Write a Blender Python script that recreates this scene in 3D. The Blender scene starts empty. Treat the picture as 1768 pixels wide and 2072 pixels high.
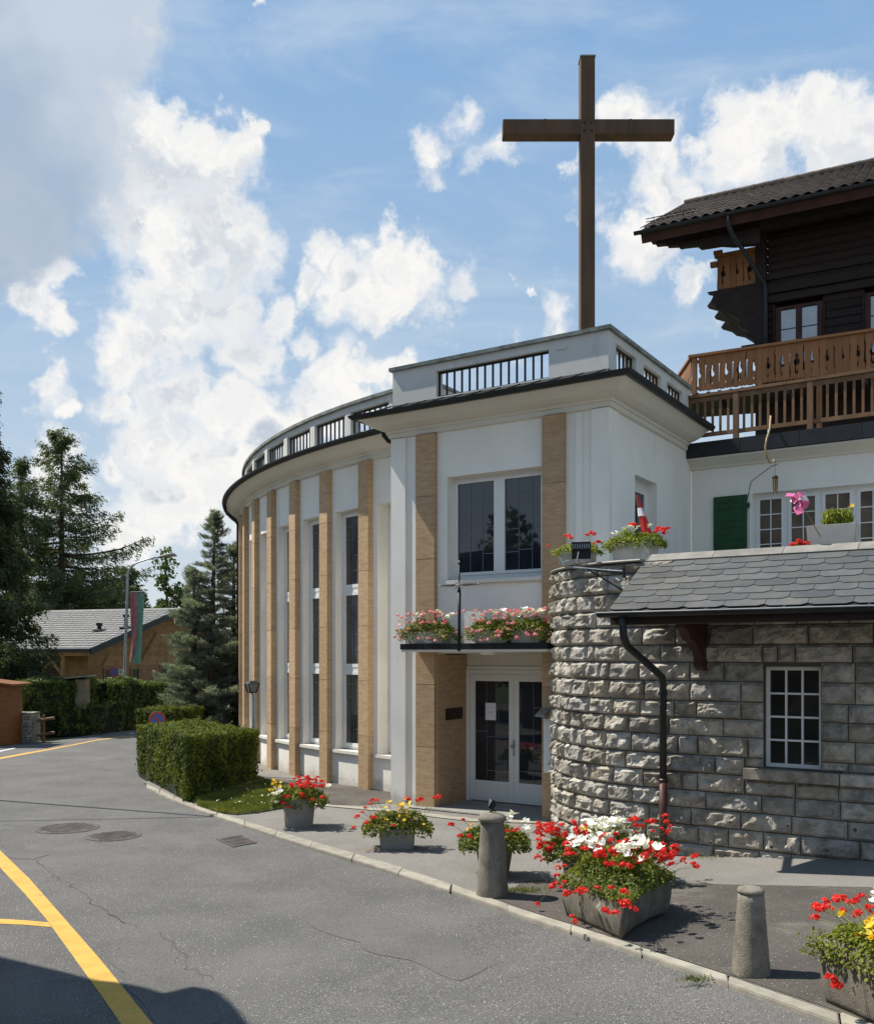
import bpy, bmesh, math, random
import numpy as np
from mathutils import Vector, Matrix, noise as mnoise
R = math.radians
random.seed(7); rng = np.random.default_rng(11)
SC = bpy.context.scene; COL = SC.collection

# ---------------------------------------------------------------- camera
CAM_H = 2.6
cam_d = bpy.data.cameras.new('camera'); cam = bpy.data.objects.new('camera', cam_d); COL.objects.link(cam)
cam.location = (0, 0, CAM_H); cam.rotation_euler = (R(90), 0, 0)
cam_d.sensor_fit = 'HORIZONTAL'; cam_d.sensor_width = 36
cam_d.lens = 36 * 1916 / 1768; cam_d.shift_y = (1328 - 1036.5) / 1768
cam_d.clip_start = .1; cam_d.clip_end = 9000
SC.camera = cam
# ---------------------------------------------------------------- light
SUN_EL, SUN_PSI = R(55), R(22)
SH = (-math.cos(SUN_PSI), math.sin(SUN_PSI))            # horizontal direction towards the sun
SUNV = Vector((SH[0] * math.cos(SUN_EL), SH[1] * math.cos(SUN_EL), math.sin(SUN_EL)))
sd = bpy.data.lights.new('sun', 'SUN'); sd.energy = 5.0; sd.angle = R(.53); sd.color = (1, .94, .84)
sun = bpy.data.objects.new('sun', sd); COL.objects.link(sun)
sun.rotation_euler = SUNV.to_track_quat('Z', 'Y').to_euler(); sun.location = (-20, 10, 40)
SC.view_settings.view_transform = 'Standard'; SC.view_settings.look = 'None'
SC.view_settings.exposure = 0.5; SC.view_settings.gamma = 1; SC.view_settings.use_curve_mapping = False
SKY_STRENGTH = .066

class NT:
    """small helper round a node tree"""
    def __init__(s, t): s.t = t; s.n = t.nodes; s.l = t.links
    def node(s, typ, **kw):
        n = s.n.new(typ)
        for k, v in kw.items():
            if k == 'ins':
                for i, x in v.items(): s.put(n.inputs[i], x)
            else: setattr(n, k, v)
        return n
    def put(s, sock, x):
        if isinstance(x, bpy.types.NodeSocket): s.l.new(x, sock)
        elif x is not None:
            try: sock.default_value = x
            except Exception: sock.default_value = (*x, 1)
    def math(s, op, a, b=None, c=None, clamp=False):
        n = s.n.new('ShaderNodeMath'); n.operation = op; n.use_clamp = clamp
        s.put(n.inputs[0], a); s.put(n.inputs[1], b)
        if c is not None: s.put(n.inputs[2], c)
        return n.outputs[0]
    def mix(s, f, a, b, blend='MIX'):
        n = s.n.new('ShaderNodeMix'); n.data_type = 'RGBA'; n.blend_type = blend
        s.put(n.inputs[0], f)
        for i, x in ((6, a), (7, b)):
            s.put(n.inputs[i], (*x, 1) if isinstance(x, (tuple, list)) and len(x) == 3 else x)
        return n.outputs[2]
    def ramp(s, f, stops):
        n = s.n.new('ShaderNodeValToRGB'); r = n.color_ramp
        while len(r.elements) < len(stops): r.elements.new(.5)
        for e, (p, c) in zip(r.elements, stops):
            e.position = p; e.color = (c, c, c, 1) if isinstance(c, (int, float)) else (*c, 1)
        s.put(n.inputs[0], f); return n.outputs[0]
    def noise(s, vec, scale, detail=4, rough=.55, dist=0, dim='3D'):
        n = s.n.new('ShaderNodeTexNoise'); n.noise_dimensions = dim
        s.put(n.inputs['Vector'], vec); n.inputs['Scale'].default_value = scale
        n.inputs['Detail'].default_value = detail; n.inputs['Roughness'].default_value = rough
        n.inputs['Distortion'].default_value = dist
        return n
    def maprange(s, v, a, b, c=0, d=1, smooth=True):
        n = s.n.new('ShaderNodeMapRange'); n.clamp = True
        if smooth: n.interpolation_type = 'SMOOTHSTEP'
        s.put(n.inputs[0], v)
        for i, x in zip((1, 2, 3, 4), (a, b, c, d)): n.inputs[i].default_value = x
        return n.outputs[0]
    def vmath(s, op, a, b=None):
        n = s.n.new('ShaderNodeVectorMath'); n.operation = op
        s.put(n.inputs[0], a)
        if b is not None:
            if op == 'SCALE': s.put(n.inputs[3], b)
            else: s.put(n.inputs[1], b)
        return n

def pixdir(x, y):
    v = Vector(((x - 884) / 1916, 1, (1328 - y) / 1916)); return v.normalized()

# ---------------------------------------------------------------- sky with cumulus
W = bpy.data.worlds.new('World'); SC.world = W; W.use_nodes = True
nt = NT(W.node_tree); nt.n.clear()
sky = nt.node('ShaderNodeTexSky', sky_type='NISHITA', sun_disc=False, sun_elevation=SUN_EL,
              sun_rotation=math.atan2(SH[0], SH[1]), altitude=1300, air_density=1.0, dust_density=.6, ozone_density=1.2)
tc = nt.node('ShaderNodeTexCoord'); D = tc.outputs['Generated']
n1 = nt.noise(D, 5, 8, .62); n2 = nt.noise(D, 13, 6, .6)
w1 = nt.vmath('SCALE', nt.vmath('SUBTRACT', n1.outputs['Color'], (.5, .5, .5)).outputs[0], .17).outputs[0]
w2 = nt.vmath('SCALE', nt.vmath('SUBTRACT', n2.outputs['Color'], (.5, .5, .5)).outputs[0], .085).outputs[0]
DW = nt.vmath('ADD', nt.vmath('ADD', D, w1).outputs[0], w2).outputs[0]
#          x, y, radius (as seen), the main cumulus heads, banks and puffs of the photographed sky
BL = [(320,335,95),(440,320,75),(495,262,35),(405,262,40),(290,480,120),(430,450,110),(330,610,130),(250,720,85),(420,610,120),(500,700,90),
      (40,500,110),(110,560,60),(60,650,55),(255,290,50),
      (645,500,60),(765,480,60),(700,585,95),(610,560,55),(785,590,50),(700,720,85),(780,745,55),(640,690,60),
      (380,800,80),(500,800,80),(620,815,70),(330,890,110),(450,940,110),(250,950,60),(540,860,90),(350,1020,90),
      (105,830,38),(20,640,45),(1290,320,70),(1390,345,85),(1540,310,100),(1690,280,100),(1780,260,90),(1380,420,90),(1340,520,85),(1410,590,55),(1245,340,45),
      (1640,380,80),(890,640,70),(865,505,42),(960,570,36),(760,640,60),(500,90,32),(985,205,42),(1145,605,42),(1010,660,45),(555,5,28),(1060,300,60),(915,312,45),(1440,655,42),(270,125,26),(1245,430,45),
      (560,740,55),(650,780,70),(730,800,50),(480,850,90),(120,930,60),(150,1010,70),(60,800,50),(200,830,50),(260,1090,80),(1080,580,22),(930,690,30)]
cur = None
WISP = {(1060, 300), (915, 312), (985, 205), (865, 505), (960, 570), (1145, 605), (1010, 660), (1245, 430), (1440, 655), (500, 90), (60, 800), (200, 830), (880, 400), (1090, 420), (700, 330)}
BL += [(890, 650, 50), (830, 560, 40), (545, 640, 60), (600, 760, 50), (230, 820, 50), (30, 760, 50)]
for (x, y, r) in BL:
    w_ = .5 if (x, y) in WISP else 1.0; r = r * (1.1 if w_ < 1 else 1)
    d = nt.vmath('DISTANCE', DW, tuple(pixdir(x, y))).outputs['Value']
    v = nt.math('MULTIPLY_ADD', d, -1916 * w_ / (r * 1.12), w_)
    cur = v if cur is None else nt.math('SMOOTH_MAX', cur, v, .10)
blob = cur
base_f = nt.noise(D, 3.2, 6, .6)                         # fair-weather cumulus everywhere outside the frame as well
fb = nt.noise(DW, 18, 6, .58)
sepy = nt.node('ShaderNodeSeparateXYZ', ins={0: D})
out = nt.maprange(nt.math('ABSOLUTE', nt.math('ARCTAN2', sepy.outputs[0], sepy.outputs[1])), .5, .8)
gen = nt.math('MULTIPLY', nt.maprange(base_f.outputs[0], .56, .74, -.2, .8, False), out)
gen = nt.math('ADD', gen, nt.math('MULTIPLY_ADD', out, .6, -.6))
dens = nt.math('MAXIMUM', blob, gen)
n7 = nt.noise(DW, 7, 5, .55)
n7b = nt.noise(nt.vmath('ADD', DW, (-.018, .0, .040)).outputs[0], 7, 5, .55)
dens = nt.math('ADD', dens, nt.math('MULTIPLY_ADD', fb.outputs[0], .5, -.25))
dens = nt.math('ADD', dens, nt.math('MULTIPLY_ADD', n7.outputs[0], 1.7, -.90))
cov = nt.maprange(dens, -.02, .52)
# thin high veil
veil = nt.noise(nt.vmath('MULTIPLY', D, (2.0, 2.0, 7.0)).outputs[0], 2.2, 6, .6, .6)
veil_f = nt.maprange(veil.outputs[0], .42, .75, 0, .38)
# grey undersides: thick parts and a soft large noise
thick = nt.maprange(dens, .16, .62)
sh = nt.noise(DW, 6.5, 5, .6); shf = nt.maprange(sh.outputs[0], .40, .62)
DWs = nt.vmath('ADD', DW, (-.016, .004, .020)).outputs[0]     # the same billows sampled a little towards the sun
ra = nt.noise(DW, 15, 7, .6); rb2 = nt.noise(DWs, 15, 7, .6)
rel = nt.maprange(nt.math('SUBTRACT', rb2.outputs[0], ra.outputs[0]), -.07, .09)
rel7 = nt.maprange(nt.math('SUBTRACT', n7b.outputs[0], n7.outputs[0]), -.03, .11)
greyf = nt.math('MULTIPLY', thick, nt.math('MULTIPLY_ADD', rel7, .62, nt.math('MULTIPLY', rel, .2), clamp=True))
gs = None                                              # deep, shaded hearts of the big cumulus
for (x, y, r) in [(470, 640, 130), (80, 330, 130), (640, 660, 70), (400, 730, 90), (560, 900, 60), (330, 960, 70), (1660, 380, 60), (720, 560, 45)]:
    v = nt.math('MULTIPLY_ADD', nt.vmath('DISTANCE', DW, tuple(pixdir(x, y))).outputs['Value'], -1916 / r, 1.0, clamp=True); gs = v if gs is None else nt.math('MAXIMUM', gs, v)
greyf = nt.math('MAXIMUM', greyf, nt.math('MULTIPLY', nt.math('MULTIPLY', nt.maprange(gs, 0, .7), thick), nt.maprange(n7.outputs[0], .40, .58, .35, 1)), clamp=True)
ccol = nt.mix(greyf, (10.3, 10.15, 9.9), (5.9, 6.6, 7.6))
# the big grey cloud, upper left
gb = None
for (x, y, r) in [(90, 60, 175), (50, 240, 175), (-60, 390, 170), (-250, 150, 320), (205, 10, 85)]:
    d = nt.vmath('DISTANCE', DW, tuple(pixdir(x, y))).outputs['Value']
    v = nt.math('MULTIPLY_ADD', d, -1916 / (r * 1.2), 1.0)
    gb = v if gb is None else nt.math('SMOOTH_MAX', gb, v, .2)
gcov = nt.maprange(nt.math('ADD', gb, nt.math('MULTIPLY_ADD', fb.outputs[0], .3, -.15)), 0.0, .26, 0, .9)
gsh = nt.noise(D, 4.0, 5, .55)
gcol = nt.mix(nt.maprange(gsh.outputs[0], .38, .62), (4.3, 5.3, 6.7), (6.3, 7.1, 8.1))
# sky colour: pale towards the horizon
pale = nt.vmath('SCALE', nt.ramp(nt.maprange(sepy.outputs[2], 0, .75, 0, 1, False), [(0, (.84, .88, .91)), (.2, (.66, .79, .92)), (.45, (.44, .64, .89)), (.72, (.32, .55, .88)), (1, (.22, .44, .78))]), 9.4).outputs[0]
skyc = nt.mix(.85, sky.outputs[0], pale)
c0 = nt.mix(veil_f, skyc, (7.6, 8.3, 9.0))
c1 = nt.mix(cov, c0, ccol)
c2 = nt.mix(gcov, c1, gcol)
bg = nt.node('ShaderNodeBackground', ins={0: c2, 1: SKY_STRENGTH})
wo = nt.node('ShaderNodeOutputWorld', ins={0: bg.outputs[0]})
W.cycles.sampling_method = 'MANUAL'; W.cycles.sample_map_resolution = 512

# ---------------------------------------------------------------- frames and ground shape
P0 = Vector((-.77, 16.5, 0)); E1 = Vector((.8415, -.5403, 0)); E2 = Vector((.5403, .8415, 0))
def B(a, b, z=0): v = P0 + E1 * a + E2 * b; return Vector((v.x, v.y, z))
def toab(x, y):
    d = Vector((x, y, 0)) - P0; return d.dot(E1), d.dot(E2)
def sm(t, w=1.5): return 0 if t <= 0 else (t * t / (2 * w) if t < w else t - w / 2)
def gz(x, y):
    a = (x - P0.x) * E1.x + (y - P0.y) * E1.y
    return .085 * (sm(a - 4.6) - sm(a - 14.0))
def G(px, py, off=0.0):
    """where the sight line through a point of the photograph meets the ground"""
    z = 0
    for _ in range(25):
        Y = 1916 * (CAM_H - z - off) / (py - 1328); X = (px - 884) / 1916 * Y; z = gz(X, Y)
    return Vector((X, Y, z + off))
def A(px, py, Y): return Vector(((px - 884) / 1916 * Y, Y, CAM_H + (1328 - py) / 1916 * Y))

# ---------------------------------------------------------------- object helpers
WL = {}
def link(o, parent=None, loc=None):
    COL.objects.link(o)
    base = WL.get(parent.name, Vector((0, 0, 0))) if parent else Vector((0, 0, 0))
    if parent: o.parent = parent
    if loc is not None: o.location = Vector(loc) - base
    WL[o.name] = Vector(loc) if loc is not None else base
    return o
def tag(o, label=None, cat=None, group=None, kind=None):
    if label: o['label'] = label
    if cat: o['category'] = cat
    if group: o['group'] = group
    if kind: o['kind'] = kind
    return o
def thing(name, label, cat, loc, group=None, kind=None):
    return tag(link(bpy.data.objects.new(name, None), None, loc), label, cat, group, kind)

def mesh_np(name, V, F, smooth=False):
    """V (n,3) array, F (m,k) array of faces of one size"""
    V = np.asarray(V, dtype=np.float32); F = np.asarray(F, dtype=np.int32); m, k = F.shape
    me = bpy.data.meshes.new(name)
    me.vertices.add(len(V)); me.vertices.foreach_set('co', V.ravel())
    me.loops.add(m * k); me.loops.foreach_set('vertex_index', F.ravel())
    me.polygons.add(m); me.polygons.foreach_set('loop_start', np.arange(0, m * k, k, dtype=np.int32))
    me.polygons.foreach_set('use_smooth', np.full(m, smooth))
    me.update(calc_edges=True); return me

class MB:
    def __init__(s): s.v = []; s.f = []
    def add(s, vs, fs):
        o = len(s.v); s.v += [Vector(v) for v in vs]; s.f += [tuple(i + o for i in f) for f in fs]; return s
    def hexa(s, c):                                   # 4 bottom (ccw) + 4 top corners
        return s.add(c, [(3,2,1,0),(4,5,6,7),(0,1,5,4),(1,2,6,5),(2,3,7,6),(3,0,4,7)])
    def bx(s, a0, a1, b0, b1, z0, z1, fr=B):          # box in a local frame
        return s.hexa([fr(a0,b0,z0),fr(a1,b0,z0),fr(a1,b1,z0),fr(a0,b1,z0),fr(a0,b0,z1),fr(a1,b0,z1),fr(a1,b1,z1),fr(a0,b1,z1)])
    def prism(s, pts, d):                             # planar polygon extruded by vector d
        n = len(pts); d = Vector(d); p = [Vector(q) for q in pts]
        return s.add(p + [q + d for q in p], [tuple(range(n - 1, -1, -1)), tuple(range(n, 2 * n))] + [(i, (i + 1) % n, n + (i + 1) % n, n + i) for i in range(n)])
    def bar(s, p, q, w, h, up=(0, 0, 1)):
        p, q = Vector(p), Vector(q); t = (q - p).normalized(); up = Vector(up)
        sd_ = t.cross(up)
        if sd_.length < 1e-4: sd_ = t.cross(Vector((1, 0, 0)))
        sd_.normalize(); u = sd_.cross(t).normalized(); a = sd_ * w / 2; b = u * h / 2
        return s.hexa([p-a-b, p+a-b, q+a-b, q-a-b, p-a+b, p+a+b, q+a+b, q-a+b])
    def tube(s, path, r, n=8, cap=True):
        path = [Vector(p) for p in path]; rs = r if isinstance(r, (list, tuple)) else [r] * len(path)
        o = len(s.v); ref = None
        for i, p in enumerate(path):
            t = (path[min(i + 1, len(path) - 1)] - path[max(i - 1, 0)]).normalized()
            if ref is None: ref = Vector((0, 0, 1)) if abs(t.z) < .9 else Vector((1, 0, 0))
            u = (ref - t * ref.dot(t)).normalized(); ref = u; w = t.cross(u)
            for k in range(n):
                an = 2 * math.pi * k / n; s.v.append(p + (u * math.cos(an) + w * math.sin(an)) * rs[i])
        for i in range(len(path) - 1):
            for k in range(n):
                a = o + i * n + k; b = o + i * n + (k + 1) % n; s.f.append((a, b, b + n, a + n))
        if cap:
            s.f.append(tuple(o + k for k in range(n - 1, -1, -1))); s.f.append(tuple(o + (len(path) - 1) * n + k for k in range(n)))
        return s
    def lathe(s, prof, c, n=24, sq=None, jit=0):      # prof: (r, z) bottom to top
        o = len(s.v); c = Vector(c)
        for (r, z) in prof:
            for k in range(n):
                an = 2 * math.pi * k / n; rr = r + (random.uniform(-jit, jit) if jit else 0)
                s.v.append(c + Vector((rr * math.cos(an), rr * math.sin(an), z)))
        for i in range(len(prof) - 1):
            for k in range(n):
                a = o + i * n + k; b = o + i * n + (k + 1) % n; s.f.append((a, b, b + n, a + n))
        s.f.append(tuple(o + k for k in range(n - 1, -1, -1))); s.f.append(tuple(o + (len(prof) - 1) * n + k for k in range(n)))
        return s
    def sweep(s, prof, path, nrm):                    # prof (offset out, z); path points; nrm outward normals
        o = len(s.v); m = len(prof)
        for p, n_ in zip(path, nrm):
            for (r, z) in prof: q = Vector(p) + Vector(n_) * r; s.v.append(Vector((q.x, q.y, z)))
        for i in range(len(path) - 1):
            for k in range(m - 1):
                a = o + i * m + k; s.f.append((a, a + 1, a + m + 1, a + m))
        s.f.append(tuple(o + k for k in range(m))); s.f.append(tuple(o + (len(path) - 1) * m + k for k in range(m - 1, -1, -1)))
        return s
    def mesh(s, name, smooth=False, bevel=0, offset=None, fixn=True):
        off = offset or Vector((0, 0, 0))
        me = bpy.data.meshes.new(name); me.from_pydata([tuple(v - off) for v in s.v], [], s.f)
        if bevel or fixn:
            bm = bmesh.new(); bm.from_mesh(me)
            if bevel:
                bmesh.ops.remove_doubles(bm, verts=bm.verts, dist=1e-5)
                bmesh.ops.bevel(bm, geom=[e for e in bm.edges if len(e.link_faces) == 2 and e.calc_face_angle(0) > .5], offset=bevel, segments=2, affect='EDGES', clamp_overlap=True)
            bmesh.ops.recalc_face_normals(bm, faces=bm.faces); bm.to_mesh(me); bm.free()
        if smooth:
            for p in me.polygons: p.use_smooth = True
        me.update(); return me
    def build(s, name, m, parent=None, smooth=False, bevel=0, label=None, kind=None, **kw):
        c = sum(s.v, Vector()) / len(s.v)
        me = s.mesh(name, smooth, bevel, c); me.materials.append(m)
        o = link(bpy.data.objects.new(name, me), parent, c)
        return tag(o, label, kw.get('cat'), kw.get('group'), kind)
def obj_np(name, V, F, m, parent=None, smooth=False, **kw):
    V = np.asarray(V, dtype=np.float64); c = V.mean(0)
    me = mesh_np(name, V - c, F, smooth); me.materials.append(m)
    return tag(link(bpy.data.objects.new(name, me), parent, Vector(c)), kw.get('label'), kw.get('cat'), kw.get('group'), kw.get('kind'))
def inst(name, me, parent, loc, rot=None, scale=None):
    o = bpy.data.objects.new(name, me); link(o, parent, loc)
    if rot is not None: o.rotation_euler = rot.to_euler() if hasattr(rot, 'to_euler') else rot
    if scale is not None: o.scale = scale if hasattr(scale, '__len__') else (scale,) * 3
    return o

# ---------------------------------------------------------------- materials
MATS = {}
def mat(name, col, rough=.8, var=.12, scale=3.0, fine=60.0, fvar=.06, bump=.15, bdist=.01, col2=None, stretch=(1, 1, 1),
        orand=0.0, island=0.0, metal=0, spec=.4, speck=None, stain=None, coord='pos', coat=0, dirt=0, ocols=None):
    m = bpy.data.materials.new(name); m.use_nodes = True; t = NT(m.node_tree); t.n.clear()
    out_ = t.node('ShaderNodeOutputMaterial'); b = t.node('ShaderNodeBsdfPrincipled')
    t.l.new(b.outputs[0], out_.inputs[0])
    if coord == 'pos': P = t.node('ShaderNodeNewGeometry').outputs['Position']
    else: P = t.node('ShaderNodeTexCoord').outputs['Object']
    P = t.vmath('MULTIPLY', P, stretch).outputs[0]
    oi = t.node('ShaderNodeObjectInfo')
    if orand: P = t.vmath('ADD', P, t.vmath('SCALE', (7.1, 3.7, 5.3), oi.outputs['Random']).outputs[0]).outputs[0]
    big = t.noise(P, scale, 6, .6); fin = t.noise(P, fine, 4, .6)
    c2 = col2 or tuple(c * (1 - var * 2.2) for c in col)
    c = t.mix(t.maprange(big.outputs[0], .35, .68), col, c2)
    if ocols: c = t.mix(.75, c, t.ramp(t.math('FRACT', t.math('MULTIPLY', oi.outputs['Random'], 17.3)), [(i / (len(ocols) - 1), q) for i, q in enumerate(ocols)]), 'MULTIPLY')
    k = t.math('MULTIPLY_ADD', fin.outputs[0], fvar * 4, 1 - fvar * 2)
    if orand: k = t.math('MULTIPLY', k, t.math('MULTIPLY_ADD', oi.outputs['Random'], orand * 2, 1 - orand))
    if island:
        g = t.node('ShaderNodeNewGeometry'); k = t.math('MULTIPLY', k, t.math('MULTIPLY_ADD', g.outputs['Random Per Island'], island * 2, 1 - island))
    c = t.vmath('SCALE', c, k).outputs[0]
    if speck:                                        # (scale, threshold, colour)
        for (sc_, th, sc_col) in speck:
            vv = t.node('ShaderNodeTexVoronoi', ins={'Vector': P, 'Scale': sc_})
            rnd = t.node('ShaderNodeSeparateColor', ins={0: vv.outputs['Color']})
            f = t.math('MULTIPLY', t.maprange(vv.outputs['Distance'], .22, .32, 1, 0), t.math('GREATER_THAN', rnd.outputs[0], th))
            c = t.mix(f, c, sc_col)
    if stain:                                        # (scale, lo, hi, colour, amount, stretch)
        for (sc_, lo, hi, sc_col, am, st) in stain:
            ns = t.noise(t.vmath('MULTIPLY', P, st).outputs[0], sc_, 7, .65, .3)
            c = t.mix(t.maprange(ns.outputs[0], lo, hi, 0, am), c, sc_col)
    if dirt:                                         # splashed earth and damp just above the ground, ragged edge
        pz_ = t.node('ShaderNodeSeparateXYZ', ins={0: t.node('ShaderNodeNewGeometry').outputs['Position']}).outputs[2]
        nd = t.noise(P, 4.5, 6, .7); c = t.mix(t.maprange(t.math('ADD', pz_, t.math('MULTIPLY_ADD', nd.outputs[0], -.7, .35)), 0, dirt, .6, 0), c, (.34, .30, .235))
    t.put(b.inputs['Base Color'], c)
    b.inputs['Roughness'].default_value = rough; b.inputs['Metallic'].default_value = metal
    b.inputs['Specular IOR Level'].default_value = spec; b.inputs['Coat Weight'].default_value = coat
    if bump:
        h = t.math('ADD', fin.outputs[0], t.math('MULTIPLY', big.outputs[0], .6))
        bn = t.node('ShaderNodeBump', ins={'Strength': bump, 'Distance': bdist, 'Height': h}); t.l.new(bn.outputs[0], b.inputs['Normal'])
    MATS[name] = m; return m
def leafmat(name, col, col2, trans=.35, rough=.55):
    m = bpy.data.materials.new(name); m.use_nodes = True; t = NT(m.node_tree); t.n.clear()
    out_ = t.node('ShaderNodeOutputMaterial'); g = t.node('ShaderNodeNewGeometry')
    big = t.noise(g.outputs['Position'], 1.7, 3, .6)
    f = t.math('ADD', t.math('MULTIPLY', g.outputs['Random Per Island'], .75), t.maprange(big.outputs[0], .35, .65, -.2, .4))
    c = t.mix(f, col, col2)
    b = t.node('ShaderNodeBsdfPrincipled', ins={'Base Color': c, 'Roughness': rough, 'Specular IOR Level': .35})
    tr = t.node('ShaderNodeBsdfTranslucent', ins={0: t.vmath('MULTIPLY', c, (1.3, 1.35, .7)).outputs[0]})
    mx = t.node('ShaderNodeMixShader', ins={0: trans, 1: b.outputs[0], 2: tr.outputs[0]})
    t.l.new(mx.outputs[0], out_.inputs[0]); MATS[name] = m; return m
def glassmat(name, col, rough=.02, wav=.02, spec=.5):
    m = bpy.data.materials.new(name); m.use_nodes = True; t = NT(m.node_tree); b = t.n['Principled BSDF']
    P = t.node('ShaderNodeNewGeometry').outputs['Position']
    t.put(b.inputs['Base Color'], t.mix(t.maprange(t.noise(P, 2.2, 3).outputs[0], .3, .7), col, tuple(c * .5 for c in col)))
    b.inputs['Roughness'].default_value = rough; b.inputs['Specular IOR Level'].default_value = spec; b.inputs['IOR'].default_value = 1.52
    b.inputs['Coat Weight'].default_value = .0; b.inputs['Coat Roughness'].default_value = .0
    bn = t.node('ShaderNodeBump', ins={'Strength': wav, 'Distance': .02, 'Height': t.noise(P, 2.5, 2).outputs[0]}); t.l.new(bn.outputs[0], b.inputs['Normal'])
    t.l.new(bn.outputs[0], b.inputs['Coat Normal'])
    return m

M_plaster = mat('white_plaster', (.84, .805, .735), .9, .025, 1.2, 90, .05, .5, .004, stain=[(1.6, .54, .78, (.55, .52, .45), .5, (2.5, 2.5, .22)), (.6, .5, .8, (.66, .63, .57), .4, (1, 1, 1))], dirt=.34)
M_plaster_grey = mat('weathered_plaster', (.62, .605, .56), .9, .05, 1.6, 70, .06, .5, .004, stain=[(2.2, .52, .72, (.36, .36, .33), .5, (1, 1, .4))])
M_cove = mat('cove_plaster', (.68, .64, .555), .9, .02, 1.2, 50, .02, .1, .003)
M_trav = mat('travertine', (.49, .335, .195), .8, .1, 5, 45, .08, .35, .004, col2=(.385, .25, .14), stretch=(1, 1, 5), orand=.11,
             stain=[(9, .62, .7, (.30, .19, .10), .55, (1, 1, 1)), (3.5, .6, .75, (.60, .46, .30), .4, (1, 1, .6))])
M_white = mat('white_frame_paint', (.72, .72, .69), .4, .01, 3, 40, .01, .02, .002)
M_sill = mat('sill_stone', (.70, .67, .60), .8, .05, 4, 80, .05, .2, .003)
M_gutter = mat('anthracite_metal', (.032, .034, .037), .45, .1, 4, 40, .06, .05, .002, metal=.5)
M_skirt = mat('dark_roof_sheet', (.025, .023, .023), .6, .2, 6, 60, .1, .3, .006)
M_coping = mat('stone_coping', (.30, .32, .29), .9, .2, 4, 60, .1, .4, .006, stain=[(5, .5, .65, (.10, .11, .09), .7, (1, 1, 1))])
M_joint = mat('travertine_joint', (.16, .12, .08), .95, .1, 5, 60, .1, 0)
M_iron = mat('black_iron', (.02, .02, .022), .5, .1, 5, 60, .05, .05, .002, metal=.4)
M_stone = mat('rusticated_stone', (.49, .47, .425), .92, .12, 5, 60, .25, 1.0, .02, col2=(.26, .24, .205), orand=.2, coord='pos', ocols=[(1, 1, 1), (1, .95, .86), (.82, .81, .80), (1, .98, .94), (.86, .78, .66), (.70, .70, .70), (1, 1, 1)],
              stain=[(7, .55, .68, (.13, .12, .105), .6, (1, 1, 1)), (2.2, .55, .75, (.52, .46, .34), .5, (1, 1, 1))])
M_mortar = mat('mortar', (.09, .08, .068), .95, .1, 5, 60, .1, .4, .006)
M_slate = mat('slate', (.072, .075, .074), .5, .12, 3, 50, .06, .12, .003, col2=(.10, .096, .086), orand=.22, spec=.5, stretch=(1, 1, 1),
              stain=[(4, .55, .75, (.17, .16, .14), .5, (1, 1, 1))])
M_lead = mat('ridge_capping', (.26, .245, .215), .6, .15, 3, 40, .08, .1, .003, orand=.15)
M_wood_dk = mat('old_dark_timber', (.026, .014, .010), .75, .25, 3, 45, .15, .5, .006, stretch=(1, 1, 9), orand=.2)
M_wood_dkh = mat('old_dark_log', (.024, .010, .007), .75, .25, 3, 45, .15, .5, .006, stretch=(1, 1, 12), orand=.25)
M_wood_red = mat('red_brown_timber', (.06, .02, .014), .7, .2, 3, 45, .12, .3, .004)
M_wood = mat('golden_timber', (.25, .10, .034), .65, .2, 3, 40, .12, .3, .004, col2=(.22, .105, .04), stretch=(6, 6, 1), orand=.12)
M_wood_rail = mat('weathered_rail_timber', (.15, .08, .036), .7, .2, 3, 40, .12, .3, .004, col2=(.22, .12, .06), orand=.12)
M_wood_hs = mat('honey_siding', (.34, .17, .065), .7, .15, 2, 40, .1, .2, .004, orand=.12)
M_cross = mat('cross_timber', (.115, .060, .027), .7, .15, 2, 35, .12, .3, .004, col2=(.08, .042, .02), stretch=(3, 3, .6))
M_tile = mat('clay_pantile', (.15, .115, .09), .85, .2, 4, 50, .15, .4, .006, orand=.3, stain=[(6, .5, .7, (.12, .12, .10), .6, (1, 1, 1))])
M_shingle = mat('pale_shingle', (.205, .20, .19), .8, .06, 2, 30, .04, .1, .004, island=.06)
M_shutter = mat('green_shutter_paint', (.008, .065, .02), .5, .1, 5, 60, .05, .1, .002)
M_asph = mat('road_asphalt', (.128, .124, .117), .93, .09, .9, 75, .85, 1.0, .012, col2=(.10, .098, .094),
             speck=[(60, .86, (.50, .49, .47)), (48, .86, (.07, .07, .072))],
             stain=[(.5, .5, .66, (.165, .158, .146), .55, (1, 1, 1)), (.8, .56, .7, (.095, .095, .097), .5, (1, .35, 1)), (3.0, .62, .70, (.10, .10, .10), .5, (1, 1, 1))])
M_asph_far = M_asph
M_pave = mat('pavement_asphalt', (.195, .184, .167), .93, .08, 1.2, 90, .4, .7, .006, speck=[(80, .93, (.45, .44, .42))],
             stain=[(1.1, .55, .72, (.19, .18, .17), .5, (1, 1, 1))])
M_patch = mat('dark_asphalt_patch', (.088, .078, .067), .93, .12, 1.5, 85, .7, .9, .008, speck=[(60, .95, (.45, .43, .42))],
              stain=[(1.3, .55, .7, (.17, .15, .125), .6, (1, 1, 1))])
M_patch2 = mat('smooth_asphalt_repair', (.122, .118, .112), .93, .09, .9, 75, .6, .8, .009)
M_kerb = mat('kerb_granite', (.33, .305, .25), .9, .12, 5, 120, .15, .5, .004, orand=.08, stain=[(5, .55, .7, (.28, .26, .22), .5, (1, 1, 1))])
M_yellow = mat('yellow_road_paint', (.62, .36, .07), .8, .08, 4, 150, .12, .6, .004, speck=[(70, .86, (.25, .19, .10))],
               stain=[(9, .60, .68, (.20, .18, .14), .75, (1, 1, 1))])
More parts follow.
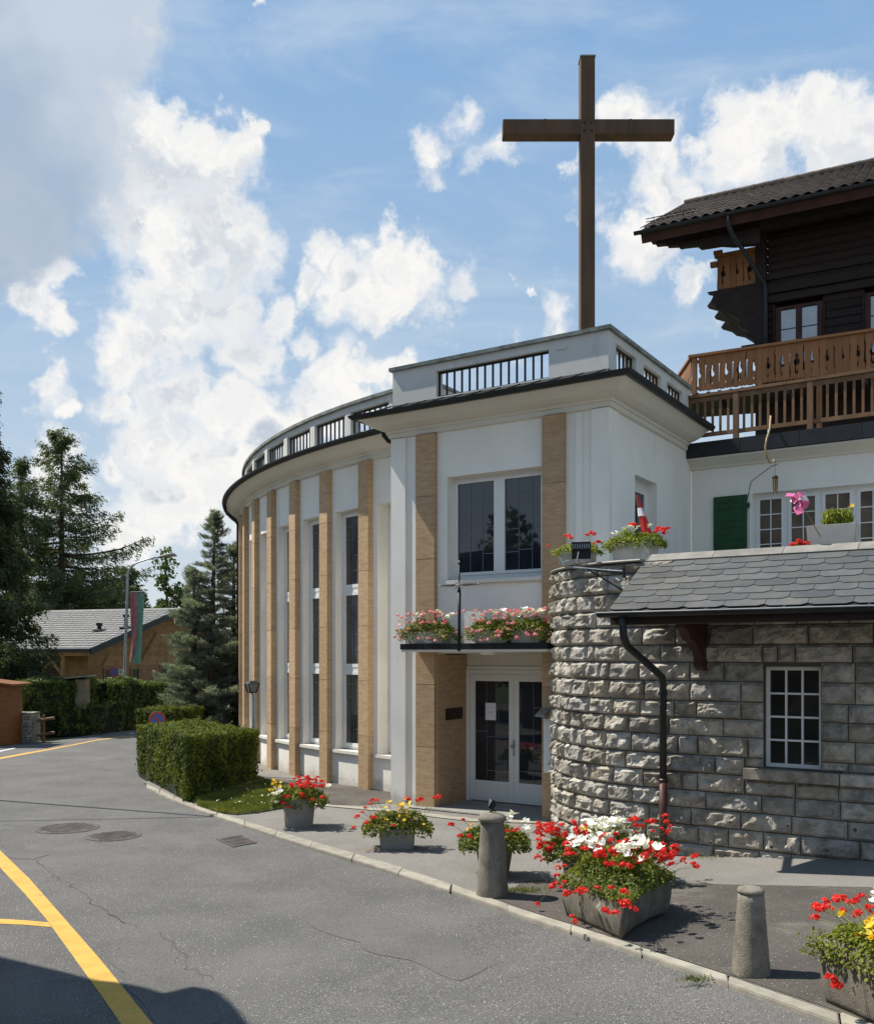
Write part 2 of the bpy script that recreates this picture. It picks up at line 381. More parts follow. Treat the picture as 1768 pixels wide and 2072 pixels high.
M_whitep = mat('white_road_paint', (.6, .6, .58), .8, .1, 4, 120, .1, .4, .003)
M_rust = mat('rusty_cast_iron', (.125, .108, .10), .8, .2, 6, 90, .15, .6, .004, metal=.2)
M_conc = mat('concrete', (.25, .222, .178), .92, .15, 7, 90, .2, .9, .008, coord='pos', stain=[(5, .48, .62, (.13, .115, .09), .7, (1, 1, .5)), (16, .6, .7, (.42, .39, .33), .5, (1, 1, 1))])
M_conc_dk = mat('weathered_concrete', (.17, .15, .12), .93, .2, 5, 80, .16, .9, .008, stain=[(3.5, .48, .66, (.10, .09, .075), .75, (1, 1, .45)), (6, .6, .7, (.45, .42, .36), .6, (1, 1, 1))])
M_conc_gr = mat('grey_concrete', (.27, .262, .24), .9, .08, 5, 100, .07, .3, .003)
M_planter_w = mat('pale_planter', (.48, .46, .42), .85, .06, 6, 80, .05, .2, .003, stain=[(4, .55, .7, (.35, .33, .28), .5, (1, 1, 1))])
M_soil = mat('soil', (.05, .035, .025), .95, .2, 20, 90, .3, 1, .02)
M_turf = mat('turf_ground', (.075, .10, .03), .95, .2, 2, 60, .3, .6, .02)
M_bark = mat('bark', (.09, .065, .05), .95, .2, 3, 30, .25, .9, .03, stretch=(4, 4, 1))
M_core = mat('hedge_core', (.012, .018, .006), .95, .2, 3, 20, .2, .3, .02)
M_copper = mat('reddish_pipe', (.10, .045, .035), .5, .15, 4, 50, .08, .05, .002, metal=.3)
M_steel = mat('galvanised_steel', (.35, .37, .38), .45, .1, 4, 40, .04, .03, .002, metal=.7)
M_plaque = mat('bronze_plaque', (.05, .03, .018), .45, .1, 9, 60, .05, .1, .002, metal=.5)
M_paper = mat('paper', (.75, .73, .76), .8, .01, 3, 30, .01, 0)
M_print = mat('red_print', (.55, .25, .28), .8, .01, 3, 30, .01, 0)
M_orange = mat('orange_stained_wood', (.22, .08, .018), .65, .15, 3, 40, .1, .2, .004, stretch=(1, 1, 5))
M_red_c = mat('red_cloth', (.62, .03, .03), .8, .1, 6, 60, .05, .1, .003)
M_white_c = mat('white_cloth', (.8, .8, .8), .8, .02, 6, 60, .02, .1, .003)
M_ban_r = mat('dark_red_banner', (.42, .17, .17), .8, .1, 6, 60, .05, .1, .003)
M_ban_g = mat('green_banner', (.17, .33, .25), .8, .1, 6, 60, .05, .1, .003)
M_sign_red = mat('sign_red', (.42, .05, .04), .5, .05, 6, 60, .02, 0)
M_sign_blue = mat('sign_blue', (.05, .13, .42), .5, .05, 6, 60, .02, 0)
M_pink = mat('pink_foil', (.80, .16, .35), .4, .05, 6, 60, .02, 0, spec=.6)
M_cane = mat('bamboo', (.30, .20, .09), .6, .15, 9, 60, .1, .1, .002)
M_hose = mat('tan_hose', (.38, .27, .14), .5, .1, 9, 60, .05, .1, .002)
M_mount = mat('hazy_mountain_rock', (.17, .21, .27), .95, .2, .01, .05, .1, 0)  # blue-grey distance haze put into the rock colour
M_glass = glassmat('dark_window_glass', (.018, .026, .038), spec=.75)
M_glass_ch = glassmat('hall_glass', (.05, .05, .05), spec=.6)
M_glass_c = glassmat('curtained_glass', (.13, .092, .055), .08, spec=.25)
M_glass_b = glassmat('upper_window_glass', (.14, .17, .20), .03, .03, 1.0)  # pale blue base colour stands in for reflected sky
M_glass_b.node_tree.nodes['Principled BSDF'].inputs['IOR'].default_value = 2.0
M_glass_s = glassmat('dusty_annexe_glass', (.045, .042, .036), .06)
M_came = mat('lead_came', (.21, .22, .23), .5, .05, 9, 60, .02, 0, metal=.4)
L_hedge = leafmat('hedge_leaf', (.025, .045, .003), (.15, .175, .014), .3, .75)
L_hedge_d = leafmat('far_hedge_leaf', (.035, .06, .012), (.15, .18, .035))
L_larch = leafmat('larch_needles', (.06, .085, .035), (.14, .16, .065), .35)
L_spruce = leafmat('spruce_needles', (.03, .045, .018), (.095, .11, .036), .3)
L_cedar = leafmat('blue_cedar_needles', (.11, .135, .115), (.28, .31, .255), .3)
L_far = leafmat('far_conifer_needles', (.045, .062, .028), (.10, .12, .05), .3)
L_broad = leafmat('broadleaf', (.05, .08, .02), (.13, .16, .045), .4)
L_gera = leafmat('geranium_leaf', (.06, .095, .008), (.24, .26, .025), .35)
L_gera2 = leafmat('lime_window_box_leaf', (.12, .17, .015), (.28, .30, .03), .4)  # paler, lime-green leaf of the terrace boxes
L_grass = leafmat('grass_blade', (.08, .105, .02), (.22, .23, .065), .4)
def petal(name, c, c2, trans=.3): return leafmat(name, c, c2, trans, .6)
F_red = petal('red_petal', (.62, .012, .012), (.85, .06, .045)); F_white = petal('white_petal', (.80, .79, .76), (.86, .85, .83), .2)
F_pink = petal('pink_petal', (.78, .22, .30), (.88, .55, .57)); F_yel = petal('yellow_petal', (.80, .42, .02), (.85, .62, .06), .25)
F_dry = petal('fallen_petal', (.35, .12, .08), (.45, .2, .15))
# ================================================================ SETTING: ground sheets
CUTS = [4.6 + .15 * i for i in range(11)] + [14.0 + .3 * i for i in range(6)]
def sheet(name, polys, off, m, label=None, parent=None, kind='structure', cuts=True):
    bm = bmesh.new()
    for poly in polys:
        bm.faces.new([bm.verts.new((p[0], p[1], 0)) for p in poly])
    bmesh.ops.recalc_face_normals(bm, faces=bm.faces)
    for f in bm.faces:
        if f.normal.z < 0: f.normal_flip()
    bmesh.ops.triangulate(bm, faces=bm.faces[:])
    if cuts:
        for c in CUTS:
            bmesh.ops.bisect_plane(bm, geom=bm.verts[:] + bm.edges[:] + bm.faces[:], dist=1e-6, plane_co=tuple(B(c, 0)), plane_no=tuple(E1))
    for v in bm.verts: v.co.z = gz(v.co.x, v.co.y) + off
    me = bpy.data.meshes.new(name); bm.to_mesh(me); bm.free(); me.materials.append(m)
    return tag(link(bpy.data.objects.new(name, me), parent, (0, 0, 0) if parent is None else WL[parent.name]), label, kind=kind)
def gp(*pts): return [G(x, y) for x, y in pts]

sheet('grass_terrain', [[(-900, -60), (900, -60), (900, 1500), (-900, 1500)]], -.03, M_turf, 'green ground reaching to the horizon beyond the road')
kin = [(250,1571),(297,1590),(357,1618),(438,1648),(533,1678),(649,1713),(820,1763),(1002,1828),(1154,1878),(1262,1913),(1392,1957),(1522,1999),(1768,2085),(1990,2170)]
kout = [(250,1577),(297,1597),(357,1627),(438,1657),(533,1689),(649,1727),(820,1779),(1002,1840),(1154,1892),(1262,1928),(1392,1973),(1522,2016),(1768,2105),(1990,2195)]
KI, KO = gp(*kin), gp(*kout)
# the road: sweeps from behind the camera past the hedge and away to the left
road = [(p.x, p.y) for p in KO[1:]] + [(9, 1), (14, -30), (-30, -30), (-30, 26)] + [(p.x, p.y) for p in gp((0, 1508), (110, 1500), (190, 1487), (262, 1476))] + [(-13, 52), (-9.4, 52), (-9.6, 33), (-8.2, 26.6), (-5.7, 21.5)]
sheet('road', [road], 0, M_asph, 'grey asphalt road sweeping past the chapel')
pave = [(p.x, p.y) for p in KI[1:]] + [(9.5, 1), (20, 0), (22, 26), (-3, 27), (-6.2, 27), (-5.6, 20), (-6.0, 19.3)]
sheet('pavement', [pave], .028, M_pave, 'lighter asphalt pavement between the kerb and the buildings')
# kerb of separate stones
kerb = tag(link(bpy.data.objects.new('kerb', None), None, KI[3]), 'flush line of pale kerb stones edging the road', kind='structure')
def along(pts, step):
    out = []; acc = 0; seg = [(pts[i + 1] - pts[i]).length for i in range(len(pts) - 1)]; tot = sum(seg); n = int(tot / step)
    for k in range(n + 1):
        t = tot * k / n; i = 0
        while i < len(seg) - 1 and t > seg[i]: t -= seg[i]; i += 1
        out.append(pts[i].lerp(pts[i + 1], t / seg[i]))
    return out
def kerbline(Ki, Ko, step):
    a, b = along(Ki, step), along(Ko, step); n = min(len(a), len(b))
    for i in range(n - 1):
        m = MB(); d = (a[i + 1] - a[i]).normalized() * .0025
        c = [b[i] + d, b[i + 1] - d, a[i + 1] - d, a[i] + d]; h = .036 + random.uniform(-.003, .004)
        c = [v + Vector((random.uniform(-.012, .012), random.uniform(-.012, .012), 0)) for v in c]
        m.hexa([Vector((v.x, v.y, gz(v.x, v.y) - .1)) for v in c] + [Vector((v.x, v.y, gz(v.x, v.y) + h)) for v in c])
        m.build('kerb_stone', M_kerb, kerb, bevel=.008)
kerbline(KI[1:], KO[1:], 1.0)
# darker patches on the pavement, light strips
sheet('dark_pavement_strip', [gp((500,1600),(540,1578),(800,1602),(800,1628),(735,1634),(640,1632),(560,1614))], .034, M_patch, 'brownish old asphalt along the foot of the chapel wall')
sheet('dark_pavement_patch', [gp((1003,1826),(1060,1790),(1180,1782),(1340,1792),(1480,1797),(1768,1803),(2100,1812),(2100,2200),(1768,2083),(1522,1998),(1392,1956),(1262,1912),(1154,1877))], .034, M_patch, 'dark asphalt patch between the kerb and the stone wall')
sheet('pavement_joint', [gp((632,1631),(790,1643),(960,1662),(1130,1668),(1130,1673),(955,1668),(785,1648),(630,1634))], .040, M_kerb, 'pale stone line set in the pavement before the door')
sheet('doorstep_sheet', [[B(.3, -.28), B(3.3, -.28), B(3.3, .97), B(.3, .97)]], .045, M_conc_gr, 'smooth grey threshold in front of the glazed door')
for q in ([(600,1860),(660,1832),(800,1850),(905,1905),(990,1960),(940,1990),(860,1960),(740,1920)], [(235,1905),(310,1888),(350,1905),(345,1930),(385,1955),(430,2010),(440,2060),(320,2075),(260,1990),(225,1935)],
          [(0,1700),(45,1710),(95,1728),(70,1742),(20,1735),(0,1722)]):
    P = gp(*q); c = sum(P, Vector()) / len(P); ring = []
    for i in range(len(P)):
        for k in range(6):
            v = P[i].lerp(P[(i + 1) % len(P)], k / 6); n_ = mnoise.noise(v * 2.3); ring.append(v + (v - c).normalized() * n_ * .22)
    sheet('asphalt_repair', [ring], .004, M_patch2, 'smoother lighter repair in the road asphalt')
# cracks: thin dark tar lines
M_tar = mat('tar_crack', (.07, .068, .066), .8, .1, 5, 90, .1, .3, .003)
def crack(pts, w=.018, name='road_crack'):
    P = gp(*pts); fine = []
    for i in range(len(P) - 1):
        for k in range(10):
            v = P[i].lerp(P[i + 1], k / 10); fine.append(v + Vector((mnoise.noise(v * 7) * .09, mnoise.noise(v * 7 + Vector((5, 5, 5))) * .09, 0)))
    polys = []
    for i in range(len(fine) - 1):
        d = (fine[i + 1] - fine[i]).normalized(); s_ = Vector((-d.y, d.x, 0)) * w * (.3 + abs(mnoise.noise(fine[i] * 5)) * 1.6) / 2
        polys.append([fine[i] - s_, fine[i + 1] - s_, fine[i + 1] + s_, fine[i] + s_])
    sheet(name, polys, .008, M_tar, 'narrow crack in the asphalt', cuts=False)
crack([(75,1740),(110,1775),(165,1805),(215,1850),(290,1880)], .009); crack([(310,1890),(350,1905),(380,1960),(440,1990)], .005)
crack([(110,1552),(190,1557),(250,1563)], .02); crack([(0,1668),(60,1676)], .012)
# yellow and white lines
def line(pl, pr, m, name, label):
    L, Rr = gp(*pl), gp(*pr); sheet(name, [[L[i], L[i + 1], Rr[i + 1], Rr[i]] for i in range(len(L) - 1)], .004, m, label)
line([(-80,1640),(0,1757),(50,1810),(93,1861),(150,1940),(200,2010),(243,2071),(300,2170)], [(-60,1640),(0,1722),(60,1780),(130,1860),(200,1940),(257,2010),(306,2071),(385,2170)], M_yellow, 'yellow_line', 'broad yellow line running towards the camera')
line([(-60,1862),(0,1861),(50,1864),(97,1868)], [(-60,1872),(0,1871),(50,1873),(104,1878)], M_yellow, 'yellow_branch_line', 'short yellow line branching to the left')
line([(-80,1549),(0,1534),(60,1523),(107,1515),(160,1505),(200,1497),(240,1492.5),(270,1490.5)], [(-80,1552.5),(0,1537.5),(60,1526),(107,1517.2),(160,1506.8),(200,1498.6),(240,1493.8),(270,1491.6)], M_yellow, 'far_yellow_line', 'thin yellow line along the far side of the road')
line([(-60,1529),(0,1520),(30,1514)], [(-60,1531.5),(0,1522.5),(31,1515.6)], M_whitep, 'white_line', 'short white line near the timber kiosk')

# manholes and gully: things lying flush in the road
def cover(cx, cy, rx, label):
    c = G(cx, cy, .004); r = rx / 1916 * c.y
    t = thing('manhole_cover', label, 'manhole cover', c, 'round manhole covers in the road')
    m = MB(); m.lathe([(r, 0), (r, .006), (r * .985, .008)], c, 40); m.build('cover_plate', M_rust, t)
    m = MB(); m.lathe([(r * 1.09, -.003), (r * 1.09, .003), (r * 1.08, .004)], c, 40); m.build('cover_frame', M_rust, t)
    m = MB()
    for i in range(-9, 10):
        for j in range(-9, 10):
            x, y = i * r / 9.5, j * r / 9.5
            if x * x + y * y < (r * .9) ** 2 and (i + j) % 2 == 0: m.bx(c.x + x - .022, c.x + x + .022, c.y + y - .012, c.y + y + .012, c.z + .007, c.z + .013, fr=lambda a, b, z: Vector((a, b, z)))
    m.build('cover_studs', M_rust, t, kind='stuff')
cover(137, 1676.5, 57, 'rusty round manhole cover, the further left of the two in the road')
cover(230, 1692.5, 50, 'rusty round manhole cover, the nearer right of the two in the road')
gc = gp((437,1700),(470,1716),(520,1707),(487,1692))
t = thing('drain_grate', 'rusty square drain grate in the road beside the kerb', 'drain grate', sum(gc, Vector()) / 4)
def gq(u, v, z): p = gc[0].lerp(gc[3], u).lerp(gc[1].lerp(gc[2], u), v); return Vector((p.x, p.y, p.z + z))
m = MB()
for (u0, u1, v0, v1) in ((0, 1, 0, .08), (0, 1, .92, 1), (0, .08, .08, .92), (.92, 1, .08, .92)): m.bx(u0, u1, v0, v1, .001, .012, fr=gq)
m.build('grate_frame', M_rust, t)
m = MB(); m.bx(.08, .92, .08, .92, .001, .004, fr=gq); m.build('grate_pit', M_iron, t)
for i in range(7): m = MB(); u = .12 + i * .115; m.bx(u, u + .05, .08, .92, .005, .011, fr=gq); m.build('grate_bar', M_rust, t)
for v in (.35, .62): m = MB(); m.bx(.08, .92, v, v + .05, .0045, .0095, fr=gq); m.build('grate_bar', M_rust, t)

# ================================================================ STONE BUILDING with round tower corner
TA, TB, TR = 5.2, .55, 2.13; TOPZ = 3.84
def wallpt(s, z, out=0.0):
    if s >= 0: return B(TA + s, TB - TR - out, z)
    ph = -s / TR; return B(TA - math.sin(ph) * (TR + out), TB - math.cos(ph) * (TR + out), z)
sb = thing('stone_building', 'rusticated stone annexe with a round tower corner and slate lean-to roof', 'building', B(6, 0, 0))
m = MB(); N_ = 40; s_lo = -math.pi / 2 * TR * 1.12
path = [wallpt(s_lo + (0 - s_lo) * i / N_, 0, -.005) for i in range(N_ + 1)]
WIN = [(6.67, 7.33, 1.24, 2.47), (7.97, 8.63, 1.24, 2.47)]
core = path + [B(TA + .01, TB - TR + .005)]
back = [B(TA + .01, 3.9), B(TA - TR * .5, 3.9) if False else B(TA - .3, 1.2)]
m.prism([Vector((p.x, p.y, -.1)) for p in core + [B(TA + .01, 1.3), B(4.02, 1.3), B(4.02, .02), B(3.4, .02)]], (0, 0, TOPZ - .02 + .1))
m.build('tower_core', M_mortar, sb)
m = MB(); xs = [TA + .01, WIN[0][0], WIN[0][1], WIN[1][0], WIN[1][1], 10.5]
bw = TB - TR + .005
m.bx(xs[0], xs[1], bw, bw + .35, -.1, 3.66); m.bx(xs[2], xs[3], bw, bw + .35, -.1, 3.66); m.bx(xs[4], xs[5], bw, bw + .35, -.1, 3.66)
for w in WIN: m.bx(w[0], w[1], bw, bw + .35, -.1, w[2]); m.bx(w[0], w[1], bw, bw + .35, w[3], 3.66)
m.bx(10.2, 10.5, bw + .35, 3.9, -.1, 3.66); m.bx(TA + .02, 10.2, -1.35, -1.24, 3.5, 3.86)
m.build('backing_wall', M_mortar, sb)
m = MB(); m.bx(TA + .02, 10.2, -1.23, 3.95, 3.5, 3.64); m.build('terrace_slab', M_conc_gr, sb)

def rock(s0, s1, z0, z1, rough_amt, base):
    nx = max(5, int((s1 - s0) / .038)); nz = 6; seed = Vector((random.uniform(0, 50), random.uniform(0, 50), 0))
    V = []; j = .007; s0 += j; s1 -= j; z0 += j; z1 -= j
    skew = random.uniform(-.25, .25); tlt = random.uniform(-.5, .5)
    for k in range(nz + 1):
        for i in range(nx + 1):
            u, v = i / nx, k / nz; s = s0 + (s1 - s0) * u; z = z0 + (z1 - z0) * v
            ed = min(min(u, 1 - u) * (s1 - s0), min(v, 1 - v) * (z1 - z0))
            e = min(1, ed / .035) ** .6
            p = Vector((s * 6.5 + seed.x, z * 8 + seed.y, seed.x)); n = mnoise.fractal(p, .8, 2.2, 4)
            n2 = abs(mnoise.noise(p * .55 + Vector((3, 1, 7))))
            o = base * e + e * rough_amt * (.42 + .75 * n + .5 * n2 + tlt * (v - .5) + skew * (u - .5))
            o = max(o, .004) if ed > 0 else .0
            js = mnoise.noise(Vector((z * 9, seed.x, i))) * .006 * (1 if ed <= 0 else 0)
            V.append(wallpt(s + js, z, o))
    nF = len(V)
    for k in range(nz + 1):
        for i in range(nx + 1):
            if i in (0, nx) or k in (0, nz): pass
    F = [(k * (nx + 1) + i, k * (nx + 1) + i + 1, (k + 1) * (nx + 1) + i + 1, (k + 1) * (nx + 1) + i) for k in range(nz) for i in range(nx)]
    ring = [i for i in range(nx + 1)] + [k * (nx + 1) + nx for k in range(1, nz + 1)] + [nz * (nx + 1) + i for i in range(nx - 1, -1, -1)] + [k * (nx + 1) for k in range(nz - 1, 0, -1)]
    b0 = len(V)
    for r in ring:
        k, i = divmod(r, nx + 1); V.append(wallpt(s0 + (s1 - s0) * i / nx, z0 + (z1 - z0) * k / nz, -.03))
    for q in range(len(ring)):
        a, b = ring[q], ring[(q + 1) % len(ring)]; F.append((b, a, b0 + q, b0 + (q + 1) % len(ring)))
    m = MB(); m.v = V; m.f = F; return m
courses = []; z = -.02
while z < TOPZ - .1:
    h = .235 + random.uniform(-.018, .018)
    if z + h > TOPZ - .15: h = TOPZ - z - .005
    courses.append((z, z + h)); z += h
nst = 0
for ci, (z0, z1) in enumerate(courses):
    s = s_lo + random.uniform(0, .15)
    send = 3.6
    while s < send - .05:
        L = random.uniform(.26, .46) if s < -.6 else random.uniform(.36, .72)
        if random.random() < .1: L *= .5
        if s < -2.6: L *= .9
        s1 = s + L
        for w in WIN + [(9.2, 9.9, 0, 0)]:
            a0, a1 = w[0] - TA, w[1] - TA
            if z1 > w[2] + .02 and z0 < w[3] - .02:
                if s < a0 and s1 > a0 - .15: s1 = a0
                if a0 - .01 <= s < a1: s = a1; s1 = s + max(.3, L * .7)
        if s1 > send - .15: s1 = send
        zz0, zz1 = z0, z1
        if s1 > .05: zz1 = min(zz1, 3.70 if s > -.05 else zz1)
        for w in WIN:                                   # cut to the sill and lintel lines
            a0, a1 = w[0] - TA, w[1] - TA
            if s1 > a0 + .01 and s < a1 - .01:
                if z0 < w[2] < z1: zz1 = w[2] - .14
                if z0 < w[3] < z1: zz0 = w[3]
        sillc = (z0 < 1.1 < z1 or z0 < 1.22 < z1)
        if sillc and s < 1.24 < s1: s1 = 1.24
        if s >= 1.235 and sillc:
            if z0 < 1.08: zz1 = min(zz1, 1.08)
            else: zz0 = 1.23
        if zz1 - zz0 > .05 and s1 - s > .05:
            flat = 1.0 if s < 1.1 else .7
            rk = rock(s, s1, zz0, zz1, random.uniform(.04, .082) * flat, .02)
            rk.build('stone', M_stone, sb); nst += 1
        s = s1
# long sill band, terrace coping
m = MB(); 
for (a0, a1) in ((6.45, 7.55), (7.56, 9.3)): m = MB(); m.bx(a0, a1, TB - TR - .125, TB - TR + .05, 1.09, 1.225); m.build('window_sill', M_stone, sb, bevel=.008)
m = MB(); pr = [(-.2, TOPZ - .005), (.075, TOPZ - .005), (.085, TOPZ + .012), (.07, TOPZ + .028), (-.2, TOPZ + .035)]
pts = [s_lo + (-.08 - s_lo) * i / 40 for i in range(41)]
nr = [(wallpt(s, 0, 1) - wallpt(s, 0, 0)) for s in pts]
m.sweep(pr, [wallpt(s, 0) for s in pts], nr); m.build('tower_coping', M_lead, sb)
m = MB(); m.prism([Vector((p.x, p.y, TOPZ + .001)) for p in [wallpt(s, 0, -.15) for s in pts] + [B(TA - .1, 1.25), B(4.03, 1.25), B(4.03, .03), B(3.3, .03)]], (0, 0, .02)); m.build('terrace_paving', M_conc_gr, sb)
for w in WIN:
    a0, a1, z0, z1 = w; bb = TB - TR + .12
    m = MB(); f = .045
    m.bx(a0, a0 + f, bb, bb + .06, z0, z1); m.bx(a1 - f, a1, bb, bb + .06, z0, z1); m.bx(a0 + f, a1 - f, bb, bb + .06, z0, z0 + f); m.bx(a0 + f, a1 - f, bb, bb + .06, z1 - f, z1)
    wf = m.build('window', M_white, sb)
    for i in (1, 2): x = a0 + f + (a1 - a0 - 2 * f) * i / 3; m = MB(); m.bx(x - .012, x + .012, bb + .005, bb + .04, z0 + f, z1 - f); m.build('glazing_bar', M_white, wf)
    for i in (1, 2, 3): zz = z0 + f + (z1 - z0 - 2 * f) * i / 4; m = MB(); m.bx(a0 + f, a1 - f, bb + .002, bb + .037, zz - .012, zz + .012); m.build('glazing_bar', M_white, wf)
    m = MB(); m.bx(a0 + .01, a1 - .01, bb + .04, bb + .05, z0 + .01, z1 - .01); m.build('pane', M_glass_s, wf)
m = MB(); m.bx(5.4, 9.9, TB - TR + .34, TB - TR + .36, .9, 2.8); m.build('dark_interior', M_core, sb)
# weep holes
for (x, y) in [(1483,1665),(1598,1672),(1732,1680),(1443,1706),(1565,1714),(1675,1722)]:
    r = (x - 884) / 1916; a = (1.624 + 15.17 * r) / (.8415 + .5403 * r); p = B(a, TB - TR - .085); zz = CAM_H + (1328 - y) / 1916 * p.y
    m = MB(); c = Vector((p.x, p.y, zz)); n_ = -E2
    ring = [(.024, 0), (.024, .03), (.016, .03), (.016, .004)]
    for k, (rr, d) in enumerate(ring):
        for q in range(12): an = q * math.pi / 6; m.v.append(c + E1 * rr * math.cos(an) + Vector((0, 0, rr * math.sin(an))) + n_ * d)
    for k in range(3):
        for q in range(12): m.f.append((k * 12 + q, k * 12 + (q + 1) % 12, (k + 1) * 12 + (q + 1) % 12, (k + 1) * 12 + q))
    m.f.append(tuple(36 + q for q in range(12))); m.build('weep_pipe', M_conc, sb)
# ---- slate lean-to roof
RA0, RA1 = 5.13, 9.6; EB, EZ, RB, RZ = -2.75, 3.13, -1.41, 3.885
sl = Vector((0, RB - EB, RZ - EZ)); SL = math.hypot(RB - EB, RZ - EZ); up_ = (E2 * (RB - EB) + Vector((0, 0, RZ - EZ))).normalized(); nn = E1.cross(up_).normalized()
if nn.z < 0: nn = -nn
def rp(a, t, h=0): return B(a, EB, EZ) + up_ * t + nn * h
m = MB(); m.hexa([rp(RA0, 0, -.10), rp(RA1, 0, -.10), rp(RA1, SL, -.10), rp(RA0, SL, -.10), rp(RA0, 0, 0), rp(RA1, 0, 0), rp(RA1, SL, 0), rp(RA0, SL, 0)])
m.build('roof_deck', M_wood_dk, sb)
TW, EX = .455, .172; TL = EX + .05
def slate_mesh():
    c = .065; w = TW / 2 - .003
    o = [(-w, TL), (-w, c * .62), (-w + c, 0), (w - c, 0), (w, c * .62), (w, TL)]
    V = [(x, y, .010 + .010 * (1 - y / TL)) for x, y in o] + [(x, y, .002 + .010 * (1 - y / TL)) for x, y in o]
    n = 6; F = [tuple(range(n)), tuple(range(2 * n - 1, n - 1, -1))] + [(i, i + n, (i + 1) % n + n, (i + 1) % n) for i in range(n)]
    me = bpy.data.meshes.new('slate_tile'); me.from_pydata(V, [], F); me.update(); me.materials.append(M_slate); return me
SM = slate_mesh(); rot = Matrix((E1, up_, nn)).transposed().to_quaternion()
row = 0; t_ = .02
while t_ < SL - .1:
    a = RA0 + (TW / 2 if row % 2 == 0 else 0)
    while a < RA1 + .1:
        jj = random.uniform(-.004, .004)
        if a - TW / 2 > RA0 - .05:
            inst('slate_tile', SM, sb, rp(a, t_ + jj, .002 + row * .0004), rot)
        else:                                          # half slate at the verge
            mm = MB(); lo, hi = RA0, a + TW / 2 - .003
            q = [(lo, t_), (hi - .07, t_), (hi, t_ + .05), (hi, t_ + TL), (lo, t_ + TL)]
            mm.prism([rp(x, y, .012 + .01 * (1 - (y - t_) / TL)) for x, y in q], -nn * .008); mm.build('slate_tile', M_slate, sb)
        a += TW
    t_ += EX; row += 1
for i in range(6):                                       # ridge capping boards
    a0 = RA0 + .05 + i * .85; m = MB(); m.hexa([rp(a0, SL - .14, .022), rp(a0 + .843, SL - .14, .022), rp(a0 + .843, SL + .05, .028), rp(a0, SL + .05, .028), rp(a0, SL - .14, .034), rp(a0 + .843, SL - .14, .034), rp(a0 + .843, SL + .05, .04), rp(a0, SL + .05, .04)]); m.build('ridge_capping', M_lead, sb)
# gutter
def gutter_prof(r=.062, zc=0):
    out_ = [(-r * math.cos(a), zc + -r * math.sin(a)) for a in [math.pi * i / 8 for i in range(9)]]
    inn = [(-(r - .006) * math.cos(a), zc + -(r - .006) * math.sin(a)) for a in [math.pi * i / 8 for i in range(8, -1, -1)]]
    return out_ + inn
m = MB(); gp_ = gutter_prof(.06); gl = [B(RA0 - .1, EB - .06, 0), B(RA1, EB - .06, 0)]; m.sweep([(-x, EZ - .012 + z) for x, z in gp_], gl, [-E2, -E2]); m.build('gutter', M_gutter, sb)
m = MB(); m.tube([B(RA0 - .1, EB - .125, EZ - .012), B(RA1, EB - .125, EZ - .012)], .009, 8); m.build('gutter_lip', M_steel, sb)
for i in range(6): m = MB(); a = RA0 + .35 + i * .85; m.tube([B(a, EB - .13, EZ - .002), B(a, EB + .02, EZ + .012)], .008, 6); m.build('gutter_clip', M_steel, sb)
m = MB(); m.bx(RA0 + .02, RA1, EB + .02, EB + .045, EZ - .16, EZ - .02); m.build('fascia', M_wood_dk, sb)
m = MB(); m.hexa([rp(RA0, .05, -.2), rp(RA0 + .03, .05, -.2), rp(RA0 + .03, SL - .1, -.2), rp(RA0, SL - .1, -.2), rp(RA0, .05, -.101), rp(RA0 + .03, .05, -.101), rp(RA0 + .03, SL - .1, -.101), rp(RA0, SL - .1, -.101)]); m.build('verge_board', M_wood_red, sb)
# bracket beams
for ab in (5.93, 8.75):
    m = MB(); m.bx(ab - .07, ab + .07, EB + .1, TB - TR + .02, 2.991, 3.07); m.build('eave_bracket', M_wood_red, sb)
    m = MB(); pr_ = [(-.08, 2.99), (-.95, 2.99), (-.93, 2.93), (-.80, 2.90), (-.70, 2.80), (-.52, 2.77), (-.40, 2.68), (-.30, 2.66), (-.24, 2.55), (-.24, 2.47), (-.12, 2.42), (0, 2.42), (0, 2.99)]
    m.prism([B(ab - .055, TB - TR + y + .02, z) for y, z in pr_], E1 * .11); m.build('carved_console', M_wood_red, sb)
m = MB(); m.bx(RA0 + .2, RA1, EB + .22, EB + .34, 3.07, 3.15); m.build('eave_beam', M_wood_red, sb)
# downpipe: dark above, reddish below
pa = 5.45; pb = TB - TR - .13
m = MB(); m.tube([B(5.34, EB - .06, EZ - .06), B(5.34, EB - .06, EZ - .2), B(5.345, EB - .04, 2.83), B(5.36, EB + .03, 2.72), B(5.42, pb - .16, 2.40), B(pa - .005, pb - .03, 2.33), B(pa, pb, 2.22), B(pa, pb, 1.02)], .046, 14); m.build('downpipe', M_gutter, sb, smooth=True)
m = MB(); m.tube([B(pa, pb, 1.03), B(pa, pb, .02)], .05, 14); m.build('downpipe_foot', M_copper, sb, smooth=True)
for z in (.98, 2.1): m = MB(); m.tube([B(pa, pb, z), B(pa, pb, z + .035)], .057, 14); m.build('pipe_clip', M_iron, sb)

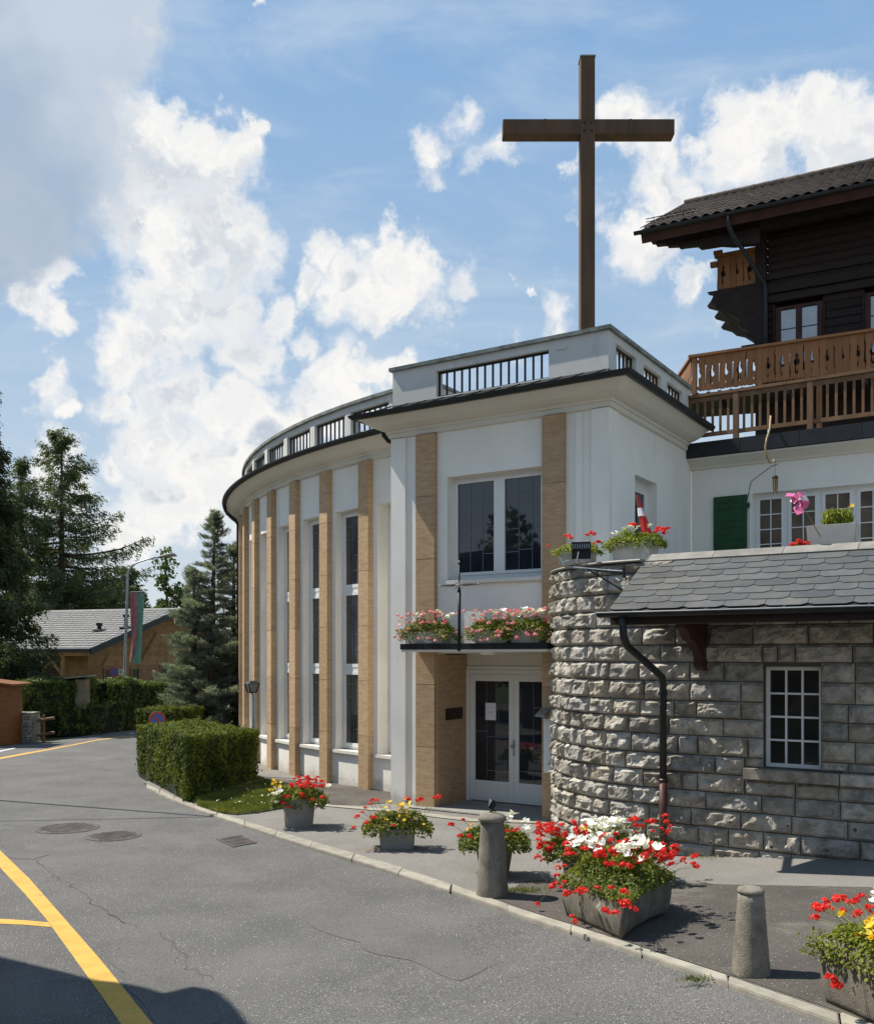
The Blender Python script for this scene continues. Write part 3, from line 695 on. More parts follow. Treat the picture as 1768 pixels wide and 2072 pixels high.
# ================================================================ generic plaster + railing bits
def eave_profile():
    return [(0, 6.36), (.05, 6.38), (.05, 6.455), (.075, 6.46), (.085, 6.50), (.16, 6.515), (.26, 6.555), (.35, 6.62), (.40, 6.665), (.44, 6.67), (.44, 6.70), (0, 6.75)]
def strip(fr, a0, a1, b0, b1, z0, z1, parent, name='pilaster'):
    m = MB(); m.bx(a0 + .003, a1 - .003, b0 + .003, b1, z0, z1, fr=fr); c = m.build(name, M_joint, parent)
    z = z0; i = 0; n = 6; h = (z1 - z0) / n
    for i in range(n):
        m = MB(); m.bx(a0, a1, b0, b1 - .001, z0 + h * i + .0015, z0 + h * (i + 1) - .0015, fr=fr); m.build('travertine_block', M_trav, c, bevel=.003)
# ================================================================ ENTRANCE BLOCK
eb = thing('entrance_block', 'square white entrance block with travertine strips and flat parapet roof', 'building', B(2, 2, 0))
WD, DP = 4.0, 3.97
OP = dict(a0=1.12, a1=2.89, z0=3.86, z1=5.6)
DO = dict(a0=.925, a1=2.93, z1=2.64)
T = .25
m = MB()                                                # front wall with openings
m.bx(0, DO['a0'], 0, T, 0, 6.75); m.bx(DO['a1'], WD, 0, T, 0, 6.75)
m.bx(DO['a0'], DO['a1'], 0, T, DO['z1'], OP['z0'])
m.bx(DO['a0'], OP['a0'], 0, T, OP['z0'], OP['z1']); m.bx(OP['a1'], DO['a1'], 0, T, OP['z0'], OP['z1'])
m.bx(DO['a0'], DO['a1'], 0, T, OP['z1'], 6.75)
SW = (1.10, 2.12, 5.53)                                  # side terrace door, b0 b1 top
m.bx(WD - T, WD, T, SW[0], 0, 6.75); m.bx(WD - T, WD, SW[1], DP, 0, 6.75); m.bx(WD - T, WD, SW[0], SW[1], 0, 3.88); m.bx(WD - T, WD, SW[0], SW[1], SW[2], 6.75)
m.bx(0, T, T, DP, 0, 6.75); m.bx(T, WD - T, DP - T, DP, 0, 6.75)
m.build('wall', M_plaster, eb)
m = MB(); m.bx(0, WD, 0, DP, 6.751, 6.80); m.build('roof_deck', M_conc_gr, eb)
m = MB(); m.bx(0, .30, -.055, -.001, 0, 6.36); m.build('corner_pier', M_plaster, eb)
m = MB(); m.bx(3.74, 4.03, -.055, -.001, 0, 6.36); m.build('corner_pier', M_plaster, eb)
m = MB(); m.bx(4.001, 4.03, .0, .30, 0, 6.36); m.build('corner_pier', M_plaster, eb)
m = MB(); m.bx(.41, .53, -.03, -.001, 0, 6.36); m.build('wall_band', M_plaster, eb)
m = MB(); m.bx(3.47, 3.58, -.03, -.001, 0, 6.36); m.build('wall_band', M_plaster, eb)
for (a0, a1) in ((.545, .925), (2.93, 3.30)): 
    strip(B, a0, a1, -.10, -.001, .0, 6.36, eb, 'travertine_strip')
for b0, b1 in ((.001, .95),):
    m = MB(); m.bx(DO['a0'] - .10, DO['a0'] - .0, b0, b1, 0, DO['z1'] - .02); m.bx(DO['a0'] - .002, DO['a0'] + .018, .002, b1, 0, DO['z1'] - .02); m.build('travertine_reveal', M_trav, eb)
    m = MB(); m.bx(DO['a1'] - .018, DO['a1'] + .002, .002, b1, 0, DO['z1'] - .02); m.build('travertine_reveal', M_trav, eb)
m = MB(); m.bx(DO['a0'] + .018, DO['a1'] - .018, .0, .02, 2.64, 2.66); m.bx(.6, 3.2, T + .001, 1.3, 2.64, 2.70); m.bx(.6, 3.2, 1.06, 1.3, 0, 2.64); m.build('porch_lining', M_cove, eb)
# door
db = .95; d0, d1 = DO['a0'] + .02, DO['a1'] - .02; mid = 1.885
m = MB(); m.bx(d0, d0 + .07, db - .04, db + .06, .045, 2.36); m.bx(d1 - .07, d1, db - .04, db + .06, .045, 2.36); m.bx(d0 + .07, d1 - .07, db - .04, db + .06, 2.28, 2.36); m.bx(d0, d1, db - .03, db + .06, 2.362, 2.42)
df = m.build('door_frame', M_white, eb)
m = MB(); m.bx(d0, d1, db - .01, db + .08, 2.425, 2.64); m.build('transom_panel', M_cove, eb)
for li, (l0, l1) in enumerate(((d0 + .075, mid), (mid + .004, d1 - .075))):
    m = MB(); sw = .095
    m.bx(l0, l0 + sw, db - .02, db + .03, .07, 2.275); m.bx(l1 - sw, l1, db - .02, db + .03, .07, 2.275); m.bx(l0 + sw, l1 - sw, db - .02, db + .03, .07, .42); m.bx(l0 + sw, l1 - sw, db - .02, db + .03, 2.16, 2.275)
    leaf = m.build('door_leaf', M_white, eb)
    m = MB(); m.bx(l0 + sw - .01, l1 - sw + .01, db + .0, db + .012, .41, 2.17); m.build('pane', M_glass, leaf)
    m = MB()
    for (p0, p1, q0, q1) in ((l0 + sw + .02, l1 - sw - .02, .12, .135), (l0 + sw + .02, l1 - sw - .02, .35, .365), (l0 + sw + .02, l0 + sw + .035, .135, .35), (l1 - sw - .035, l1 - sw - .02, .135, .35)): m.bx(p0, p1, db - .026, db - .0205, q0, q1)
    m.build('panel_moulding', M_white, leaf)
    m = MB(); gw = l1 - l0 - 2 * sw; g0 = l0 + sw
    vs = (.34, .68) if li == 0 else (.36, .73)
    for v in vs: m.bx(g0 + gw * v - .003, g0 + gw * v + .003, db - .006, db - .001, .42, 2.16)
    for (u0, u1, z_) in (((0, .34, 1.28), (.68, 1, 1.27), (.34, 1, 1.19), (.34, 1, .60)) if li == 0 else ((0, .36, 1.28), (.36, .73, .82), (.73, 1, 1.26), (.36, .73, 1.72), (0, .73, .62))): m.bx(g0 + gw * u0, g0 + gw * u1, db - .0065, db - .0015, z_ - .005, z_ + .005)
    m.build('lead_came', M_came, leaf)
m = MB(); c = B(mid + .0, db - .02, 1.05); m.tube([c, c - E2 * .05], .012, 10); m.tube([c - E2 * .045, c - E2 * .075], .03, 14)
m.bx(mid - .015, mid + .02, db - .026, db - .0205, .88, 1.16); m.build('door_knob', M_steel, df)
m = MB(); m.bx(1.32, 1.53, db - .012, db - .008, 1.48, 1.78, ); m.build('paper_notice', M_paper, eb)
m = MB()
for k, (u0, u1) in enumerate(((.03, .15), (.045, .16), (.02, .13))):
    for q in range(7):
        u = u0 + (u1 - u0) * q / 7; m.bx(1.34 + u, 1.34 + u + .011, db - .0135, db - .0121, 1.69 - (.0 if k == 0 else .07 if k == 1 else .085), 1.697 - (.0 if k == 0 else .07 if k == 1 else .085))
m.build('notice_print', M_print, eb)
m = MB(); m.bx(DO['a0'] + .019, DO['a0'] + .03, .22, .78, 1.50, 1.70); m.build('plaque', M_plaque, eb, label='dark bronze plaque on the travertine reveal beside the door')
m = MB(); m.bx(DO['a0'] - .1, DO['a1'] + .2, -.24, .9, .0, .055); m.build('door_step', M_conc_gr, eb)
# canopy
CZ0, CZ1, CPj = 2.665, 2.80, .60
cp = [B(.60, -CPj), B(3.25, -CPj), B(3.55, -.06), B(3.55, -.0), B(.62, -.0), B(.60, -.1)]
m = MB(); m.prism([Vector((p.x, p.y, CZ0)) for p in cp], (0, 0, .04)); m.build('canopy_soffit', M_cove, eb)
m = MB(); 
m.prism([Vector((p.x, p.y, CZ0 + .041)) for p in [B(.585, -CPj - .015), B(3.26, -CPj - .015), B(3.57, -.06), B(3.56, -.003), B(.585, -.003)]], (0, 0, CZ1 - CZ0 - .041)); m.build('canopy_fascia', M_iron, eb)
c = B(2.05, -.25, CZ0 - .05); m = MB(); m.lathe([(.08, 0), (.12, .012), (.135, .03), (.135, .05)], c, 24); m.build('porch_lamp', M_white, eb, smooth=False)
# main window
a0, a1, z0, z1 = OP['a0'], OP['a1'], OP['z0'], OP['z1']; wb = .17
m = MB(); f = .055; mm_ = (a0 + a1) / 2 + .02
m.bx(a0, a0 + f, wb, wb + .07, z0, z1); m.bx(a1 - f, a1, wb, wb + .07, z0, z1); m.bx(a0 + f, a1 - f, wb, wb + .07, z0, z0 + .09); m.bx(a0 + f, a1 - f, wb, wb + .07, z1 - f, z1)
m.bx(mm_ - .05, mm_ + .05, wb - .01, wb + .07, z0 + .09, z1 - f)
wf = m.build('window', M_white, eb)
for (l0, l1, vs, hs) in ((a0 + f, mm_ - .05, (.34, .68), ((0, .34, .30), (.34, .68, .42), (.68, 1, .20), (.34, .68, .72), (0, .34, .55), (.68, 1, .5))), (mm_ + .05, a1 - f, (.38, .75), ((0, .38, .45), (.38, .75, .80), (.75, 1, .55), (.38, .75, .22), (0, .38, .2)))):
    s_ = .05; m = MB(); m.bx(l0, l0 + s_, wb - .012, wb + .05, z0 + .09, z1 - f); m.bx(l1 - s_, l1, wb - .012, wb + .05, z0 + .09, z1 - f); m.bx(l0 + s_, l1 - s_, wb - .012, wb + .05, z0 + .09, z0 + .14); m.bx(l0 + s_, l1 - s_, wb - .012, wb + .05, z1 - f - s_, z1 - f)
    m.build('sash', M_white, wf)
    m = MB(); m.bx(l0 + s_ - .01, l1 - s_ + .01, wb + .02, wb + .03, z0 + .13, z1 - f - s_ + .01); m.build('pane', M_glass, wf)
    m = MB(); g0 = l0 + s_; gw = l1 - l0 - 2 * s_; gb_ = z0 + .14; gh = z1 - f - s_ - gb_
    for v in vs: m.bx(g0 + gw * v - .0035, g0 + gw * v + .0035, wb + .012, wb + .018, gb_, gb_ + gh)
    for (u0, u1, v) in hs: m.bx(g0 + gw * u0, g0 + gw * u1, wb + .011, wb + .017, gb_ + gh * v - .0045, gb_ + gh * v + .0045)
    m.build('lead_came', M_came, wf)
m = MB(); m.bx(a0 - .06, a1 + .06, -.06, wb + .0, z0 - .065, z0 - .0); m.build('window_sill', M_sill, eb, bevel=.006)
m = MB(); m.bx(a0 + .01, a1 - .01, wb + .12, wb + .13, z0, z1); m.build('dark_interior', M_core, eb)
# side door
m = MB(); x0 = WD - .16; m.bx(x0 - .06, x0, SW[0], SW[0] + .06, 3.88, SW[2]); m.bx(x0 - .06, x0, SW[1] - .06, SW[1], 3.88, SW[2]); m.bx(x0 - .06, x0, SW[0] + .06, SW[1] - .06, SW[2] - .08, SW[2]); m.bx(x0 - .05, x0 - .0, SW[0] + .06, SW[0] + .16, 3.9, SW[2] - .08); m.bx(x0 - .05, x0, SW[1] - .16, SW[1] - .06, 3.9, SW[2] - .08); m.bx(x0 - .05, x0, SW[0] + .16, SW[1] - .16, SW[2] - .2, SW[2] - .08)
sdw = m.build('terrace_door', M_white, eb); m = MB(); m.bx(x0 - .03, x0 - .02, SW[0] + .15, SW[1] - .15, 3.9, SW[2] - .19); m.build('pane', M_glass, sdw)
# eave with cove, skirt roof, gutter, all round the three free sides
def eave(pathpts, nrm, parent, skirt=True, clips=0):
    m = MB(); m.sweep(eave_profile(), pathpts, nrm); m.build('cove_eave', M_cove, parent)
    m = MB(); m.sweep([(0, 6.96), (.0, 6.93), (.43, 6.715), (.50, 6.735), (.50, 6.76)], pathpts, nrm); m.build('roof_skirt', M_skirt, parent)
    m = MB(); m.sweep([(.485 + x, 6.745 + z) for x, z in gutter_prof(.075)], pathpts, nrm); m.build('gutter', M_gutter, parent)
pth = [B(0, DP), B(0, 0), B(WD, 0), B(WD, 3.62)]
k2 = math.sqrt(2)
eave(pth, [-E1, -E1 - E2, E1 - E2, E1], eb)
for i in range(12): m = MB(); a = .0 + i * .36; m.bar(B(a, -.06, 6.935), B(a, -.47, 6.77), .03, .02); m.build('skirt_seam', M_skirt, eb)
for i in range(9): m = MB(); b = .2 + i * .4; m.bar(B(WD + .06, b, 6.935), B(WD + .47, b, 6.77), .03, .02); m.build('skirt_seam', M_skirt, eb)
m = MB(); m.tube([B(-.05, -.46, 6.70) + E1 * 0, B(-.05, -.46, 6.6)] if False else [B(-.46, .35, 6.69), B(-.46, .36, 6.58), B(-.38, .4, 6.47), B(-.12, .45, 6.38), B(-.07, .46, 6.25)], .04, 12); m.build('downpipe', M_gutter, eb, smooth=True)
# parapet with barred openings
PT = .20; PZ0, PZ1 = 6.801, 7.55
def parapet_run(fr, segs, z0=PZ0, z1=PZ1, ob=6.98, ot=7.42, parent=None, mt=M_plaster_grey, first=0, last=0):
    """segs: list of (u0,u1,'w'|'o'); fr(u, depth, z)"""
    m = MB(); U0, U1 = segs[0][0], segs[-1][1]
    m.bx(U0, U1, 0, PT, z0, ob, fr=fr); m.bx(U0, U1, 0, PT, ot, z1, fr=fr)
    for (u0, u1, k) in segs:
        if k == 'w': m.bx(u0, u1, 0, PT, ob, ot, fr=fr)
    m.build('parapet', mt, parent)
    for (u0, u1, k) in segs:
        if k == 'o':
            m = MB(); m.bx(u0, u1, .07, .10, ot - .035, ot - .004, fr=fr); rl = m.build('parapet_railing', M_iron, parent); m = MB(); m.bx(u0, u1, .07, .10, ob + .004, ob + .03, fr=fr); m.build('railing_foot', M_iron, rl)
            n = max(2, round((u1 - u0) / .155))
            for i in range(n + 1):
                u = u0 + .015 + (u1 - u0 - .03) * i / n; m = MB(); m.bx(u - .014, u + .014, .072, .098, ob + .03, ot - .035, fr=fr); m.build('railing_bar', M_iron, rl)
parapet_run(B, [(0, .90, 'w'), (.90, 3.0, 'o'), (3.0, 4.0, 'w')], parent=eb)
fs = lambda u, d, z: B(WD - d, u, z)
parapet_run(fs, [(PT + .001, .30, 'w'), (.30, 1.15, 'o'), (1.15, 1.5, 'w'), (1.5, 2.35, 'o'), (2.35, 2.65, 'w'), (2.65, 3.5, 'o'), (3.5, 3.95, 'w')], parent=eb)
fl = lambda u, d, z: B(d, u, z)
parapet_run(fl, [(PT + .001, .9, 'w'), (.9, 3.0, 'o'), (3.0, 3.95, 'w')], parent=eb)
m = MB(); m.sweep([(-PT - .04, PZ1 + .001), (.05, PZ1 + .001), (.055, PZ1 + .06), (-PT / 2, PZ1 + .085), (-PT - .04, PZ1 + .06), (-PT - .04, PZ1 + .002)], [B(0, DP), B(0, 0), B(WD, 0), B(WD, DP)], [-E1, -E1 - E2, E1 - E2, E1]); m.build('coping', M_coping, eb)
m = MB(); m.bx(3.14, 3.3, -.012, -.001, 7.38, 7.44); m.build('junction_box', M_plaster_grey, eb)

# big timber cross standing on the roof
CX, CY = 2.47, 15.62
cr = thing('roof_cross', 'tall plain brown timber cross rising above the entrance block roof', 'cross', (CX, CY, 6.8))
wf_ = lambda a, b, z: Vector((CX + a, CY + b, z))
m = MB(); m.bx(-.115, .115, -.12, .12, 6.80, 11.15, fr=wf_); m.bx(-.115, .115, -.12, .12, 11.40, 12.43, fr=wf_); m.bx(-.1145, .1145, -.119, .119, 11.15, 11.40, fr=wf_); m.build('upright', M_cross, cr)
for q in ((-1.39, -.1155), (.1155, 1.42)): m = MB(); m.bx(q[0], q[1], -.117, .117, 11.15, 11.40, fr=wf_); m.build('cross_arm', M_cross, cr, bevel=.006)
m = MB(); m.bx(-.128, .128, -.126, .126, 12.432, 12.45, fr=wf_); m.bx(-.02, .02, -.02, .02, 12.45, 12.475, fr=wf_); m.build('cap_plate', M_coping, cr)
for bx_, bz_ in ((-.06, 11.21), (.06, 11.21), (-.06, 11.34), (.06, 11.34)): m = MB(); m.tube([wf_(bx_, -.12, bz_), wf_(bx_, -.135, bz_)], .016, 8); m.build('bolt', M_iron, cr)
for bx_ in (-.7, .7): m = MB(); m.bx(bx_ - .02, bx_ + .02, -.1205, -.1172, 11.149, 11.401, fr=wf_); m.build('iron_strap', M_cross, cr)
for q in (-.03, .03): m = MB(); m.bx(.1152, .121, q * 1.5 - .008, q * 1.5 + .008, 7.6, 11.1, fr=wf_); m.build('lit_edge_strip', M_steel, cr)  # added pale strips stand for the lit right edge of the upright

# ================================================================ CHAPEL (curved hall)
ch = thing('chapel', 'curved white chapel hall with travertine pilasters and tall narrow windows', 'building', (-2, 22, 0))
CC = Vector((10.3, 29.2, 0)); CR = 16.0
PK = [Vector((-1.33,18.30,0)), Vector((-2.25,19.37,0)), Vector((-3.09,20.47,0)), Vector((-3.81,21.58,0)), Vector((-4.42,22.80,0)), Vector((-4.94,24.06,0)), Vector((-5.36,25.36,0))]
def ang(p): d = p - CC; return math.atan2(d.y, d.x)
th1, th7 = ang(PK[0]), ang(PK[6]); dth = (th7 - th1) / 6
if dth > 0: dth -= 2 * math.pi / 6 if abs(dth) > .5 else 0
a_ = [ (ang(p) + 2 * math.pi) % (2 * math.pi) for p in PK]
dth = (a_[6] - a_[0]) / 6                               # negative: goes clockwise, away
RW = CR + .06 - .11
def cp_(k, out_=0, z=0): th = a_[0] + dth * k; return CC + Vector((math.cos(th), math.sin(th), 0)) * (RW + out_) + Vector((0, 0, z))
K0, K1 = -1, 15
for k in range(K0, K1):
    p, q = cp_(k), cp_(k + 1); u_ = (q - p); L = u_.length; u_.normalize(); n_ = Vector((u_.y, -u_.x, 0))
    if n_.dot(p - CC) < 0: n_ = -n_
    fr = (lambda p, u_, n_: (lambda a, b, z: p + u_ * a - n_ * b + Vector((0, 0, z))))(p, u_, n_)
    o0, o1 = L / 2 - .40, L / 2 + .40; zs, zt = .72, 5.5
    m = MB(); m.bx(0, o0, 0, .35, 0, 6.75, fr=fr); m.bx(o1, L, 0, .35, 0, 6.75, fr=fr); m.bx(o0, o1, 0, .35, 0, zs - .06, fr=fr); m.bx(o0, o1, 0, .35, zt, 6.75, fr=fr)
    m.build('wall', M_plaster, ch)
    m = MB(); m.bx(o0 - .06, o1 + .06, -.06, -.001, zs - .06, zs, fr=fr); m.bx(o0, o1, -.001, .26, zs - .059, zs + .001, fr=fr); m.build('window_sill', M_sill, ch)
    # window of three sashes
    wb = .16 if k >= 0 else .27; f = .06; m = MB(); rails = [.735, 2.33, 3.92, 5.5]
    m.bx(o0, o0 + f, wb, wb + .07, rails[0], rails[3], fr=fr); m.bx(o1 - f, o1, wb, wb + .07, rails[0], rails[3], fr=fr)
    for z_ in (rails[0], rails[3] - .05): m.bx(o0 + f, o1 - f, wb, wb + .07, z_, z_ + .05, fr=fr)
    for z_ in (rails[1], rails[2]): m.bx(o0 + f, o1 - f, wb - .01, wb + .07, z_ - .042, z_ + .042, fr=fr)
    wn = m.build('window', M_white, ch)
    if k <= 9:
        for j in range(3):
            l0, l1, y0, y1 = o0 + f, o1 - f, rails[j] + (.05 if j == 0 else .042), rails[j + 1] - (.05 if j == 2 else .042); s_ = .062; m = MB()
            m.bx(l0, l0 + s_, wb - .018, wb + .05, y0, y1, fr=fr); m.bx(l1 - s_, l1, wb - .018, wb + .05, y0, y1, fr=fr); m.bx(l0 + s_, l1 - s_, wb - .018, wb + .05, y0, y0 + .07, fr=fr); m.bx(l0 + s_, l1 - s_, wb - .018, wb + .05, y1 - s_, y1, fr=fr)
            m.build('sash', M_white, wn)
            m = MB(); m.bx(l0 + s_ - .01, l1 - s_ + .01, wb + .02, wb + .03, y0 + .06, y1 - s_ + .01, fr=fr); m.build('pane', M_glass_ch, wn)
            m = MB(); g = l1 - l0 - 2 * s_; m.bx(l0 + s_ + g * .55, l0 + s_ + g * .55 + .006, wb + .012, wb + .018, y0 + .07, y1 - s_, fr=fr)
            for v in (.2, .42, .66, .85): m.bx(l0 + s_ + (0 if v < .5 else g * .55), l0 + s_ + (g * .55 if v < .5 else g), wb + .011, wb + .017, y0 + .07 + (y1 - y0 - .12) * v, y0 + .078 + (y1 - y0 - .12) * v, fr=fr)
            m.build('lead_came', M_came, wn)
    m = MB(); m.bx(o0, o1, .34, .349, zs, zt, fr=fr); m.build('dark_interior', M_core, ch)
for k in range(0, K1 + 1):                              # pilasters
    p = cp_(k); n_ = (p - CC).normalized(); u_ = Vector((-n_.y, n_.x, 0))
    fr = (lambda p, u_, n_: (lambda a, b, z: p + u_ * a - n_ * b + Vector((0, 0, z))))(p, u_, n_)
    strip(fr, -.155, .155, -.115, .05, 0, 6.36, ch)
NS = 90; ths = [a_[0] + dth * (K0 + (K1 - K0) * i / NS) for i in range(NS + 1)]
nr = [Vector((math.cos(t), math.sin(t), 0)) for t in ths]; wp = [CC + n * (RW + .0) for n in nr]
eave(wp, nr, ch)
for i in range(60): t = a_[0] + dth * (K0 + (K1 - K0) * i / 60); n_ = Vector((math.cos(t), math.sin(t), 0)); m = MB(); c = CC + n_ * RW; m.bar(c + n_ * .06 + Vector((0, 0, 6.935)), c + n_ * .47 + Vector((0, 0, 6.77)), .03, .02); m.build('skirt_seam', M_skirt, ch)
m = MB(); poly = [CC + n * (RW - .02) for n in nr]; m.prism([Vector((p.x, p.y, 6.751)) for p in poly], (0, 0, .05)); m.build('roof_deck', M_conc_gr, ch)
for k in range(K0, 11):                                  # parapet bay by bay
    p, q = cp_(k + .5, -.02), cp_(k + 1.5, -.02); u_ = q - p; L = u_.length; u_.normalize(); n_ = Vector((u_.y, -u_.x, 0))
    if n_.dot(p - CC) < 0: n_ = -n_
    fr = (lambda p, u_, n_: (lambda a, b, z: p + u_ * a - n_ * b + Vector((0, 0, z))))(p, u_, n_)
    parapet_run(fr, [(0, .10, 'w'), (.10, L - .10, 'o'), (L - .10, L, 'w')], parent=ch)
    m = MB()
m = MB(); m.sweep([(-PT - .06, PZ1 + .001), (.03, PZ1 + .001), (.035, PZ1 + .06), (-PT / 2, PZ1 + .08), (-PT - .06, PZ1 + .06), (-PT - .06, PZ1 + .002)], wp[:70], nr[:70]); m.build('coping', M_coping, ch)
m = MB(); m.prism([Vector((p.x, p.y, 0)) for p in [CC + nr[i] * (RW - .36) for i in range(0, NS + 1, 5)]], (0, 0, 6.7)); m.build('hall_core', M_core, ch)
# downpipe near the left silhouette
th = ths[0]; best = min(ths, key=lambda t: (CC + Vector((math.cos(t), math.sin(t), 0)) * (RW + .1)).x / (CC + Vector((math.cos(t), math.sin(t), 0)) * (RW + .1)).y)
n_ = Vector((math.cos(best), math.sin(best), 0)); c = CC + n_ * RW; Zv = lambda z: Vector((0, 0, z))
m = MB(); m.tube([c + n_ * .48 + Zv(6.70), c + n_ * .48 + Zv(6.6), c + n_ * .42 + Zv(6.5), c + n_ * .2 + Zv(6.33), c + n_ * .13 + Zv(6.2), c + n_ * .13 + Zv(.1)], .045, 12); m.build('downpipe', M_gutter, ch, smooth=True)
# ================================================================ TERRACE WING with green shutter
tw = thing('terrace_wing', 'white rendered wing with green shutter and dark roof edge behind the stone terrace', 'building', B(7, 6, 0))
wb0 = 3.98; W0, W1 = 5.12, 7.95; wz0, wz1 = 3.95, 5.53
m = MB(); m.bx(4.001, W0, wb0, wb0 + .3, 3.0, 6.2); m.bx(W1, 11.5, wb0, wb0 + .3, 3.0, 6.2); m.bx(W0, W1, wb0, wb0 + .3, 3.0, wz0); m.bx(W0, W1, wb0, wb0 + .3, wz1, 6.2)
m.bx(4.001, 4.3, wb0 + .3, 8.8, 0, 6.2); m.bx(11.2, 11.5, wb0 + .3, 8.8, 0, 6.2); m.bx(4.3, 11.2, 8.5, 8.8, 0, 6.2)
m.build('wall', M_plaster, tw)
m = MB(); m.bx(4.02, 11.6, wb0, 8.8, 6.201, 6.26); m.build('roof_deck', M_conc_gr, tw)
m = MB(); m.sweep([(0, 6.05), (.04, 6.06), (.06, 6.10), (.22, 6.19), (.26, 6.20), (.26, 6.235), (0, 6.235)], [B(3.975, wb0), B(11.5, wb0)], [-E2, -E2]); m.build('cornice', M_cove, tw)
for i in range(7): m = MB(); m.bx(3.99 + i * 1.0, 3.99 + i * 1.0 + .994, wb0 - .30, wb0 - .1, 6.245, 6.505); m.build('fascia_panel', M_gutter, tw)
m = MB(); m.bx(3.99, 11.5, wb0 - .1, wb0 + .3, 6.265, 6.49); m.build('fascia_core', M_gutter, tw)
nC = 5; cw = (W1 - W0) / nC; bb = wb0 + .12
m = MB(); f = .05; m.bx(W0, W0 + f, bb, bb + .07, wz0, wz1); m.bx(W1 - f, W1, bb, bb + .07, wz0, wz1); m.bx(W0 + f, W1 - f, bb, bb + .07, wz1 - .06, wz1); m.bx(W0 + f, W1 - f, bb, bb + .07, wz0, wz0 + .06); 
for i in range(1, nC): m.bx(W0 + cw * i - .03, W0 + cw * i + .03, bb, bb + .07, wz0 + .06, wz1 - .06)
wf = m.build('window', M_white, tw)
for i in range(nC):
    l0, l1 = W0 + cw * i + (.05 if i == 0 else .03), W0 + cw * (i + 1) - (.05 if i == nC - 1 else .03); s_ = .055; y0, y1 = wz0 + .06, wz1 - .06
    m = MB(); m.bx(l0, l0 + s_, bb - .02, bb + .04, y0, y1); m.bx(l1 - s_, l1, bb - .02, bb + .04, y0, y1); m.bx(l0 + s_, l1 - s_, bb - .02, bb + .04, y0, y0 + .07); m.bx(l0 + s_, l1 - s_, bb - .02, bb + .04, y1 - s_, y1)
    m.build('casement', M_white, wf)
    m = MB(); c = (l0 + l1) / 2; m.bx(c - .009, c + .009, bb - .005, bb + .012, y0 + .07, y1 - s_)
    for j in range(1, 5): z_ = y0 + .07 + (y1 - s_ - y0 - .07) * j / 5; m.bx(l0 + s_, l1 - s_, bb - .004, bb + .011, z_ - .009, z_ + .009)
    m.build('glazing_bars', M_white, wf)
    m = MB(); m.bx(l0 + s_ - .01, l1 - s_ + .01, bb + .015, bb + .025, y0 + .05, y1 - s_ + .01); m.build('pane', M_glass_c, wf)
# rebate line of the window surround and shutter
m = MB(); m.bx(W0 - .06, W0 - .045, wb0 - .012, wb0 - .001, 3.8, wz1 + .06); m.build('surround_edge', M_sill, tw)
for a0 in (4.43,):
    m = MB(); w_ = .60; m.bx(a0, a0 + w_, wb0 - .05, wb0 - .01, 3.98, 5.52); sh_ = m.build('shutter', M_shutter, tw, label='dark green closed-back wooden shutter')
    for i in range(13): m = MB(); z_ = 4.02 + i * .115; m.bx(a0 + .07, a0 + w_ - .07, wb0 - .058, wb0 - .0505, z_, z_ + .107); m.build('shutter_slat', M_shutter, sh_)
    for z_ in (4.3, 5.32): m = MB(); m.bx(a0 + w_, a0 + w_ + .05, wb0 - .045, wb0 - .005, z_, z_ + .03); m.bx(a0 + w_ + .02, a0 + w_ + .045, wb0 - .06, wb0 - .02, z_ - .05, z_ + .05); m.build('hinge', M_shutter, sh_)
m = MB(); pts = [B(W0 - .10, wb0 - .006, 3.9 + .25 * i) for i in range(7)] + [B(W0 - .02, wb0 - .006, 5.75), B(.32 + W0, wb0 - .006, 5.98), B(.45 + W0, wb0 - .006, 6.02)]; m.tube(pts, .005, 6); m.build('wall_cable', M_gutter, tw)
# terrace railing of golden timber on top of the wing
def wr(a, b, z): return B(a, wb0 - .14 + b, z)
m = MB(); m.bx(3.9, 11.3, -.05, .07, 7.36, 7.42, fr=wr); m.build('handrail', M_wood_rail, tw, bevel=.006)
m = MB(); m.bx(3.95, 11.3, -.02, .03, 7.28, 7.355, fr=wr); m.build('upper_rail', M_wood_rail, tw)
m = MB(); m.bx(3.95, 11.3, -.02, .03, 6.63, 6.70, fr=wr); m.build('lower_rail', M_wood_rail, tw)
a = 4.02; i = 0
while a < 10.9:
    if i % 9 == 6: m = MB(); m.bx(a - .045, a + .045, -.045, .045, 6.49, 7.355, fr=wr); m.build('rail_post', M_wood_rail, tw)
    else: m = MB(); m.bx(a - .02, a + .02, -.016, .016, 6.70, 7.28, fr=wr); m.build('baluster', M_wood_rail, tw)
    a += .141; i += 1

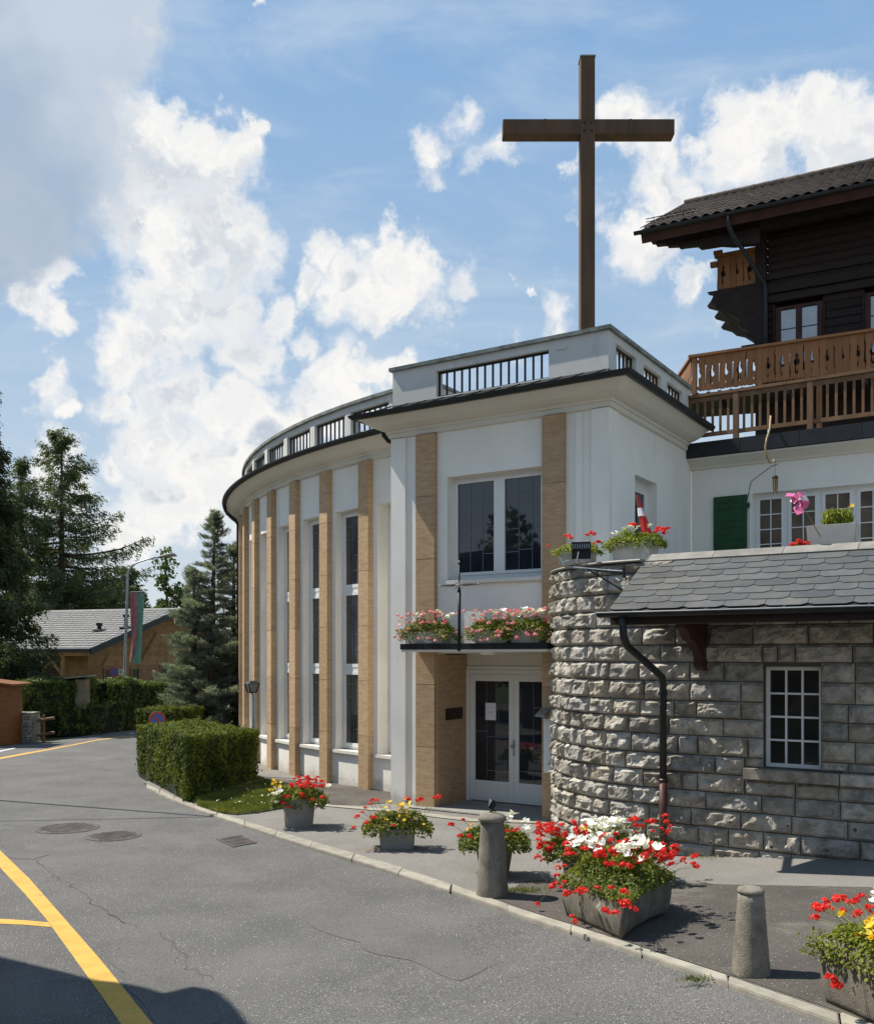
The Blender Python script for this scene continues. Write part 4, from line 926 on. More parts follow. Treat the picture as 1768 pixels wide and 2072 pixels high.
# ================================================================ CHALET
Q0 = Vector((6.38, 23.7, 0)); C1 = Vector((.8846, -.4664, 0)); C2 = Vector((.4664, .8846, 0))
def Cf(p, q, z): v = Q0 + C1 * p + C2 * q; return Vector((v.x, v.y, z))
cl = thing('chalet', 'tall dark timber chalet with carved balconies and tiled roof behind the wing', 'building', Cf(5, 4, 0))
wp0, wq0 = 1.46, 1.30
CW = [(1.86, 2.86, 9.9, 11.42), (3.93, 4.93, 9.9, 11.42)]
zz = 6.9
m = MB(); m.bx(wp0 + .16, 9.5, wq0 + .12, 8.2, 0, 9.05, fr=Cf); m.build('lower_wall', M_wood_dk, cl)
m = MB(); m.bx(wp0 + .16, 9.5, wq0 + .32, 8.2, 9.06, 13.3, fr=Cf); m.build('core_wall', M_wood_dk, cl)
z = 9.1
while z < 13.6:                                           # horizontal logs, with window gaps
    segs = [(wp0 + .14, 9.5)]
    for w in CW:
        if z + .2 > w[2] and z < w[3]:
            ns = []
            for s in segs:
                if w[0] > s[0] and w[1] < s[1]: ns += [(s[0], w[0] - .06), (w[1] + .06, s[1])]
                else: ns.append(s)
            segs = ns
    for s in segs:
        m = MB(); m.bx(s[0], s[1], wq0, wq0 + .15, z + .004, z + .2, fr=Cf); m.build('log', M_wood_dkh, cl, bevel=.02)
    z += .205
m = MB(); m.bx(wp0 - .13, wp0 + .13, wq0 - .12, wq0 + .14, 6.6, 13.5, fr=Cf); m.build('corner_post', M_wood_dk, cl, bevel=.01)
for (z0, z1, o) in ((11.55, 11.75, .1), (11.76, 11.98, .18), (12.15, 12.3, .06)):
    m = MB(); m.bx(wp0 + .13, 9.5, wq0 - o, wq0 - .002, z0, z1, fr=Cf); m.build('wall_beam', M_wood_dk, cl, bevel=.01)
for w in CW:
    p0, p1, z0, z1 = w; m = MB(); f = .07; q = wq0 - .03
    m.bx(p0 - .05, p0 + f, q, q + .1, z0, z1, fr=Cf); m.bx(p1 - f, p1 + .05, q, q + .1, z0, z1, fr=Cf); m.bx(p0 + f, p1 - f, q, q + .1, z1 - f, z1, fr=Cf); m.bx(p0 + f, p1 - f, q, q + .1, z0, z0 + f, fr=Cf); c = (p0 + p1) / 2; m.bx(c - .07, c + .07, q - .01, q + .1, z0 + f, z1 - f, fr=Cf)
    wn = m.build('window', M_wood_red, cl)
    for l0, l1 in ((p0 + f, c - .07), (c + .07, p1 - f)):
        m = MB(); m.bx(l0, l1, q + .05, q + .06, z0 + f, z1 - f, fr=Cf); m.build('pane', M_glass_b, wn)
        m = MB(); m.bx(l0, l1, q + .03, q + .045, z0 + .95, z0 + .965, fr=Cf); m.build('glazing_bar', M_wood_red, wn)
    for s in (p0 - .11, p1 + .06): m = MB(); m.bx(s, s + .05, q - .02, q + .04, z0, z1 + .05, fr=Cf); m.build('architrave', M_wood_dk, wn)
# carved boards
def carved(kind):
    h, w, t = .86, .165, .022
    def notch(k, sgn):                                   # half cut-out along an edge, listed bottom to top, as (inset, z)
        if k == 'apple': return [(0, .12), (.028, .155), (0, .19), (0, .33), (.03, .335), (.062, .38), (.062, .44), (.045, .48), (.014, .49), (.012, .54), (.034, .575), (.010, .615), (0, .62)]
        return [(0, .18), (.030, .215), (.012, .25), (.012, .58), (.030, .615), (0, .65)]
    ln = notch('apple' if kind == 0 else 'slit', 1); rn = notch('slit' if kind == 0 else 'apple', 1)
    right = [(w - .002 - i, z_) for i, z_ in rn]; left = [(0 + .002 + i, z_) for i, z_ in ln][::-1]
    pts = [(.002, .02), (w * .25, .0), (w * .5, .02), (w * .75, 0), (w - .002, .02)] + right + [(w - .002, h), (.002, h)] + left
    bm = bmesh.new(); f = bm.faces.new([bm.verts.new((x, 0, z_)) for x, z_ in pts])
    bmesh.ops.triangulate(bm, faces=[f]); g = bmesh.ops.extrude_face_region(bm, geom=bm.faces[:])
    for v in [e for e in g['geom'] if isinstance(e, bmesh.types.BMVert)]: v.co.y += t
    bmesh.ops.recalc_face_normals(bm, faces=bm.faces); me = bpy.data.meshes.new('carved_board'); bm.to_mesh(me); bm.free(); me.materials.append(M_wood); return me
CB = [carved(0), carved(1)]; crot = Matrix((C1, C2, Vector((0, 0, 1)))).transposed().to_quaternion()
BZ = 9.2
i = 0; p = .16
while p < 6.6:
    inst('carved_board', CB[i % 2], cl, Cf(p, .0, BZ), crot); p += .165; i += 1
m = MB(); m.bx(-.08, 6.8, -.07, .09, BZ + .865, BZ + .93, fr=Cf); m.build('balcony_handrail', M_wood, cl, bevel=.006)
for (z0, z1) in ((.06, .13), (.72, .80)): m = MB(); m.bx(0, 6.8, .024, .06, BZ + z0, BZ + z1, fr=Cf); m.build('balcony_rail', M_wood, cl)
for p in (.05, 1.62, 3.4, 5.2): m = MB(); m.bx(p - .05, p + .06, -.015 if p < 1 else -.012, .11, BZ - .15, BZ + .864, fr=Cf); m.build('balcony_post', M_wood, cl)
m = MB(); m.bx(0, 6.9, -.02, wq0 + .1, BZ - .16, BZ - .06, fr=Cf); m.build('balcony_floor', M_wood_dk, cl)
p = .1
while p < 6.8: m = MB(); m.bx(p, p + .085, -.06, -.022, BZ - .14, BZ - .045, fr=Cf); m.build('floor_edge_scallop', M_wood_dk, cl); p += .09 * 3
for p in (.55, 2.2, 3.9, 5.6):
    m = MB(); m.bx(p, p + .12, .0, wq0 + .1, BZ - .32, BZ - .161, fr=Cf); m.build('floor_joist', M_wood_dk, cl)
# left return of the balcony, railing seen obliquely
Lr = [Cf(0, .05, 0), Cf(-.85, 1.9, 0)]
dv = (Lr[1] - Lr[0]); Ld = dv.length; dv.normalize(); lrot = Matrix((dv, Vector((0, 0, 1)).cross(dv), Vector((0, 0, 1)))).transposed().to_quaternion()
x = .08; i = 0
while x < Ld - .1: inst('carved_board', CB[i % 2], cl, Lr[0] + dv * x + Vector((0, 0, BZ)), lrot); x += .165; i += 1
m = MB(); m.bar(Lr[0] + Vector((0, 0, BZ + .9)), Lr[1] + Vector((0, 0, BZ + .9)), .14, .06); m.build('balcony_handrail', M_wood, cl)
m = MB(); m.prism([Cf(0, 0, BZ - .15), Lr[1] + Vector((0, 0, BZ - .15)), Cf(wp0, 2.3, BZ - .15), Cf(wp0, .5, BZ - .15)], (0, 0, .09)); m.build('balcony_floor', M_wood_dk, cl)
# upper gallery stub with carved panel and stepped consoles
GZ = 12.12
p = .36; i = 0
while p < 1.3: inst('carved_board', CB[(i + 1) % 2], cl, Cf(p, wq0 - .05, GZ), crot, (1, 1, .98)); p += .165; i += 1
m = MB(); m.bx(.3, 1.4, wq0 - .09, wq0 + .03, GZ + .85, GZ + .93, fr=Cf); m.build('gallery_handrail', M_wood, cl)
m = MB(); m.bx(.2, .36, wq0 - .12, wq0 + .02, GZ + .62, GZ + .74, fr=Cf); m.build('beam_end', M_wood, cl); m = MB(); m.bx(.28, .5, wq0 - .1, wq0 + .0, GZ + .931, GZ + 1.02, fr=Cf); m.build('beam_end', M_wood, cl)
m = MB(); m.bx(.36, 1.33, wq0 - .0, 3.6, GZ - .02, GZ + .84, fr=Cf); m.build('gallery_side', M_wood_dk, cl)
cons = [(.12, 12.10), (.3, 12.02), (.22, 11.86), (.12, 11.74), (.38, 11.62), (.5, 11.5), (.72, 11.42), (.95, 11.24), (1.08, 11.02), (1.18, 10.85), (1.04, 10.84), (1.22, 10.7), (1.30, 10.62), (1.32, 10.5), (1.46, 10.5), (1.46, 12.1)]
for k in range(3): m = MB(); m.prism([Cf(x, wq0 - .1 + k * .9, z_) for x, z_ in cons], C2 * .22); m.build('stepped_console', M_wood_dk, cl)
cons2 = [(1.14, 10.95), (1.0, 10.6), (1.2, 10.4), (1.25, 10.1), (1.46, 10.1), (1.46, 10.95)]
# lower console near the balcony end, joists seen under the gallery
m = MB(); m.prism([Cf(x, wq0 - .16, z_) for x, z_ in [(.98, 10.55), (1.3, 10.35), (1.12, 10.28), (1.3, 10.12), (1.46, 10.1), (1.46, 10.55)]], C2 * .26); m.build('stepped_console', M_wood_dk, cl)
# roof: tiled slope towards the street
EQ, EZc, SLP = -.2, 13.46, math.tan(R(29)); RL = 5.4
def rf(p, s, h=0):
    n_ = (Vector((0, 0, 1)) * math.cos(R(29)) - C2 * math.sin(R(29)))
    v = Cf(p, EQ, EZc) + (C2 * math.cos(R(29)) + Vector((0, 0, 1)) * math.sin(R(29))) * s + n_ * h; return v
PL = -1.285
m = MB(); m.hexa([rf(PL, 0, -.12), rf(9.6, 0, -.12), rf(9.6, RL, -.12), rf(PL, RL, -.12), rf(PL, 0, -.02), rf(9.6, 0, -.02), rf(9.6, RL, -.02), rf(PL, RL, -.02)]); m.build('roof_deck', M_wood_dk, cl)
rz = rf(0, RL).z
m = MB(); b0, b1 = rf(wp0 + .3, RL), rf(9.6, RL); dn = C2 * 5 - Vector((0, 0, 2.7)); m.hexa([b0 - Vector((0,0,.12)), b1 - Vector((0,0,.12)), b1 + dn - Vector((0,0,.12)), b0 + dn - Vector((0,0,.12)), b0, b1, b1 + dn, b0 + dn]); m.build('rear_roof', M_tile, cl)
def tile_mesh():
    w, l, n = .27, .40, 8; V = []; F = []
    for k, (y, lift) in enumerate(((0, .03), (l, .0))):
        for i in range(n + 1):
            u = i / n; V.append((u * w, y, lift + .028 * math.sin(u * 2 * math.pi) + .01))
    for i in range(n + 1): u = i / n; V.append((u * w, 0, .03 + .028 * math.sin(u * 2 * math.pi) - .012))
    F = [(i, i + 1, n + 2 + i, n + 1 + i) for i in range(n)] + [(2 * n + 2 + i, 2 * n + 3 + i, i + 1, i) for i in range(n)]
    me = bpy.data.meshes.new('roof_tile'); me.from_pydata(V, [], F); [setattr(q, 'use_smooth', True) for q in me.polygons]; me.materials.append(M_tile); return me
TM = tile_mesh(); up2 = (C2 * math.cos(R(29)) + Vector((0, 0, 1)) * math.sin(R(29))); trot = Matrix((C1, up2, C1.cross(up2))).transposed().to_quaternion()
nt_ = 0
for r_ in range(16):
    p = PL + .02
    while p < 5.6 and nt_ < 300 and r_ < 11: inst('roof_tile', TM, cl, rf(p, .02 + r_ * .335 + random.uniform(-.008, .008), .0), trot); p += .262; nt_ += 1
# remaining rows and columns as one mesh
V, F = [], []; base = [tuple(v.co) for v in TM.vertices]; fb_ = [tuple(q.vertices) for q in TM.polygons]; M3 = Matrix((C1, up2, C1.cross(up2))).transposed()
for r_ in range(16):
    p = PL + .02; c_ = 0
    while p < 9.4:
        if p > 5.6 or r_ >= 11:
            o = len(V); q0_ = rf(p, .02 + r_ * .335, 0); V += [tuple(q0_ + M3 @ Vector(b)) for b in base]; F += [tuple(i + o for i in f_) for f_ in fb_]
        p += .262
obj_np('tile_field', V, F, M_tile, cl, True, kind='stuff')
for i in range(26): m = MB(); q = rf(PL + .05 + i * .4, RL, .05); m.tube([q, q + C1 * .41], [.09, .1], 10); m.build('ridge_tile', M_tile, cl)
m = MB(); m.tube([rf(-.95, .25, .06), rf(-.95, .25, .22)], .008, 6); m.tube([rf(-.2, .25, .06), rf(-.2, .25, .22)], .008, 6); m.tube([rf(-1.15, .25, .20), rf(.1, .25, .20)], .012, 6); m.tube([rf(-1.15, .25, .13), rf(.1, .25, .13)], .012, 6); m.build('snow_guard', M_iron, cl)
m = MB(); m.sweep([(.04 + x, EZc - .06 + z) for x, z in gutter_prof(.075)], [Cf(PL - .12, EQ, 0), Cf(9.6, EQ, 0)], [-C2, -C2]); m.build('gutter', M_gutter, cl)
m = MB(); m.hexa([rf(PL + .02, .03, -.34), rf(9.6, .03, -.34), rf(9.6, .09, -.34), rf(PL + .02, .09, -.34), rf(PL + .02, .03, -.125), rf(9.6, .03, -.125), rf(9.6, .09, -.125), rf(PL + .02, .09, -.125)]); m.build('fascia', M_wood_red, cl)
for i in range(20): p = PL + .35 + i * .55; m = MB(); m.hexa([rf(p, .1, -.26), rf(p + .1, .1, -.26), rf(p + .1, RL, -.26), rf(p, RL, -.26), rf(p, .1, -.125), rf(p + .1, .1, -.125), rf(p + .1, RL, -.125), rf(p, RL, -.125)]); m.build('rafter', M_wood_dk, cl)
for s in (.55, 1.6, 3.4):                                   # purlins with stepped ends
    c = rf(0, s, -.40); 
    def pf(p, z_, c=c): return c + C1 * p + Vector((0, 0, z_))
    pr_ = [(PL + .12, .13), (PL + .12, .02), (PL + .22, -.0), (PL + .24, -.07), (PL + .5, -.10), (PL + .54, -.16), (PL + .8, -.2), (PL + .86, -.26), (PL + 1.3, -.26), (9.5, -.14), (9.5, .13)]
    m = MB(); m.prism([pf(p, z_) for p, z_ in pr_], C2 * .2); m.build('purlin', M_wood_dk, cl)
c = rf(0, .35, -.62); pr_ = [(PL + .9, .1), (PL + 1.0, .0), (PL + 1.3, -.03), (PL + 1.4, -.12), (PL + 1.9, -.14), (PL + 2.2, -.22), (wp0 + .1, -.3), (wp0 + .1, .1)]
m = MB(); m.prism([c + C1 * p + Vector((0, 0, z_)) for p, z_ in pr_], C2 * .2); m.build('eave_console', M_wood_dk, cl)
m = MB(); m.bx(.5, wp0 + .1, .35, .55, 12.3, 12.99, fr=Cf) if False else m.bx(wp0 - .1, 9.5, wq0 + .0, wq0 + .3, 13.3, 13.75, fr=Cf); m.build('wall_plate', M_wood_dk, cl)
dp0 = .92
m = MB(); m.tube([Cf(dp0, EQ - .04, EZc - .12), Cf(dp0, EQ - .04, EZc - .32), Cf(dp0 + .06, EQ + .05, EZc - .5), Cf(wp0 + .12, wq0 - .2, 12.0), Cf(wp0 + .14, wq0 - .22, 11.8), Cf(wp0 + .14, wq0 - .22, 9.1)], .055, 12); m.build('downpipe', M_gutter, cl, smooth=True)
m = MB(); m.bx(wp0 + .16, 9.5, 3.5, 8.2, 13.3, 14.6, fr=Cf); m.build('gable_core', M_wood_dk, cl)
for p in (2.9, 4.6): m = MB(); m.bx(p, p + .12, .05, .17, 6.6, BZ - .16, fr=Cf); m.build('support_post', M_wood, cl)

# hose, wind chime, pinwheel, pennant
hz = A(1555, 845, 16.9); pts = [A(1559,842,16.62), A(1557,870,16.55), A(1551,888,16.5), A(1548,905,16.46), A(1551,925,16.48), A(1558,937,16.5), A(1566,935,16.5), A(1566,930,16.5)]
m = MB(); m.tube(pts, .017, 10); h_ = m.build('hanging_hose', M_hose, None, smooth=True, label='short bent tan hose hanging over the dark roof edge', cat='hose')
p0 = A(1568, 968, 16.6); t = thing('wind_chime', 'bamboo wind chime hanging under the white cornice', 'wind chime', p0)
m = MB(); m.tube([p0 + Vector((0, 0, .03)), A(1568, 932, 16.6)], .003, 5); m.build('cord', M_gutter, t)
m = MB(); m.lathe([(.055, 0), (.055, .02), (.02, .05)], p0 + Vector((0, 0, -.0)), 14); m.build('chime_top', M_wood_dk, t)
for k in range(6): an = k * math.pi / 3; q = p0 + Vector((.04 * math.cos(an), .04 * math.sin(an), 0)); m = MB(); m.tube([q, q - Vector((0, 0, .18 + .05 * (k % 3)))], .011, 8); m.build('chime_tube', M_cane, t)
pb_ = A(1660, 1062, 11.6); pc = A(1617, 1013, 11.5); t = thing('pinwheel', 'pink foil pinwheel on a cane leaning from the white planter', 'pinwheel', pb_)
m = MB(); m.tube([pb_ - Vector((0, 0, .15)), pc], .006, 6); m.build('stick', M_cane, t)
fw = Vector((-.25, -.85, .25)).normalized(); sx = fw.cross(Vector((0, 0, 1))).normalized(); sy = sx.cross(fw)
for k in range(6):
    an = k * math.pi / 3 + .3; e = sx * math.cos(an) + sy * math.sin(an); g = -sx * math.sin(an) + sy * math.cos(an); L = (.17, .11, .09, .12, .18, .08)[k]
    m = MB(); V = [pc, pc + e * L * .5 + g * .01 + fw * .05, pc + e * L + fw * .03, pc + e * L * .95 + g * .07 - fw * .02, pc + e * L * .4 + g * .09 - fw * .03]; V2 = [v - fw * .002 for v in V]
    m.add(V + V2, [(0, 1, 2, 3, 4), (9, 8, 7, 6, 5)] + [(i, i + 5, (i + 1) % 5 + 5, (i + 1) % 5) for i in range(5)]); m.build('vane', M_pink if k != 2 else M_white_c, t)
m = MB(); m.tube([pc + fw * .005, pc + fw * .05], .015, 8); m.build('hub', M_white_c, t)
pf_ = A(1303, 1085, 12.9); pt_ = A(1288, 1002, 12.95); t = thing('furled_flag', 'small furled red flag with white mark standing in the tower flower box', 'flag', pf_)
m = MB(); m.tube([pf_ - Vector((0.02, 0, .1)), pt_], .008, 6); m.build('staff', M_wood_rail, t)
rows = [(0, .012), (.15, .022), (.3, .03), (.5, .045), (.75, .065), (1.0, .07)]; V = []; F = []
for i, (f_, w_) in enumerate(rows):
    c = pt_.lerp(pf_, f_) + Vector((w_ * .6, 0, 0))
    for k in range(10): an = k * math.pi / 5; r_ = w_ * (1 + .3 * math.sin(an * 3)); V.append(c + Vector((r_ * math.cos(an), r_ * .5 * math.sin(an), 0)))
F = [(i * 10 + k, i * 10 + (k + 1) % 10, i * 10 + 10 + (k + 1) % 10, i * 10 + 10 + k) for i in range(len(rows) - 1) for k in range(10)]
m = MB(); m.add(V, F); m.build('flag_cloth', M_red_c, t, smooth=True)
V = []; 
for f_, w_ in ((.32, .034), (.52, .050)):
    c = pt_.lerp(pf_, f_) + Vector((w_ * .6, 0, 0))
    for k in range(4, 9): an = k * math.pi / 5 + .1; r_ = w_ * (1 + .3 * math.sin(an * 3)) + .004; V.append(c + Vector((r_ * math.cos(an), r_ * .5 * math.sin(an) - .003, 0)))
m = MB(); m.add(V, [(k, k + 1, k + 6, k + 5) for k in range(4)]); m.build('white_mark', M_white_c, t)

# floodlight on its iron bracket
fl_c = A(1176, 1114, 12.75); t = thing('floodlight', 'black floodlight on a curled iron bracket at the tower top', 'floodlight', A(1200, 1148, 12.7))
yr = Matrix.Rotation(R(-14), 4, 'Z')
def ff(a, b, z): return fl_c + yr @ Vector((a, b, z))
m = MB(); m.hexa([ff(-.13, -.02, -.12), ff(.13, -.02, -.12), ff(.09, .12, -.09), ff(-.09, .12, -.09), ff(-.13, -.02, .115), ff(.13, -.02, .115), ff(.09, .12, .06), ff(-.09, .12, .06)]); m.build('lamp_housing', M_iron, t, bevel=.006)
m = MB(); m.hexa([ff(-.12, -.05, -.0), ff(.12, -.05, -.0), ff(.12, -.021, -.0), ff(-.12, -.021, -.0), ff(-.12, -.05, .08), ff(.12, -.05, .08), ff(.12, -.021, .085), ff(-.12, -.021, .085)]); m.build('lamp_visor', M_iron, t)
for k in range(8): m = MB(); m.bx(-.11 + k * .03, -.10 + k * .03, -.056, -.0505, .02, .078, fr=ff); m.build('cooling_fin', M_steel, t)
m = MB(); m.tube([ff(0, .0, -.1), ff(-.04, .02, -.02), ff(-.03, -.07, -.03), ff(-.05, -.08, -.14), ff(.0, -.05, -.2)], .01, 8); m.build('lamp_yoke', M_steel, t)
b0 = A(1150, 1148, 12.5); m = MB(); m.tube([A(1152,1135,12.5), A(1142,1138,12.5), A(1141,1147,12.5), b0, A(1230, 1155, 12.3), A(1262, 1157, 12.2)], .013, 8); m.build('bracket_arm', M_steel, t)
m = MB(); m.bar(A(1188, 1152, 12.4), A(1268, 1200, 12.15), .022, .02); m.build('bracket_brace', M_gutter, t)
m = MB(); m.bar(A(1262, 1150, 12.2), A(1263, 1170, 12.2), .025, .04); m.build('bracket_plate', M_gutter, t)
m = MB(); m.bar(A(1160, 1150, 12.5), A(1262, 1161, 12.2), .02, .018); m.build('bracket_beam', M_iron, t)
# notice board lamp on the tower's rear side
pn = B(3.12, -.12, 1.55)
t = thing('notice_case', 'narrow white notice case under a small lamp beside the door, behind the tower', 'notice case', B(3.12, -.13, 1.0))
m = MB(); m.bx(2.99, 3.17, -.16, -.11, .78, 1.62); m.build('case_body', M_white, t)
m = MB(); m.hexa([B(2.93, -.34, 1.66), B(3.1, -.34, 1.66), B(3.1, -.1, 1.76), B(2.93, -.1, 1.76), B(2.93, -.34, 1.69), B(3.1, -.34, 1.69), B(3.1, -.1, 1.79), B(2.93, -.1, 1.79)]); m.build('case_lamp', M_steel, t)

# star cross on the canopy
c0 = B(1.72, -.60, CZ1); t = thing('iron_cross', 'slender black iron cross with silver star standing on the door canopy', 'cross', c0)
up = lambda z: c0 + Vector((0, 0, z))
m = MB(); m.tube([up(-.12), up(.25), up(.83)], [.028, .024, .030], 10); m.tube([up(.83), up(.88), up(1.25)], [.030, .016, .017], 10); m.tube([up(1.25), up(1.29)], .007, 8); m.build('post', M_iron, t, smooth=True)
hc = up(.93)
for s in (-1, 1): m = MB(); m.tube([hc + E1 * .05 * s, hc + E1 * .12 * s, hc + E1 * .34 * s], [.008, .017, .008], 8); m.build('arm', M_iron, t); m = MB(); q = hc + E1 * .355 * s; m.lathe([(.004, -.018), (.014, -.012), (.018, 0), (.014, .012), (.004, .018)], q, 12); m.build('arm_knob', M_steel, t, smooth=True)
m = MB(); m.lathe([(.004, -.018), (.014, -.012), (.018, 0), (.014, .012), (.004, .018)], up(1.30), 12); m.build('top_knob', M_steel, t, smooth=True)
for an in (45, 135, 225, 315, 10, 190):
    e = E1 * math.cos(R(an)) + Vector((0, 0, math.sin(R(an)))); m = MB(); L = .11 if an not in (10, 190) else .06; m.tube([hc - E2 * .03, hc - E2 * .03 + e * L * .5, hc - E2 * .03 + e * L], [.011, .010, .003], 8); m.build('star_ray', M_steel, t)

# ================================================================ BOLLARDS
def bollard(px, py, hpx, kind, label):
    c = G(px, py, .028); c.z -= .0; s = c.y / 1916
    t = thing('stone_bollard', label, 'bollard', c, 'stone bollards along the kerb')
    h = hpx * s
    if kind == 0:
        r0, r1 = 33 * s, 23 * s; m = MB(); m.lathe([(r0, -.02), (r0 * 1.0, .02)] + [(r0 + (r1 - r0) * k / 10, h * .9 * k / 10) for k in range(1, 11)], c, 40, jit=.0012); m.build('shaft', M_conc, t, smooth=True)
        m = MB(); rc = 29.5 * s; z = h * .885; m.lathe([(r1 * .9, z), (rc * .85, z + .005), (rc, z + .035 * .6), (rc * .97, z + .05), (rc * .8, z + .075), (rc * .5, z + .092), (.01, z + .1)], c, 32, jit=.001); m.build('mushroom_cap', M_conc, t, smooth=True)
        return c, z + .1
    r0, r1 = 38 * s, 25 * s; m = MB(); m.lathe([(r0, -.02), (r0, .02)] + [(r0 + (r1 - r0) * k / 10, h * .93 * k / 10) for k in range(1, 11)], c, 40, jit=.0012); m.build('shaft', M_conc, t, smooth=True)
    z = h * .93; m = MB(); rc = 27 * s; m.lathe([(rc * .98, z - .002), (rc, z + .012), (rc * .93, z + .028), (rc * .6, z + .04), (.01, z + .045)], c, 32, jit=.0015); m.build('cap', M_conc, t, smooth=True)
    return c, z + .045
c1_, h1_ = bollard(996, 1812, 168, 0, 'stone bollard with a mushroom cap in front of the glazed door')
bollard(1519, 1972, 178, 1, 'plain tapered stone bollard between the two big troughs')
pz = c1_ + Vector((0, 0, h1_)); t = thing('butterfly_ornament', 'tiny dark winged butterfly ornament perched on the mushroom bollard', 'ornament', pz)
m = MB(); m.tube([pz + Vector((-.03, 0, .0)), pz + Vector((0, 0, .022)), pz + Vector((.045, 0, .012))], [.007, .015, .006], 8); m.build('body', M_plaque, t, smooth=True)
for k, (s, mt) in enumerate(((1, M_white_c), (-1, M_iron))):
    m = MB(); q = pz + Vector((0, .006 * s, .02)); V = [q, q + Vector((-.045, .008 * s, .035)), q + Vector((-.028 + .03 * (s < 0), .02 * s, .12)), q + Vector((.004 + .03 * (s < 0), .02 * s, .10)), q + Vector((.036, .015 * s, .055))]
    m.add(V + [v + Vector((0, .002, 0)) for v in V], [(0, 1, 2, 3, 4), (9, 8, 7, 6, 5)] + [(i, i + 5, (i + 1) % 5 + 5, (i + 1) % 5) for i in range(5)]); m.build('wing', mt, t)

# ================================================================ FLOWERS AND PLANTERS
def quads(C, Dr, S, L, Wd):
    """rhombic leaves: centre, direction, side, length, width arrays"""
    L = L[:, None]; Wd = Wd[:, None]
    V = np.stack([C - Dr * L / 2, C + S * Wd / 2, C + Dr * L / 2, C - S * Wd / 2], 1).reshape(-1, 3)
    return V, np.arange(len(V)).reshape(-1, 4)
def unit(v): return v / np.maximum(np.linalg.norm(v, axis=1, keepdims=True), 1e-9)
def leaves(C, size, sv=.3, up=.4, asp=.8, outd=None):
    n = len(C); N = unit(rng.normal(size=(n, 3)) + np.array([0, 0, up]) + (outd if outd is not None else 0))
    Dr = unit(np.cross(N, rng.normal(size=(n, 3)))); S = np.cross(N, Dr); L = size * (1 + sv * rng.normal(size=n)).clip(.4, 1.8)
    return quads(C, Dr, S, L, L * asp)
def hexleaves(C, size, N):
    n = len(C); Dr = unit(np.cross(N, rng.normal(size=(n, 3)))); S = np.cross(N, Dr); L = (size * (1 + .3 * rng.normal(size=n)).clip(.5, 1.6))[:, None] / 2
    V = []
    for k in range(6):
        an = k * math.pi / 3; r_ = 1.0 if k % 2 == 0 else .86
        V.append(C + (Dr * math.cos(an) + S * math.sin(an)) * L * r_ + N * L * (.25 if k % 2 else -.05))
    V = np.stack(V, 1).reshape(-1, 3); return V, np.arange(len(V)).reshape(-1, 6)
def cluster_mesh(name, mt, r, n, pet, flat=.8):
    C = unit(rng.normal(size=(n, 3))); C[:, 2] = np.abs(C[:, 2]) * flat - .15; N = unit(C + rng.normal(size=(n, 3)) * .35)
    V, F = hexleaves(C * r * rng.uniform(.55, 1.15, (n, 1)), pet, N); me = mesh_np(name, V, F); me.materials.append(mt); return me
def flower_mesh(name, mt, r, heads=1):
    V = []; F = []
    for h in range(heads):
        o_ = Vector((random.uniform(-r, r), random.uniform(-r, r), random.uniform(0, r))) if heads > 1 else Vector()
        tilt = Matrix.Rotation(random.uniform(.2, 1.0), 3, Vector((random.uniform(-1, 1), random.uniform(-1, 1), 0)).normalized())
        c = len(V); V.append(tilt @ Vector((0, 0, -r * .25)) + o_); 
        for k in range(15): an = k * 2 * math.pi / 15; rr = r * (1 + .12 * math.cos(an * 5)); V.append(tilt @ Vector((rr * math.cos(an), rr * math.sin(an), r * .12 * math.cos(an * 5) + random.uniform(-.1, .1) * r)) + o_)
        F += [(c, c + 1 + k, c + 1 + (k + 1) % 15) for k in range(15)]
    me = bpy.data.meshes.new(name); me.from_pydata([tuple(v) for v in V], [], F); me.materials.append(mt); return me
RED = [cluster_mesh('red_blossom', F_red, .036, 30, .023) for _ in range(4)]
PNK = [cluster_mesh('pink_blossom', F_pink, .034, 26, .024) for _ in range(4)]
WHT = [flower_mesh('white_blossom', F_white, .036, 3) for _ in range(5)]
YEL = [flower_mesh('yellow_blossom', F_yel, .026, 2) for _ in range(3)]
